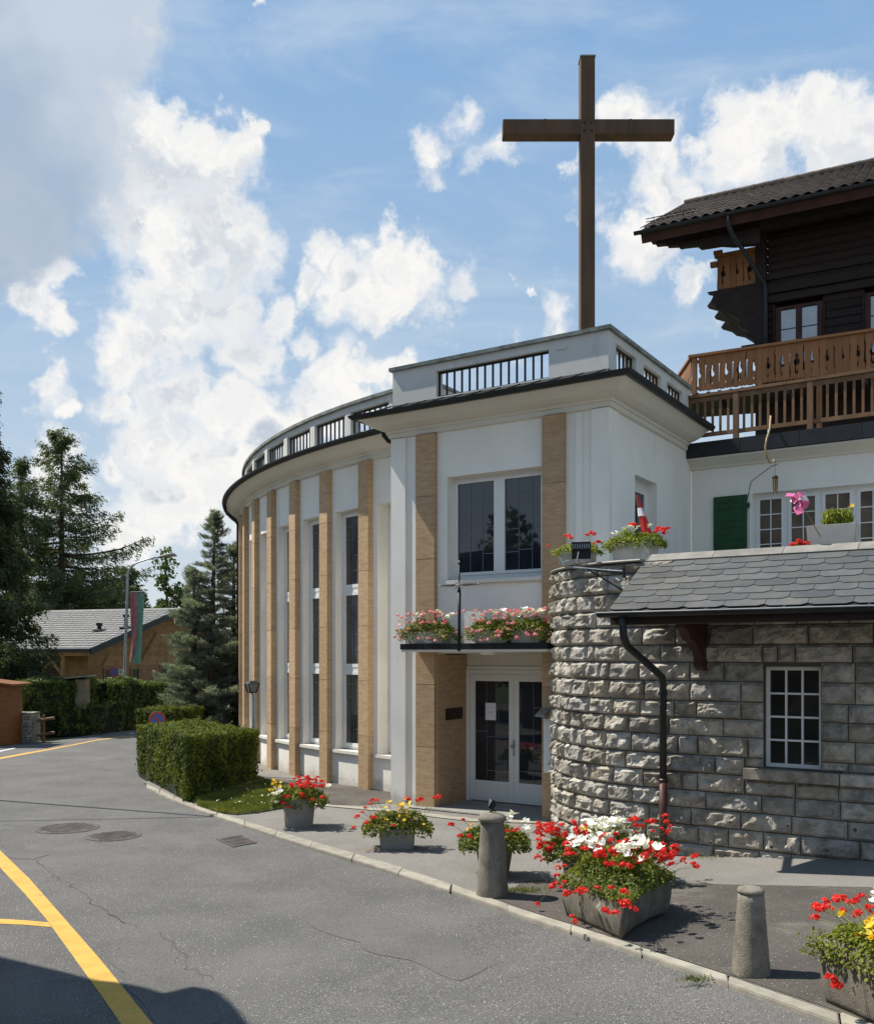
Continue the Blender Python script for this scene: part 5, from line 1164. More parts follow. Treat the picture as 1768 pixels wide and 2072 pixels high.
def plant(t, c, ax, ay, half, hgt, nleaf, size, blooms, L=L_gera, trail=.12, ext=1.35):
    """geranium mound: half = (hx, hy) of the box, hgt above the rim; c = centre of the rim"""
    ax, ay = np.array(ax), np.array(ay); c_ = np.array(c)
    n = nleaf; q = rng.uniform(-1, 1, (n, 2))
    lump = np.array([mnoise.noise(Vector((x * 2.1 + c_[0] * 3, y * 2.1 + c_[1] * 3, 0))) for x, y in q]) * .9
    r2 = (np.abs(q[:, 0]) ** 2.4 + np.abs(q[:, 1]) ** 2.4)
    top = hgt * (1 - .75 * r2.clip(0, 1)) * (.72 + lump * .7)
    z = top * rng.uniform(0, 1, n) ** .45
    edge = (r2 > .75); z = np.where(edge, z - trail * rng.uniform(0, 1, n), z)
    P = c_ + ax * (q[:, :1] * half[0] * ext) + ay * (q[:, 1:] * half[1] * ext) + np.array([0, 0, 1]) * z[:, None] + rng.normal(size=(n, 3)) * .012
    outw = unit(ax * q[:, :1] + ay * q[:, 1:]) * np.minimum(1, r2)[:, None]
    N = unit(rng.normal(size=(n, 3)) * .6 + np.array([0, 0, .8]) + outw * .8)
    V, F = hexleaves(P, size, N); obj_np('foliage', V, F, L, t, kind='stuff')
    k = min(n, 60); m = MB()
    for i in range(k): s = Vector(c_ + (P[i] - c_) * np.array([.5, .5, 0])); m.tube([s, Vector(P[i])], .003, 4, cap=False)
    for (kind, meshes, items) in blooms:
        for (u, v, zz_) in items:
            p = c_ + ax * (u * half[0] * 1.3) + ay * (v * half[1] * 1.3) + np.array([0, 0, zz_ * hgt])
            s_ = Vector(c_ + (p - c_) * np.array([.55, .55, 0])); m.tube([s_, s_.lerp(Vector(p), .6) + Vector((0, 0, .03)), Vector(p)], .0022, 4, cap=False)
            inst(kind, random.choice(meshes), t, Vector(p), (random.uniform(-.4, .4), random.uniform(-.4, .4), random.uniform(0, 6)), random.uniform(.72, 1.22))
    m.build('stems', L, t, kind='stuff')
def spread(n, u0, u1, v0, v1, z0, z1):
    return [(random.uniform(u0, u1), random.uniform(v0, v1), random.uniform(z0, z1)) for _ in range(n)]
def box_pot(t, c, ax, ay, hx, hy, h, mt, tap=.9, lip=True):
    """open rectangular planter, rim centre c"""
    ax, ay = Vector(ax), Vector(ay); m = MB(); wl = .03
    def P(u, v, k, z): return c + ax * u * k + ay * v * k + Vector((0, 0, z))
    o0 = [P(u * hx, v * hy, tap, -h) for u, v in ((-1,-1),(1,-1),(1,1),(-1,1))]; o1 = [P(u * hx, v * hy, 1, 0) for u, v in ((-1,-1),(1,-1),(1,1),(-1,1))]
    i1 = [P(u * (hx - wl), v * (hy - wl), 1, 0) for u, v in ((-1,-1),(1,-1),(1,1),(-1,1))]; i0 = [P(u * (hx - wl), v * (hy - wl), .97, -.05) for u, v in ((-1,-1),(1,-1),(1,1),(-1,1))]
    V = o0 + o1 + i1 + i0; F = [(3, 2, 1, 0)] + [(i, (i + 1) % 4, 4 + (i + 1) % 4, 4 + i) for i in range(4)] + [(4 + i, 4 + (i + 1) % 4, 8 + (i + 1) % 4, 8 + i) for i in range(4)] + [(8 + i, 8 + (i + 1) % 4, 12 + (i + 1) % 4, 12 + i) for i in range(4)] + [(12, 13, 14, 15)]
    m.add(V, F); m.build('trough', mt, t, bevel=.008)
    m = MB(); m.prism([P(u * (hx - wl - .004), v * (hy - wl - .004), 1, -.035) for u, v in ((-1,-1),(1,-1),(1,1),(-1,1))], (0, 0, .01)); m.build('soil', M_soil, t)
X, Yv = (1, 0, 0), (0, 1, 0)
# the planters
# 1 round pot by the lawn
c = G(605, 1673, .028); t = thing('flower_pot', 'round grey pot of red, white and yellow flowers standing by the lawn', 'flower pot', c, 'planters along the kerb')
m = MB(); m.lathe([(.205, 0), (.245, .36), (.262, .365), (.27, .44), (.245, .44), (.24, .38)], c, 36); m.build('pot', M_conc_gr, t, bevel=0)
rc_ = c + Vector((0, 0, .41))
plant(t, rc_, X, Yv, (.30, .22), .24, 3200, .029, [('red_blossom', RED, spread(34, -.3, 1.0, -1, .8, .8, 1.35) + spread(9, -1, 1, -1.2, -.9, -.4, .5)), ('yellow_blossom', YEL, spread(12, -1.15, -.6, -.8, .5, .6, 1.2)), ('white_blossom', WHT, [(-.75, -.9, .75), (-.65, -.8, .55), (-.8, -1, .4), (1.1, -.3, .85), (-.72, -1.0, -.1)])], L_gera)
# 2 low rectangular
c = G(803, 1722, .028); c = c + Vector((0, .16, 0)); t = thing('flower_trough', 'low rectangular grey trough of red and yellow flowers beside fallen petals', 'flower trough', c, 'planters along the kerb')
rc_ = c + Vector((0, 0, .275)); box_pot(t, rc_, (.999, -.03, 0), (.03, .999, 0), .235, .15, .275, M_conc_gr, .92)
plant(t, rc_, X, Yv, (.34, .17), .30, 3000, .029, [('red_blossom', RED, [(-1.2,-.5,.55),(-1.05,-.6,.75),(-.95,-.2,.9),(-.8,-.4,1.1),(-.9,-.8,.3),(-.7,-1,.55),(-1.3,-.8,.1),(-.1,-1.1,.25),(.3,.2,1.25),(.6,.2,1.2),(.7,.3,1.22),(1.1,.2,1.3),(1.25,.1,1.35),(-.75,-.2,1.25),(-.6,.1,1.2)]), ('yellow_blossom', YEL, spread(16, -.5, .4, -.9, .3, .6, 1.2) + spread(7, -.4, .9, -1.1, -.8, .2, .7)), ('white_blossom', WHT, [(.3, -.6, .9), (.55, -.8, .45)])], L_gera)
for k in range(14):
    pass
pp = G(745, 1722, .03); m = MB()
for k in range(40): q = pp + Vector((random.gauss(0, .09), random.gauss(0, .05), .004)); m.add([q, q + Vector((.02, .004, .006)), q + Vector((.012, .02, .004))], [(0, 1, 2)])
tag(m.build('fallen_petals', F_dry, None), 'scatter of dried petals on the pavement beside the low trough', 'petals', kind='stuff')
# 3 tall collared pot behind the mushroom bollard
c = G(1000, 1772, .028); t = thing('flower_pot', 'tall collared round pot of flowers half hidden behind the mushroom bollard', 'flower pot', c, 'planters along the kerb')
m = MB(); m.lathe([(.165, 0), (.215, .30), (.25, .305), (.265, .43), (.24, .43), (.235, .36)], c, 36); m.build('pot', M_conc, t)
rc_ = c + Vector((0, 0, .41))
plant(t, rc_, X, Yv, (.30, .22), .22, 3200, .028, [('red_blossom', RED, [(-1.3,-.3,.9),(-.95,-.2,1.15),(-.75,-.8,.4),(-1.05,-.7,.4),(.35,-.9,.7),(.55,-.9,.7),(.65,-.7,.75),(1.25,-.3,.5),(1.4,-.3,-.1),(.2,-1,.75)]), ('yellow_blossom', YEL, [(-.72,-.4,.95),(-.8,-.4,.75),(.3,-.2,1.1),(.2,-.3,1.15),(.1,-.6,.9)]), ('white_blossom', WHT, [(.45,-.1,1.25),(.9,-.2,1.05),(.35,-.3,1.1),(.95,-.5,.8),(.55, .1,1.4)])], L_gera)
# 4 trough behind the big one
c = G(1222, 1792, .03); t = thing('flower_trough', 'dark trough crowded with white and red flowers behind the big stone trough', 'flower trough', c, 'planters along the kerb')
rc_ = c + Vector((0, 0, .40)); box_pot(t, rc_, X, Yv, .46, .2, .40, M_conc_dk, .9)
plant(t, rc_, X, Yv, (.50, .22), .25, 5000, .029, [('red_blossom', RED, spread(40, -1.15, -.35, -.9, .3, .5, 1.3) + spread(12, -1.2, -.85, -1, -.3, -.4, .6) + spread(14, .1, 1.2, -.6, .6, .8, 1.4) + spread(12, .6, 1.15, -1.1, -.8, -.1, .5)), ('white_blossom', WHT, spread(36, -.35, .45, -.9, .6, .7, 1.5) + spread(8, -.1, .3, -1.1, -.8, .2, .8)), ('yellow_blossom', YEL, [(-.4, -.6, 1.05), (-.38, -.6, .98)])], L_gera)
# 5 the big stone trough, front corner towards the camera
def stone_trough(t, corner, dl, dr, L1, L2, h):
    """weathered trough with bellied ends; corner = front bottom corner on the ground, dl/dr directions of its two visible sides"""
    dl, dr = Vector(dl).normalized(), Vector(dr).normalized(); ins = .045
    bm = bmesh.new(); n1, n2, nz = 14, 10, 9
    ring = [(i / n1, 0) for i in range(n1)] + [(1, j / n2) for j in range(n2)] + [(1 - i / n1, 1) for i in range(n1)] + [(0, 1 - j / n2) for j in range(n2)]
    rows = []
    for k in range(nz + 1):
        w = k / nz; z = h * w; bel = .06 * math.sin(math.pi * min(1, (w * .8 + .25))) ; row_ = []
        for (u, v) in ring:
            uu = (u - .5) * (1 + 2 * bel * .55) * (1 - .10 * (1 - w) ** 2.2) + .5; vv = (v - .5) * (1 + 2 * bel) * (1 - .06 * (1 - w) ** 2) + .5
            arch = .05 * (1 - w) ** 3 * max(0, math.sin(math.pi * v)) * (1 if u in (0, 1) else 0) + .045 * (1 - w) ** 3 * 0
            p = corner + dl * (L1 * uu) + dr * (L2 * vv) + Vector((0, 0, z + arch)); p += Vector((mnoise.noise(p * 6), mnoise.noise(p * 6 + Vector((9, 0, 0))), 0)) * .010
            row_.append(bm.verts.new(p))
        rows.append(row_)
    N = len(ring)
    for k in range(nz):
        for i in range(N): bm.faces.new((rows[k][i], rows[k][(i + 1) % N], rows[k + 1][(i + 1) % N], rows[k + 1][i]))
    inn = []; ctr = corner + dl * L1 / 2 + dr * L2 / 2
    for dz, kf in ((.004, .90), (-.07, .88)):
        r2_ = [bm.verts.new(Vector((ctr.x, ctr.y, v.co.z + dz)) + Vector((v.co.x - ctr.x, v.co.y - ctr.y, 0)) * kf) for v in rows[-1]]; prev = inn[-1] if inn else rows[-1]
        for i in range(N): bm.faces.new((prev[i], prev[(i + 1) % N], r2_[(i + 1) % N], r2_[i]))
        inn.append(r2_)
    bm.faces.new(rows[0][::-1]); bmesh.ops.recalc_face_normals(bm, faces=bm.faces)
    me = bpy.data.meshes.new('trough'); bm.to_mesh(me); bm.free(); [setattr(p, 'use_smooth', True) for p in me.polygons]; me.materials.append(M_conc_dk)
    o = link(bpy.data.objects.new('trough', me), t, (0, 0, 0)); o.location = -WL[t.name]
    m = MB(); m.prism([corner + dl * L1 * u + dr * L2 * v + Vector((0, 0, h - .06)) for u, v in ((.07, .07), (.93, .07), (.93, .93), (.07, .93))], (0, 0, .01)); m.build('soil', M_soil, t)
def px2(p): return (884 + 1916 * p.x / p.y, 1328 + 1916 * (CAM_H - p.z) / p.y)
cA = G(1262, 1904, .03); lA = G(1146, 1853, .03); rA = G(1352, 1852, .03)
dlA, drA = lA - cA, rA - cA; print('trough sides', dlA.length, drA.length, 'corner', cA)
t = thing('flower_trough', 'big weathered stone trough overflowing with red and white flowers at the kerb', 'flower trough', cA + (dlA + drA) / 2, 'planters along the kerb')
HT = .40; stone_trough(t, cA, dlA, drA, dlA.length, drA.length, HT)
ce = cA + (dlA + drA) / 2 + Vector((0, 0, HT - .02)); u1 = dlA.normalized(); u2 = drA.normalized(); L1, L2 = dlA.length / 2, drA.length / 2
plant(t, ce, tuple(u1), tuple(u2), (L1 * 1.02, L2 * 1.02), .27, 9000, .027,
      [('red_blossom', RED, spread(52, -1, .9, -.9, .9, .7, 1.25) + spread(22, -1.1, -.3, .3, 1.1, .4, .9) + spread(16, -1.15, 1.1, -1.15, -.85, -.5, .5) + spread(12, .8, 1.3, -1, .8, -.5, 1.0) + [(0, -1.3, -.9), (.1, -1.3, -.8), (-1.2, 1.1, .3), (-1.1, 1.2, .6), (-1.25, .9, .5), (1.3, -1.1, -1.1)]),
       ('white_blossom', WHT, spread(26, -.5, .9, -.8, .35, .85, 1.3) + spread(10, -.9, -.2, -.4, .6, .95, 1.25))], L_gera, trail=.07, ext=1.12)
# 6 right-hand trough, cut by the frame
cB = G(1668, 2028, .03); rB = G(1850, 2110, .03); d1 = (rB - cB).normalized(); d2 = Vector((-d1.y, d1.x, 0)) 
if d2.y < 0: d2 = -d2
t = thing('flower_trough', 'stone trough of red, white and yellow flowers at the right edge of the photograph', 'flower trough', cB + d1 * .45 + d2 * .25, 'planters along the kerb')
stone_trough(t, cB, d1, d2, .95, .5, .43)
ce = cB + d1 * .475 + d2 * .25 + Vector((0, 0, .41))
plant(t, ce, tuple(d1), tuple(d2), (.46, .25), .20, 7000, .023,
      [('red_blossom', RED, [(-1.55,.6,.85),(-1.4,.4,.9),(-1.3,.3,1.0),(-1.45,.0,.55),(-1.6,.1,.6),(-1.15,.5,1.0),(-1.1,-.6,.55),(-1.0,.9,1.1),(-.3,.8,1.9),(-.35,.9,1.6),(-.25,.7,1.75),(-.4,.8,1.5),(.2,.6,1.8),(-.25,-1.35,-.8),(-.2,-1.3,-.95),(.6,-.4,1.4)] + spread(8, 0, 1, -1, 1, .9, 1.5) + spread(10, -1.7, -.9, -.2, .9, .5, 1.1)),
       ('white_blossom', WHT, spread(12, -.6, -.1, -.3, .8, 1.1, 1.6) + spread(10, 0, .9, -.2, .8, 1.2, 1.8)), ('yellow_blossom', YEL, spread(26, -.35, .5, -1.0, -.2, .5, 1.1))], L_gera, trail=.14)
# canopy boxes
E1t, E2t = tuple(E1), tuple(E2)
for (a, hw, red, wh, lab) in ((1.03, .36, 50, 9, 'leftmost flower box of pink and white geraniums on the door canopy'), (2.25, .30, 56, 8, 'middle flower box of pink geraniums on the door canopy, right of the iron cross'), (2.86, .27, 28, 12, 'rightmost flower box of white and pink flowers on the door canopy')):
    c = B(a, -.42, CZ1 + .2); t = thing('flower_box', lab, 'flower box', c - Vector((0, 0, .2)), 'flower boxes on the canopy')
    box_pot(t, c, E1t, E2t, hw, .13, .2, M_planter_w, .92)
    plant(t, c, E1t, E2t, (hw * 1.02, .2), .24, 2800, .029, [('pink_blossom', PNK, spread(red, -1.2, 1.2, -1, .5, -.1, 1.35) + spread(8, -1.1, 1.1, -1.2, -.9, -.7, .2)), ('white_blossom', WHT, spread(wh, -.4, .9, -.6, .5, .9, 1.35))], L_gera, trail=.18)
# tower-top boxes
c = A(1168, 1126, 13.2); c = Vector((c.x, c.y, 4.06)); t = thing('flower_box', 'small pale box of red geraniums behind the floodlight on the tower', 'flower box', c - Vector((0, 0, .19)), 'flower boxes on the stone terrace')
box_pot(t, c, E1t, E2t, .24, .12, .19, M_planter_w, .96); plant(t, c, E1t, E2t, (.24, .14), .13, 1300, .027, [('red_blossom', RED, [(-1.35,-.3,.7),(-.5,-.3,1.7),(-.35,-.1,1.6),(-.45,.2,1.8),(.45,0,1.7),(.6,.1,1.9),(.7,.2,1.8),(-.2,-.4,1.4)])], L_gera2, trail=.06)
c = Vector((*(A(1284, 1100, 12.95).xy), 4.14)); t = thing('flower_box', 'white concrete box of lime foliage and red flowers with a furled flag', 'flower box', c - Vector((0, 0, .25)), 'flower boxes on the stone terrace')
box_pot(t, c, E1t, E2t, .29, .15, .26, M_planter_w, .88); plant(t, c, E1t, E2t, (.31, .15), .19, 2400, .027, [('red_blossom', RED, [(-.1,0,1.35),(-.2,0,1.4),(0,0,1.35),(.85,0,.95),(.95,.2,.9),(1.0,-.2,.8),(1.15,0,.9),(.8,-.4,.7),(-1.4,-.5,.1),(1.1,-.4,.6),(-1.2,-.5,.2)]), ('white_blossom', WHT, [(-.3,-.3,1.1),(.2,-.5,1.0),(.5,0,1.15),(-.65,-.4,.75),(-.1,-.5,1.05)])], L_gera2, trail=.1)
c = Vector((*(A(1686, 1062, 11.72).xy), 4.215)); t = thing('flower_box', 'white concrete box with a leafy green plant in front of the white windows', 'flower box', c - Vector((0, 0, .28)), 'flower boxes on the stone terrace')
box_pot(t, c, E1t, E2t, .29, .16, .28, M_planter_w, .93)
V = []; n = 420; C = np.array(c) + np.array(E1t) * rng.uniform(-.12, .22, (n, 1)) + np.array(E2t) * rng.uniform(-.1, .1, (n, 1)) + np.array([0, 0, 1]) * rng.uniform(0, .19, (n, 1)) ** 1.0
Dr = unit(rng.normal(size=(n, 3)) * .5 + np.array([0, 0, .9])); S = unit(np.cross(Dr, rng.normal(size=(n, 3)))); Vq, Fq = quads(C, Dr, S, rng.uniform(.06, .11, n), rng.uniform(.018, .03, n)); obj_np('foliage', Vq, Fq, L_gera2, t, kind='stuff')
for u, z_ in ((.2, .22), (.05, .17)): inst('yellow_blossom', YEL[0], t, c + E1 * u + Vector((0, 0, z_)), (.3, 0, 0), 1.0)
c = Vector((*(A(1618, 1112, 11.8).xy), 3.93)); t = thing('flower_bowl', 'low bowl of dark red geraniums just behind the slate ridge', 'flower bowl', c, 'flower boxes on the stone terrace')
m = MB(); m.lathe([(.08, -.28), (.14, -.02), (.13, -.02), (.12, -.05)], c, 20); m.build('bowl', M_conc, t)
for k in range(16): inst('red_blossom', random.choice(RED), t, c + Vector((random.uniform(-.12, .12), random.uniform(-.1, .1), random.uniform(.0, .10))), (0, 0, k), .9)
V, F = hexleaves(np.array(c) + rng.normal(size=(120, 3)) * np.array([.07, .07, .03]), .035, unit(rng.normal(size=(120, 3)) + np.array([0, 0, 1]))); obj_np('foliage', V, F, L_gera, t, kind='stuff')
# ================================================================ HEDGES
def hedge(poly, h0, label, L, n, size, name='clipped_hedge', rough=.06, cat='hedge', group=None):
    """poly: footprint points (world xy), tops h0 (first) .. h1 heights per vertex or number"""
    P = [Vector((p.x, p.y, 0)) for p in poly]; c = sum(P, Vector()) / len(P); H = [h0] * len(P) if not isinstance(h0, list) else h0
    t = thing(name, label, cat, c, group)
    m = MB(); k = .93; nP = len(P); V = [c + (p - c) * .96 for p in P] + [c + (p - c) * k + Vector((0, 0, h - .09)) for p, h in zip(P, H)]
    m.add(V, [tuple(range(nP))[::-1], tuple(range(nP, 2 * nP))] + [(i, (i + 1) % nP, nP + (i + 1) % nP, nP + i) for i in range(nP)]); m.build('branches', M_core, t)  # solid dark core added behind the leaves for opacity, no single branches
    # sides
    A_ = []; Nn = []
    per = [(P[(i + 1) % nP] - P[i]).length for i in range(nP)]; Hm = sum(H) / nP
    area_side = [l * Hm for l in per]; cxy = np.array([c.x, c.y])
    top_area = abs(sum(P[i].x * P[(i + 1) % nP].y - P[(i + 1) % nP].x * P[i].y for i in range(nP))) / 2
    tot = sum(area_side) + top_area
    for i in range(nP):
        m_ = int(n * area_side[i] / tot); u = rng.uniform(0, 1, m_); v = rng.uniform(0, 1, m_); a, b = np.array(P[i].xy), np.array(P[(i + 1) % nP].xy)
        xy = a + (b - a) * u[:, None]; nrm = np.array([b[1] - a[1], a[0] - b[0]]); nrm /= np.linalg.norm(nrm)
        if nrm @ (a - cxy) < 0: nrm = -nrm
        hh = (H[i] + (H[(i + 1) % nP] - H[i]) * u); z = .02 + v * (hh - .03)
        lump = np.array([mnoise.fractal(Vector((x * 2.6, y * 2.6, zz_ * 2.6)), .8, 2, 3) for x, y, zz_ in zip(xy[:, 0], xy[:, 1], z)])
        d = lump * rough - np.abs(rng.normal(size=m_)) * .05 - .03 * (1 - v) ** 3 * 2 + .02
        A_.append(np.column_stack([xy + nrm * d[:, None], z])); Nn.append(np.tile([nrm[0], nrm[1], .25], (m_, 1)))
    m_ = int(n * top_area / tot * 1.3); W_ = rng.dirichlet(np.ones(nP) * .7, m_); xy = W_ @ np.array([p.xy for p in P]); hh = W_ @ np.array(H)
    lump = np.array([mnoise.fractal(Vector((x * 2.2, y * 2.2, 4)), .8, 2, 3) for x, y in xy])
    A_.append(np.column_stack([xy, hh + lump * rough * .8 - np.abs(rng.normal(size=m_)) * .035 + .01])); Nn.append(np.tile([0, 0, 1.0], (m_, 1)))
    C = np.concatenate(A_); Nr_ = np.concatenate(Nn); st = rng.random(len(C)) < .02; C[st] += unit(Nr_[st] + rng.normal(size=(st.sum(), 3)) * .4) * rng.uniform(.02, .10, (st.sum(), 1)); N = unit(np.concatenate(Nn) * 1.1 + rng.normal(size=C.shape) * .55)
    Dr = unit(np.cross(N, rng.normal(size=C.shape)) + np.array([0, 0, .25])); S = unit(np.cross(N, Dr)); L_ = size * (1 + .3 * rng.normal(size=len(C))).clip(.5, 1.7)
    V, F = quads(C, Dr, S, L_, L_ * .55); obj_np('leaves', V, F, L, t, kind='stuff'); return t
cA_, cL, cR = Vector((-4.36, 16.55, 0)), Vector((-6.42, 20.3, 0)), Vector((-3.62, 19.2, 0))
hedge([cL, cA_, cR, Vector((-5.6, 22.3, 0))], [1.13, 1.20, 1.10, 1.1], 'big box-clipped hedge at the bend of the road before the chapel', L_hedge, 52000, .052)
hedge([Vector((-7.75, 24.4, 0)), Vector((-6.5, 24.2, 0)), Vector((-6.35, 25.6, 0)), Vector((-7.8, 25.6, 0))], [1.22, 1.27, 1.25, 1.22], 'smaller clipped hedge behind the round no-parking sign', L_hedge, 14000, .06)
# far hedge in pieces
hedge([Vector((-12.95, 29.6, 0)), Vector((-11.4, 31.6, 0)), Vector((-11.9, 33.0, 0)), Vector((-13.9, 31.2, 0))], [1.80, 1.82, 1.85, 1.8], 'tall dark hedge behind the dry stone pillar across the road', L_hedge_d, 26000, .075, rough=.14)
hedge([Vector((-11.2, 32.3, 0)), Vector((-9.5, 35.2, 0)), Vector((-8.4, 38, 0)), Vector((-9.4, 39.2, 0)), Vector((-11.9, 34.2, 0))], [1.72, 1.60, 1.3, 1.3, 1.75], 'long hedge right of the slate-capped pillar across the road', L_hedge_d, 34000, .08, rough=.16)
hedge([Vector((-12.15, 30.4, 0)), Vector((-11.2, 31.2, 0)), Vector((-10.8, 33.0, 0)), Vector((-11.6, 33.0, 0)), Vector((-12.4, 30.9, 0))], [.95, .95, 1.1, 1.1, .95], 'low ragged shrub at the foot of the slate-capped pillar', L_hedge_d, 9000, .075, name='shrub', rough=.2, cat='shrub')
hedge([Vector((-12.1, 31.8, 0)), Vector((-10.6, 33.4, 0)), Vector((-10.9, 34.4, 0)), Vector((-12.6, 32.8, 0))], [1.72, 1.76, 1.76, 1.74], 'hedge filling in behind the slate-capped pillar', L_hedge_d, 9000, .08, rough=.2)
# ================================================================ LAWN
lawn_px = [(398,1636),(440,1650),(478,1654),(520,1650),(575,1640),(610,1628),(585,1608),(540,1590),(520,1580),(430,1600),(395,1620)]
LP_ = gp(*lawn_px); sheet('lawn_soil', [[(p.x, p.y) for p in LP_]], .042, M_turf, 'earth under the small lawn')
def in_poly(x, y, P):
    r = np.zeros(len(x), bool); j = len(P) - 1
    for i in range(len(P)):
        xi, yi, xj, yj = P[i].x, P[i].y, P[j].x, P[j].y
        r ^= ((yi > y) != (yj > y)) & (x < (xj - xi) * (y - yi) / (yj - yi + 1e-12) + xi); j = i
    return r
xs_, ys_ = [p.x for p in LP_], [p.y for p in LP_]; n = 60000
x = rng.uniform(min(xs_), max(xs_), n); y = rng.uniform(min(ys_), max(ys_), n); k = in_poly(x, y, LP_); x, y = x[k], y[k]; n = len(x)
L_ = rng.uniform(.05, .13, n) * (.8 + .4 * np.array([mnoise.noise(Vector((a * 2, b * 2, 0))) for a, b in zip(x, y)])); az = rng.uniform(0, 6.28, n); tl = rng.normal(size=(n, 2)) * .45
Dr = unit(np.column_stack([tl, np.ones(n)])); S = unit(np.cross(Dr, np.column_stack([np.cos(az), np.sin(az), np.zeros(n)])))
V, F = quads(np.column_stack([x, y, np.full(n, .045)]) + Dr * L_[:, None] / 2, Dr, S, L_, np.full(n, .009)); obj_np('lawn', V, F, L_grass, None, label='small patch of rough grass between hedge and pavement', kind='stuff')
kk = rng.choice(n, 60); V, F = hexleaves(np.column_stack([x[kk], y[kk], np.full(60, .13)]), .03, unit(rng.normal(size=(60, 3)) + np.array([0, 0, 2]))); obj_np('daisies', V, F, F_white, None, label='tiny white daisies in the lawn', kind='stuff')
def tuft(px, py, r, n):
    c = G(px, py, .035); C = np.array(c) + np.column_stack([rng.normal(size=n) * r, rng.normal(size=n) * r * .5, np.zeros(n)]); Dr = unit(rng.normal(size=(n, 3)) * .6 + np.array([0, 0, .8])); S = unit(np.cross(Dr, rng.normal(size=(n, 3)))); L_ = rng.uniform(.015, .05, n)
    return quads(C + Dr * L_[:, None] / 2, Dr, S, L_, np.full(n, .008))
for (px_, py_, r, n, lb) in ((1058, 1804, .13, 500, 'green moss and weeds at the foot of the mushroom bollard'), (1405, 1985, .06, 160, 'small weeds in the kerb joint before the plain bollard'), (1440, 1735, .2, 200, 'weeds along the foot of the stone wall')):
    V, F = tuft(px_, py_, r, n); obj_np('weeds', V, F, L_grass, None, label=lb, kind='stuff')

# ================================================================ TREES
def conifer(name, label, base, H, r0, branches, L, needle, mt=M_bark, lean=(0, 0), group=None, cat='tree'):
    """branches: list of (z, azimuth, length, droop, tipup, density)"""
    base = Vector(base); t = thing(name, label, cat, base, group)
    m = MB(); pth_ = [base + Vector((lean[0] * (k / 10) ** 1.5, lean[1] * (k / 10) ** 1.5, H * .955 * k / 10)) for k in range(11)]
    m.tube(pth_, [r0 * (1 - .93 * (k / 10)) + .012 for k in range(11)], 9); m.build('trunk', mt, t, smooth=True)
    mb = MB(); Cs, Ds, Ls = [], [], []
    branches = branches + [(H * random.uniform(.90, .955), random.uniform(0, 6.28), H * random.uniform(.012, .03), -.3, .9, max(dens_ for *_, dens_ in branches) * 3) for _ in range(14)]
    for (z, az, ln, droop, tip, dens) in branches:
        s = base + Vector((lean[0] * (z / H) ** 1.5, lean[1] * (z / H) ** 1.5, z)); d = Vector((math.cos(az), math.sin(az), 0)); pts = []
        for k in range(7):
            u = k / 6; pts.append(s + d * ln * u + Vector((0, 0, ln * (-droop * math.sin(u * math.pi * .6) + tip * u ** 2.4))) + Vector((mnoise.noise(s * 3 + d * u * 4), mnoise.noise(s * 3 + d * u * 4 + Vector((4, 4, 4))), 0)) * ln * .04)
        mb.tube(pts, [max(.006, .016 * ln * (1 - .85 * k / 6)) for k in range(7)], 4, cap=False)
        nn_ = max(4, int(dens * ln)); u = rng.uniform(.08, 1, nn_) ** .8
        pa_ = np.array([list(p) for p in pts]); seg = np.minimum((u * 6).astype(int), 5); fr_ = u * 6 - seg; q = pa_[seg] * (1 - fr_[:, None]) + pa_[seg + 1] * fr_[:, None]
        Cs.append(q); Ds.append(np.tile([d.x, d.y, 0], (nn_, 1))); Ls.append(np.column_stack([u, np.full(nn_, ln)]))
    mb.build('limbs', mt, t, kind='stuff')
    C, Dd, U = np.concatenate(Cs), np.concatenate(Ds), np.concatenate(Ls)
    V, F = needle(C, Dd, U); obj_np('crown', V, F, L, t, kind='stuff'); return t
def needles(k, size, wid, side, hang, up=0.0, rnd=.5):
    """k sprays per anchor, thrown sideways by `side` x branch length, hanging down or standing up"""
    def f(C, Dd, U):
        C = np.repeat(C, k, 0); Dd = np.repeat(Dd, k, 0); U = np.repeat(U, k, 0); n = len(C)
        Sd = np.column_stack([-Dd[:, 1], Dd[:, 0], np.zeros(n)]); w = rng.normal(size=n) * side * U[:, 1] * (1 - .75 * U[:, 0])
        C = C + Sd * w[:, None] - np.array([0, 0, 1]) * (np.abs(w) * .15 + np.abs(rng.normal(size=n)) * hang)[:, None] + rng.normal(size=(n, 3)) * size * .25 + Dd * rng.uniform(-.5, 1.0, (n, 1)) * size
        Dr = unit(Dd * .8 + Sd * np.sign(w)[:, None] * .7 + rng.normal(size=(n, 3)) * rnd + np.array([0, 0, up - hang * 1.5])); S = unit(np.cross(Dr, rng.normal(size=(n, 3)) + np.array([0, 0, .6])))
        L_ = size * rng.uniform(.5, 1.4, n); return quads(C, Dr, S, L_, L_ * wid)
    return f
def whorls(z0, z1, n, lenf, droop, tip, dens, jit=.25, azr=None):
    out = []
    for i in range(n):
        f_ = (i + random.random()) / n; z = z0 + (z1 - z0) * f_
        out.append((z, random.uniform(0, 2 * math.pi) if azr is None else random.uniform(*azr), lenf(f_) * random.uniform(1 - jit, 1 + jit * .6), droop, tip * random.uniform(.6, 1.4), dens))
    return out
XL = lambda x, Y: (x - 884) / 1916 * Y
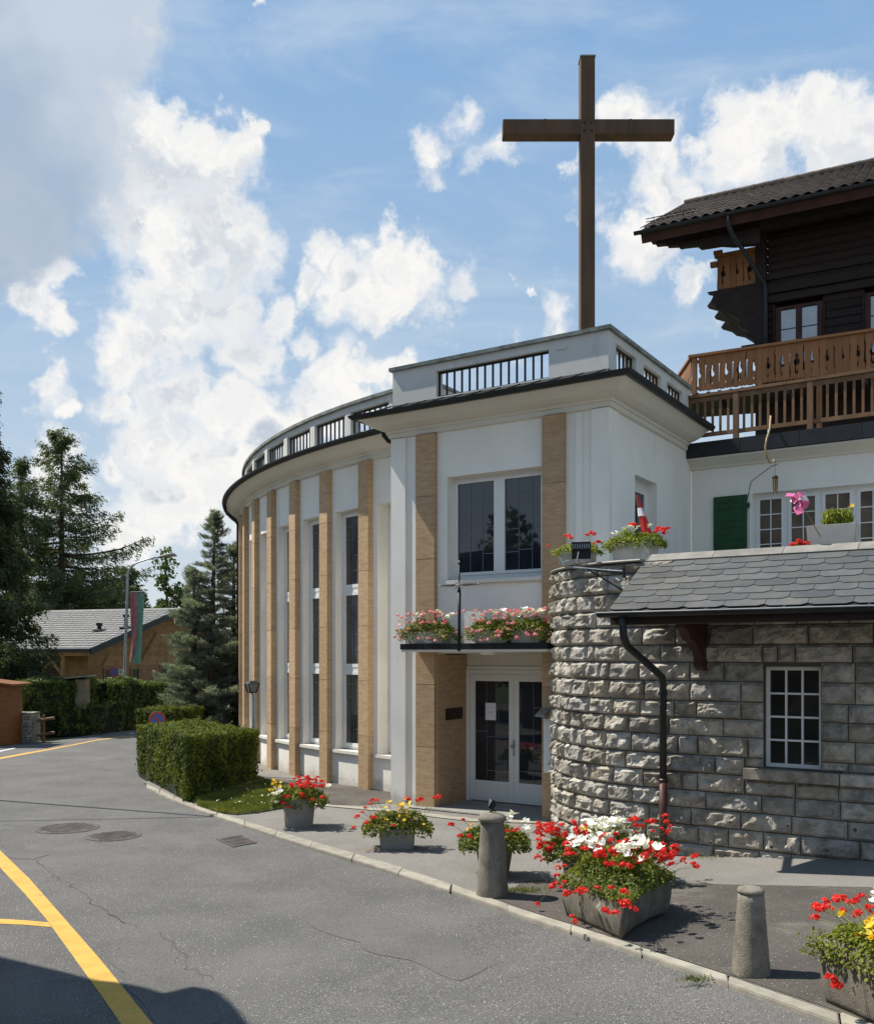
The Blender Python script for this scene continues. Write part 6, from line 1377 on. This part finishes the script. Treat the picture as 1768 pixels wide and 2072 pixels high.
# large larch
bz = whorls(2.0, 17.6, 120, lambda f: 6.3 * (1 - f) ** .72 * (.55 + .45 * min(1, f * 4)) + .25, .07, .17, 23, .22)
bz += [(9.2, R(-10), 6.0, .02, .20, 20), (7.6, R(5), 5.9, .05, .2, 20), (10.8, R(-20), 4.8, .0, .22, 20), (5.8, R(-5), 5.4, .08, .16, 20)]
conifer('larch_tree', 'tall open larch with upswept branch tips above the pale house roof', (XL(125, 62), 62, 0), 17.9, .34, bz, L_larch, needles(5, .30, .22, .13, .30, -.2), group='conifers behind the house')
bz = whorls(3.0, 15.0, 90, lambda f: 5.2 * (1 - f) ** .75 + .25, .08, .14, 15, .25)
conifer('larch_tree', 'second larch between the dark spruce and the tall larch', (XL(42, 60), 60, 0), 15.8, .28, bz, L_larch, needles(5, .30, .22, .13, .30, -.2), group='conifers behind the house')
# dark drooping spruce at the left edge
bz = whorls(.9, 11.6, 210, lambda f: 2.45 * (1 - f) ** .95 + .22, .30, .10, 44, .28)
conifer('spruce_tree', 'very dark drooping spruce filling the left edge of the photograph', (-15.75, 33, 0), 12.2, .28, bz, L_spruce, needles(6, .17, .30, .15, .24, -.4))
# blue cedars beside the chapel
def cedar(x, y, H, rad, nb, label, lean=(0, 0), seed_f=1.0):
    bz = whorls(.25, H * .985, nb, lambda f: rad * min(1, (1 - f) * 1.35) ** .95 * (.75 + .25 * math.sin(f * 37)) + .14, .0, .14, 62, .45)
    return conifer('cedar_tree', label, (x, y, 0), H, .14, bz, L_cedar, needles(7, .12, .15, .13, .008, .75, .28), lean=lean, group='blue cedars beside the chapel')
cedar(-6.45, 27.0, 6.85, 1.45, 170, 'tallest blue cedar, its thin spire rising beside the chapel gutter', (.12, 0))
cedar(-6.05, 28.2, 6.1, 1.2, 130, 'second cedar spire close against the chapel wall')
cedar(-6.9, 26.9, 5.2, 1.05, 160, 'lower broad blue cedar left of the tall spire')
# far dark conifers and broadleaf trees
for i, (x, Y, H, rad) in enumerate([(180, 78, 8.6, 2.8), (205, 80, 9.4, 3.0), (238, 76, 9.0, 3.0), (262, 74, 9.6, 2.6), (282, 78, 8.2, 2.6), (155, 82, 8.6, 3), (120, 80, 8.4, 3), (85, 84, 9.5, 3), (20, 78, 10, 3), (330, 82, 7.6, 2.8), (60, 70, 7.5, 3)]):
    bz = whorls(.6, H * .98, 70, lambda f: rad * (1 - f) ** .7 + .15, .12, .08, 16, .3)
    lab = ['low dark conifer over the left end of the roof ridge', 'dark conifer right of the tall larch trunk', 'bushy dark conifer behind the roof vent', 'pointed dark conifer just left of the street lamp arm', 'dark conifer right behind the hanging banner', 'dark conifer behind the larch trunk', 'dark conifer left of the larch trunk', 'dark conifer between the two larches', 'dark conifer behind the spruce', 'dark conifer at the right end of the house roof', 'low conifer beside the second larch'][i]
    conifer('far_conifer', lab, (XL(x, Y), Y, 0), H, .16, bz, L_far, needles(5, .38, .35, .16, .16, -.1), group='conifers behind the house')
def broad(name, label, base, H, r, n, blobs, L, leaf, group=None):
    base = Vector(base); t = thing(name, label, 'tree', base, group); m = MB(); m.tube([base, base + Vector((.1, 0, H * .5)), base + Vector((0, 0, H * .93))], [r, r * .6, .02], 8); m.build('trunk', M_bark, t, smooth=True)
    mb = MB(); Cs = []
    for (dx, dy, z, br) in blobs:
        c = base + Vector((dx, dy, z)); s = base + Vector((0, 0, max(.5, z - br * 1.2))); mb.tube([s, s.lerp(c, .5) + Vector((0, 0, .1)), c], [.05, .035, .012], 5, cap=False)
        k = int(n * br ** 2); P = unit(rng.normal(size=(k, 3))) * (br * rng.uniform(.25, 1, (k, 1)) ** .5) * np.array([1, 1, .8]); f_ = np.array([mnoise.noise(Vector(p) * 2.2 / br + c) for p in P]); Cs.append((P + np.array(c))[f_ > -.18])
    mb.build('limbs', M_bark, t, kind='stuff'); C = np.concatenate(Cs); N = unit(rng.normal(size=C.shape) + np.array([0, 0, .5])); V, F = hexleaves(C, leaf, N); obj_np('crown', V, F, L, t, kind='stuff'); return t
def rb(n, R_, z0, z1, b0, b1, taper=True):
    o = []
    for _ in range(n):
        z = random.uniform(z0, z1); f_ = (z - z0) / (z1 - z0); rr = R_ * (1 - .75 * f_ if taper else 1) * random.random() ** .5; a = random.uniform(0, 6.28); o.append((rr * math.cos(a), rr * math.sin(a), z, random.uniform(b0, b1)))
    return o
Yb = 58
broad('poplar_tree', 'open-crowned broadleaf tree under the street lamp head', (XL(335, Yb), Yb, 0), 9.2, .14, 260, rb(22, 1.6, 3.2, 7.4, .35, .7) + [(0, 0, 8.9, .55), (-.3, 0, 8.3, .6), (.35, 0, 8.3, .5), (.1, 0, 7.7, .6)], L_broad, .17)
broad('broadleaf_tree', 'small leafy tree between the lamp head and the cedars', (XL(372, Yb), Yb, 0), 7.4, .12, 260, rb(20, 1.5, 2.8, 6.8, .4, .75), L_broad, .17)
# trees and a mountain ridge behind and left of the camera, seen only as reflections in the glass
for i, (x, y, H) in enumerate([(-23, 2, 8), (-27, 6, 10), (-21, -4, 7.5), (-30, -2, 11), (-25, 11, 8.5), (-22, 7.5, 8), (-28, 15, 9), (-17, -7, 8), (-12, -13, 10)]):
    broad('roadside_tree', ('leafy tree nearest the neighbour house', 'taller leafy tree', 'leafy tree further along', 'tallest leafy tree', 'squat leafy tree', 'smallest leafy tree', 'furthest leafy tree', 'leafy tree close behind the camera', 'leafy tree left behind the camera', 'rounded leafy tree straight behind the camera', 'high leafy tree straight behind the camera', 'leafy tree right behind the camera', 'leafy tree far right behind the camera', 'leafy tree deep behind the camera')[i] + ' across the road, mirrored in the panes', (x, y, 0), H, .2, 60, rb(22, 2.6, 1.6, H - .8, 1.0, 1.6), L_broad, .3, 'trees across the road')
V = []; F = []; nA = 90
for i in range(nA + 1):
    an = R(140 + 140 * i / nA); e = (math.cos(an), math.sin(an)); h = 150 + 120 * abs(mnoise.noise(Vector((i * .09, 3, 0)))) * 2 + 50 * mnoise.noise(Vector((i * .33, 9, 0)))
    for (rr, zz_) in ((1150, -5), (1450, h * .45), (1650, h), (1900, h * .4), (2300, -5)):
        o_ = 40 * mnoise.noise(Vector((i * .5, rr, 0))); V.append((e[0] * (rr + o_), e[1] * (rr + o_), zz_))
F = [(i * 5 + k, (i + 1) * 5 + k, (i + 1) * 5 + k + 1, i * 5 + k + 1) for i in range(nA) for k in range(4)]
obj_np('mountain_ridge', V, F, M_mount, None, label='distant mountain ridge mirrored in the window panes', kind='structure')

# ================================================================ HOUSE ACROSS THE ROAD
hs = thing('timber_house', 'honey timber house with a wide pale shingle roof beyond the hedges', 'building', (-19, 50, 0))
HC = Vector((-16.5, 45, 0)); dB = Vector((2.5, 7, 0)).normalized(); dA = Vector((-.9417, .3363, 0))   # dB into depth, dA along the eave to the left
def Hf(a, b, z): v = HC + dA * a + dB * b; return Vector((v.x, v.y, z))
RS = 7.43; ze, zr = 2.95, 5.25
m = MB(); m.hexa([Hf(0, 0, ze - .14), Hf(9.5, 0, ze - .14), Hf(9.5, RS, zr - .14), Hf(0, RS, zr - .14), Hf(0, 0, ze), Hf(9.5, 0, ze), Hf(9.5, RS, zr), Hf(0, RS, zr)]); m.build('roof', M_shingle, hs)
m = MB(); m.hexa([Hf(0, RS, zr - .14), Hf(9.5, RS, zr - .14), Hf(9.5, RS * 2, ze - .14), Hf(0, RS * 2, ze - .14), Hf(0, RS, zr), Hf(9.5, RS, zr), Hf(9.5, RS * 2, ze), Hf(0, RS * 2, ze)]); m.build('roof', M_shingle, hs)
V, F = [], []; upv = (dB * RS + Vector((0, 0, zr - ze))).normalized(); nv = dA.cross(upv); nv = nv if nv.z > 0 else -nv
for r_ in range(18):
    for c_ in range(24):
        a = c_ * .4 + (.2 if r_ % 2 else 0); b = .05 + r_ * .42
        if a > 9.2 or b > 7.2: continue
        o = len(V); p = Hf(a, 0, ze) + upv * (b + .02); w_ = dA * .385
        q = [p + nv * .035, p + w_ * .5 + nv * .035 - upv * .0, p + w_ + nv * .035, p + w_ + upv * .40 + nv * .006, p + upv * .40 + nv * .006, p - nv * .0, p + w_]
        V += [tuple(v) for v in q]; F += [(o, o + 1, o + 2, o + 3), (o, o + 3, o + 4, o + 4), (o + 5, o + 6, o + 2, o)]
F = [f_ if len(set(f_)) == 4 else f_ for f_ in F]
me = bpy.data.meshes.new('shingles'); me.from_pydata(V, [], [tuple(dict.fromkeys(f_)) for f_ in F]); me.materials.append(M_shingle); tag(link(bpy.data.objects.new('shingles', me), hs, (0, 0, 0)), kind='stuff')
M_hook = mat('roof_hook', (.12, .12, .12), .6, .1, 5, 40, .05, 0)
m = MB()
for r_ in range(17):
    for c_ in range(11):
        p = Hf(.35 + c_ * .82 + (.41 if r_ % 2 else 0), 0, ze) + upv * (.35 + r_ * .41) + nv * .05; m.bar(p, p + upv * .05 + nv * .03, .09, .03)
m.build('snow_hooks', M_hook, hs, kind='stuff')
m = MB(); m.bar(Hf(-.02, -.04, ze - .08), Hf(9.5, -.04, ze - .08), .1, .12); m.build('gutter', M_gutter, hs)
m = MB(); m.hexa([Hf(-.07, 0, ze - .3), Hf(-.01, 0, ze - .3), Hf(-.01, RS, zr - .3), Hf(-.07, RS, zr - .3), Hf(-.07, 0, ze + .02), Hf(-.01, 0, ze + .02), Hf(-.01, RS, zr + .02), Hf(-.07, RS, zr + .02)]); m.build('verge_board', M_gutter, hs)
gi = .85
z = .2
while z < 5:
    s0 = max(.9, ((z + .25 - (ze - .15)) / (zr - ze)) * RS) if z > ze - .5 else .9
    if s0 < RS * .98: m = MB(); m.bx(gi, gi + .12, s0, RS * 2 - s0, z, z + .235, fr=Hf); m.build('siding_board', M_wood_hs, hs)
    z += .24
m = MB(); m.bx(gi + .1, 9.2, .9, .98, 0, ze - .1, fr=Hf); m.build('front_wall', M_wood_hs, hs)
for k, a in enumerate((1.6, 3.1, 4.9, 6.5)):
    m = MB(); m.bx(a, a + .14, .05, .19, .1, ze - .2, fr=Hf); m.build('veranda_post', M_wood_hs, hs)
    m = MB(); m.bar(Hf(a, .12, 1.6), Hf(a - 1.1 if k % 2 else a + 1.1, .12, ze - .2), .12, .12); m.build('post_brace', M_wood_hs, hs)
m = MB(); m.bx(0, 9.3, .05, .2, ze - .35, ze - .15, fr=Hf); m.build('eave_beam', M_wood_hs, hs)
m = MB(); m.bx(2.6, 3.6, .86, .899, .4, 2.3, fr=Hf); m.bx(5.4, 6.2, .86, .899, 1.2, 2.3, fr=Hf); m.build('opening_shade_panel', M_wood_red, hs)  # flat dark panels on the wall, the shade of openings put into their colour
for b in (2.0, 4.1, 6.6):
    m = MB(); z0, z1 = (1.1, 2.0) if b < 6 else (1.25, 2.25); w_ = .55; x0 = gi - .05
    m.bx(x0 - .01, x0 + .05, b, b + .09, z0, z1, fr=Hf); m.bx(x0 - .01, x0 + .05, b + w_ + .09, b + w_ + .18, z0, z1, fr=Hf); m.bx(x0 - .01, x0 + .05, b + .09, b + w_ + .09, z1 - .09, z1, fr=Hf); m.bx(x0 - .01, x0 + .05, b + .09, b + w_ + .09, z0, z0 + .09, fr=Hf)
    wn = m.build('window', M_wood_hs, hs); m = MB(); m.bx(x0 + .03, x0 + .045, b + .09, b + w_ + .09, z0 + .09, z1 - .09, fr=Hf); m.build('pane', M_glass, wn)
for b, z_ in ((1.2, 2.2), (5.0, 3.3)): m = MB(); m.bar(Hf(gi, b, z_ - .9), Hf(.1, b + .3, z_ + .55), .14, .14); m.build('roof_brace', M_wood_hs, hs)
m = MB(); m.bx(gi - .1, gi + .02, .5, 14, .0, .95, fr=Hf); m.build('dark_base', M_gutter, hs)
for (x_, y_, h_) in ((255, 1240, .55), (201, 1270, .25)):
    cpt = A(x_, y_, 48.5); zroof = ze + (zr - ze) * ((cpt - HC).dot(dB) / RS); cpt.z = zroof; m = MB(); m.tube([cpt - Vector((0, 0, .1)), cpt + Vector((0, 0, h_))], .10, 8); m.tube([cpt + Vector((0, 0, h_)), cpt + Vector((0, 0, h_ + .15))], .17, 8); m.prism([cpt + Vector((-.25, -.3, -.1)), cpt + Vector((.25, -.3, -.1)), cpt + Vector((0, .25, .12))], (0, 0, .12)); m.build('roof_vent', M_iron, hs)

# ================================================================ STREET THINGS AT THE LEFT
# timber kiosk
k0 = A(0, 1508, 27.7); kz = 0
t = thing('timber_kiosk', 'orange-stained timber kiosk at the left edge of the road', 'kiosk', (-12.9, 28.4, 0))
Kf = lambda a, b, z: Vector((-12.41 - a, 27.3 + b * .65, z))
m = MB(); m.bx(0, .07, 0, 1.6, 0, 1.78, fr=Kf); m.build('side_wall', M_orange, t); m = MB(); m.bx(0.07, .30, 0, .06, 0, 1.74, fr=Kf); m.build('front_post', M_orange, t)
m = MB(); m.bx(.30, 1.6, 1.5, 1.6, 0, 1.8, fr=Kf); m.build('back_wall', M_orange, t); m = MB(); m.bx(1.6, 1.68, 0, 1.6, 0, 1.9, fr=Kf); m.build('side_wall', M_orange, t)
m = MB(); m.bx(.3, 1.6, .02, .05, 1.62, 1.74, fr=Kf); m.build('lintel', M_orange, t)
m = MB(); m.hexa([Kf(-.26, -.25, 1.74), Kf(1.9, -.25, 2.0), Kf(1.9, 1.8, 2.0), Kf(-.26, 1.8, 1.74), Kf(-.26, -.25, 1.79), Kf(1.9, -.25, 2.05), Kf(1.9, 1.8, 2.05), Kf(-.26, 1.8, 1.79)]); m.build('roof', M_orange, t)
m = MB(); m.bx(.42, 1.3, .3, .9, 0.05, 1.02, fr=Kf); o = m.build('white_cabinet', M_white, None, bevel=.02, label='white cabinet standing inside the timber kiosk', cat='cabinet')
# dry stone pillar with log rails
t = thing('stone_pillar', 'low dry stone pillar beside the timber kiosk', 'pillar', (-12.0, 28.4, 0))
z = 0
while z < .86:
    h = random.uniform(.05, .1); x = -12.6
    while x < -12.04:
        w_ = random.uniform(.09, .24); x1 = min(x + w_, -12.02); y0 = 28.3 + random.uniform(-.03, .02)
        m = MB(); m.bx(x + .006, x1 - .006, y0, 28.75, z + .005, z + h - .004, fr=lambda a, b, c: Vector((a, b, c))); m.build('stone', M_stone, t, bevel=.012); x = x1
    z += h
t = thing('log_fence', 'weathered log rail fence running into the dark hedge', 'fence', (-11.6, 28.6, 0))
m = MB(); m.tube([Vector((-11.86, 28.55, 0)), Vector((-11.86, 28.55, .82))], .05, 8); m.build('post', M_wood_rail, t)
for z_ in (.68, .24): m = MB(); m.tube([Vector((-12.02, 28.5, z_ - .02)), Vector((-11.52, 28.52, z_ + .05))], .045, 8); m.build('rail', M_wood_rail, t)
# slate-capped pillar in the hedge
t = thing('capped_pillar', 'square masonry pillar with slate cap standing in the hedge', 'pillar', (-11.65, 31.2, 0))
m = MB(); m.bx(-11.85, -11.5, 31.0, 31.4, 0, 1.83, fr=lambda a, b, c: Vector((a, b, c))); m.build('shaft', mat('yellow_render', (.25, .21, .13), .9, .15, 3, 60, .1, .3, .005), t)
m = MB(); m.hexa([Vector(v) for v in ((-12.2, 30.85, 1.84), (-11.35, 30.85, 1.93), (-11.35, 31.55, 1.93), (-12.2, 31.55, 1.84), (-12.2, 30.85, 1.88), (-11.35, 30.85, 1.97), (-11.35, 31.55, 1.97), (-12.2, 31.55, 1.88))]); m.build('cap', M_lead, t)
# small path lantern posts in front of the hedge
for (x, Y, h, lb) in ((252, 34.2, 1.35, 'thin grey post at the foot of the far hedge, left of the lantern'),):
    c = Vector((XL(x, Y), Y, 0)); t = thing('grey_post', lb, 'post', c); m = MB(); m.tube([c, c + Vector((0, 0, h))], .035, 8); m.build('shaft', M_steel, t)
c = Vector((XL(264, 34.2), 34.2, 0)); t = thing('garden_lantern', 'small garden lantern on a post before the far hedge', 'lantern', c); m = MB(); m.tube([c, c + Vector((0, 0, .95))], .04, 8); m.build('post', M_steel, t); m = MB(); m.lathe([(.07, .95), (.16, 1.0), (.15, 1.03), (.03, 1.12)], c, 12); m.build('hood', M_lead, t)
# street lamp with banner
YL_ = 38.5; lb = Vector((XL(248, YL_), YL_, 0)); t = thing('street_lamp', 'tall grey street lamp curving over the road with an arm', 'street lamp', lb)
def AL(x, y): return A(x, y, YL_)
m = MB(); m.tube([lb, AL(250, 1420), AL(253, 1330), AL(257, 1220), AL(258, 1165), AL(261, 1154), AL(268, 1144), AL(281, 1138), AL(300, 1132), AL(322, 1128)], [.08, .07, .06, .055, .045, .04, .036, .032, .03, .028], 12); m.build('pole', M_steel, t, smooth=True)
m = MB(); m.tube([AL(318, 1129), AL(326, 1127), AL(340, 1124), AL(352, 1123), AL(358, 1126)], [.035, .06, .085, .08, .02], 10); m.build('lamp_head', M_lead, t, smooth=True)
bt = AL(263, 1199); t = thing('banner', 'long red and green vertical banner hanging beside the lamp pole', 'banner', AL(277, 1199))
m = MB(); m.tube([AL(256, 1199), AL(293, 1198)], .018, 8); m.build('banner_rod', M_steel, t)
rows = [(1200, 262.5, 277, 293), (1230, 263.5, 277.5, 291), (1260, 264.5, 278, 289), (1290, 266, 277, 287), (1310, 265, 275, 286.5), (1325, 264, 272, 286), (1340, 262, 268, 285)]
for (nm, ia, ib, mt) in (('red_half', 1, 2, M_ban_r), ('green_half', 2, 3, M_ban_g)):
    V = []; F = []
    for i, rw in enumerate(rows):
        for k in range(5):
            x = rw[ia] + (rw[ib] - rw[ia]) * k / 4; y = rw[0] + (0 if nm == 'red_half' else (i == 6) * 3) - (i == 6) * (8 if nm == 'red_half' and k > 1 else 0); V.append(A(x, y, YL_ + .05 * math.sin(k * 1.3 + i * .4) + (.03 if nm == 'red_half' else 0)))
    F = [(i * 5 + k, i * 5 + k + 1, i * 5 + k + 6, i * 5 + k + 5) for i in range(len(rows) - 1) for k in range(4)]
    n0 = len(V); V += [v + Vector((0, .01, 0)) for v in V]; F += [tuple(n0 + i for i in f_[::-1]) for f_ in F]
    m = MB(); m.add(V, F); m.build(nm, mt, t, smooth=True)
def no_parking(c, rad, yaw, label, post=True, group='no parking signs'):
    t = thing('no_parking_sign', label, 'road sign', Vector((c.x, c.y, 0)) if post else c, group)
    rm = Matrix.Rotation(yaw, 4, 'Z'); f = lambda x, y, z: c + rm @ Vector((x, y, z))
    def disc(r0, r1, y0, y1, mt, nm):
        m = MB(); n = 32; V = []
        for y in (y0, y1):
            for r_ in (r0, r1):
                for k in range(n): an = 2 * math.pi * k / n; V.append(f(r_ * math.cos(an), y, r_ * math.sin(an)))
        F = []
        for k in range(n):
            j = (k + 1) % n; F += [(k, j, n + j, n + k), (2*n + k, 3*n + k, 3*n + j, 2*n + j), (n + k, n + j, 3*n + j, 3*n + k)]
            if r0 > 0: F.append((k, 2*n + k, 2*n + j, j))
        m.add(V, F); m.build(nm, mt, t)
    disc(0, rad, 0, .012, M_steel, 'sign_plate'); disc(rad * .72, rad * .98, -.006, -.001, M_sign_red, 'red_ring'); disc(0, rad * .72, -.005, -.001, M_sign_blue, 'blue_field')
    m = MB(); a = R(-45); e = Vector((math.cos(a), 0, math.sin(a))); g = Vector((-e.z, 0, e.x)); L = rad * .74; w = rad * .11
    m.hexa([f(*(e * -L - g * w + Vector((0, -.010, 0)))), f(*(e * L - g * w + Vector((0, -.010, 0)))), f(*(e * L - g * w + Vector((0, -.0055, 0)))), f(*(e * -L - g * w + Vector((0, -.0055, 0)))), f(*(e * -L + g * w + Vector((0, -.010, 0)))), f(*(e * L + g * w + Vector((0, -.010, 0)))), f(*(e * L + g * w + Vector((0, -.0055, 0)))), f(*(e * -L + g * w + Vector((0, -.0055, 0))))]); m.build('red_bar', M_sign_red, t)
    if post: m = MB(); m.tube([Vector((c.x, c.y + .04, 0)), Vector((c.x, c.y + .04, c.z + rad * .8))], .028, 10); m.build('post', M_steel, t)
    return t
no_parking(A(318, 1457, 23.6), .205, R(28), 'round no-parking sign rising between the two clipped hedges')
t = no_parking(A(230.5, 1360, YL_ - .1), .20, R(12), 'round no-parking sign fixed to the street lamp pole above the far hedge', post=False)
m = MB(); m.tube([A(238, 1360, YL_ - .08), A(248, 1360, YL_ - .03)], .014, 6); m.build('bracket', M_steel, t)
m = MB(); q = A(244.5, 1361, YL_ - .12); m.hexa([q + Vector(v) for v in ((-.085, 0, -.11), (.085, 0, -.11), (.085, .012, -.11), (-.085, .012, -.11), (-.085, 0, .11), (.085, 0, .11), (.085, .012, .11), (-.085, .012, .11))]); pl = m.build('supplementary_plate', M_white, t)
fc = bpy.data.curves.new('digit', 'FONT'); fc.body = '8'; fc.size = .22; fc.extrude = .002; fc.align_x = 'CENTER'; fc.align_y = 'CENTER'; fo = bpy.data.objects.new('tmp_digit', fc); COL.objects.link(fo); bpy.context.view_layer.update()
dm = bpy.data.meshes.new_from_object(fo.evaluated_get(bpy.context.evaluated_depsgraph_get())); bpy.data.objects.remove(fo); dm.materials.clear(); dm.materials.append(M_iron); inst('plate_digit', dm, pl, q + Vector((0, -.004, 0)), (R(90), 0, 0))
# lantern post in front of the chapel
c = Vector((XL(514, 20.2), 20.2, 0)); t = thing('lantern_post', 'black hooded lantern on a slim grey post in front of the chapel', 'lantern', c)
m = MB(); m.tube([c, c + Vector((0, 0, 1.78))], .045, 12); m.build('post', M_steel, t)
q = c + Vector((-.04, -.02, 1.95)); V = []
lf = lambda a, b, z: q + Matrix.Rotation(R(35), 3, 'Z') @ Vector((a, b, z))
m = MB(); m.hexa([lf(-.07, -.07, -.12), lf(.07, -.07, -.12), lf(.07, .07, -.12), lf(-.07, .07, -.12), lf(-.115, -.115, .06), lf(.115, -.115, .06), lf(.115, .115, .06), lf(-.115, .115, .06)]); m.build('lamp_glass', glassmat('grey_lamp_glass', (.12, .14, .16), .1), t)
for sx_, sy_ in ((-1, -1), (1, -1), (1, 1), (-1, 1)): m = MB(); m.bar(lf(.072 * sx_, .072 * sy_, -.12), lf(.118 * sx_, .118 * sy_, .06), .02, .02); m.build('lamp_edge', M_iron, t)
m = MB(); m.hexa([lf(-.135, -.135, .06), lf(.135, -.135, .06), lf(.135, .135, .06), lf(-.135, .135, .06), lf(-.05, -.05, .12), lf(.05, -.05, .12), lf(.05, .05, .12), lf(-.05, .05, .12)]); m.build('hood', M_iron, t)
m = MB(); m.bx(-.075, .075, -.075, .075, -.14, -.121, fr=lf); m.tube([q + Vector((0, 0, -.14)), q + Vector((.03, .02, -.2)), c + Vector((0, 0, 1.72))], .02, 8); m.build('lamp_bracket', M_iron, t)

# ================================================================ NEIGHBOUR HOUSE beyond the left edge, its roof shades the road
Hn = 5.6; off = Vector((SH[0], SH[1], 0)) * Hn / math.tan(SUN_EL)
sp = gp((-60,1922),(0,1937),(139,1970),(200,1987),(260,1993),(300,2002),(335,2014),(355,2014),(408,2001),(441,2009),(470,2034),(503,2075),(580,2200))
nh = thing('neighbour_house', 'timber house beyond the left edge of the photograph, its eave shading the road', 'building', (-9, 6, 0))
edge = [p + off for p in sp]; edge = [Vector((p.x, p.y, 0)) for p in edge]
print('eave edge', [(round(p.x, 2), round(p.y, 2), round(p.x / p.y, 2)) for p in edge])
poly = edge + [Vector((-5.2, 1.0, 0)), Vector((-6, -3, 0)), Vector((-15, -3, 0)), Vector((-15, 12, 0)), Vector((edge[0].x - 2.2, edge[0].y + .9, 0))]
m = MB(); m.prism([Vector((p.x, p.y, Hn - .12)) for p in poly], (0, 0, .14)); m.build('roof', M_tile, nh)
m = MB(); m.prism([Vector(v) for v in ((-7.6, -2, 0), (-14, -2, 0), (-14, 7.4, 0), (-7.9, 7.4, 0))], (0, 0, Hn - .13)); m.build('wall', M_wood_dk, nh)
# utility pole and cable left of the frame: their thin shadows cross the road
Aq, Bq = G(-40, 1664), G(436, 1654); hh = 8.0; of2 = Vector((SH[0], SH[1], 0)) * hh / math.tan(SUN_EL); Pp = Vector((*(Bq + of2).xy, 0)); Pa = Vector((*(Aq + of2).xy, 0)); Pa = Pp + (Pa - Pp) * 2.0
t = thing('utility_pole', 'slim pole carrying an overhead cable beyond the left edge of the photograph', 'pole', Pp)
m = MB(); m.tube([Pp, Pp + Vector((0, 0, 8.03))], [.05, .035], 8); m.build('shaft', M_bark, t)
m = MB(); m.tube([Pp + Vector((0, 0, 8)), Pp.lerp(Pa, .5) + Vector((0, 0, 7.95)), Pa + Vector((0, 0, 8.2))], .022, 6); m.build('cable', M_iron, t)
print('pole ratio', Pp.x / Pp.y, 'stones', nst, 'objects', len(bpy.data.objects))
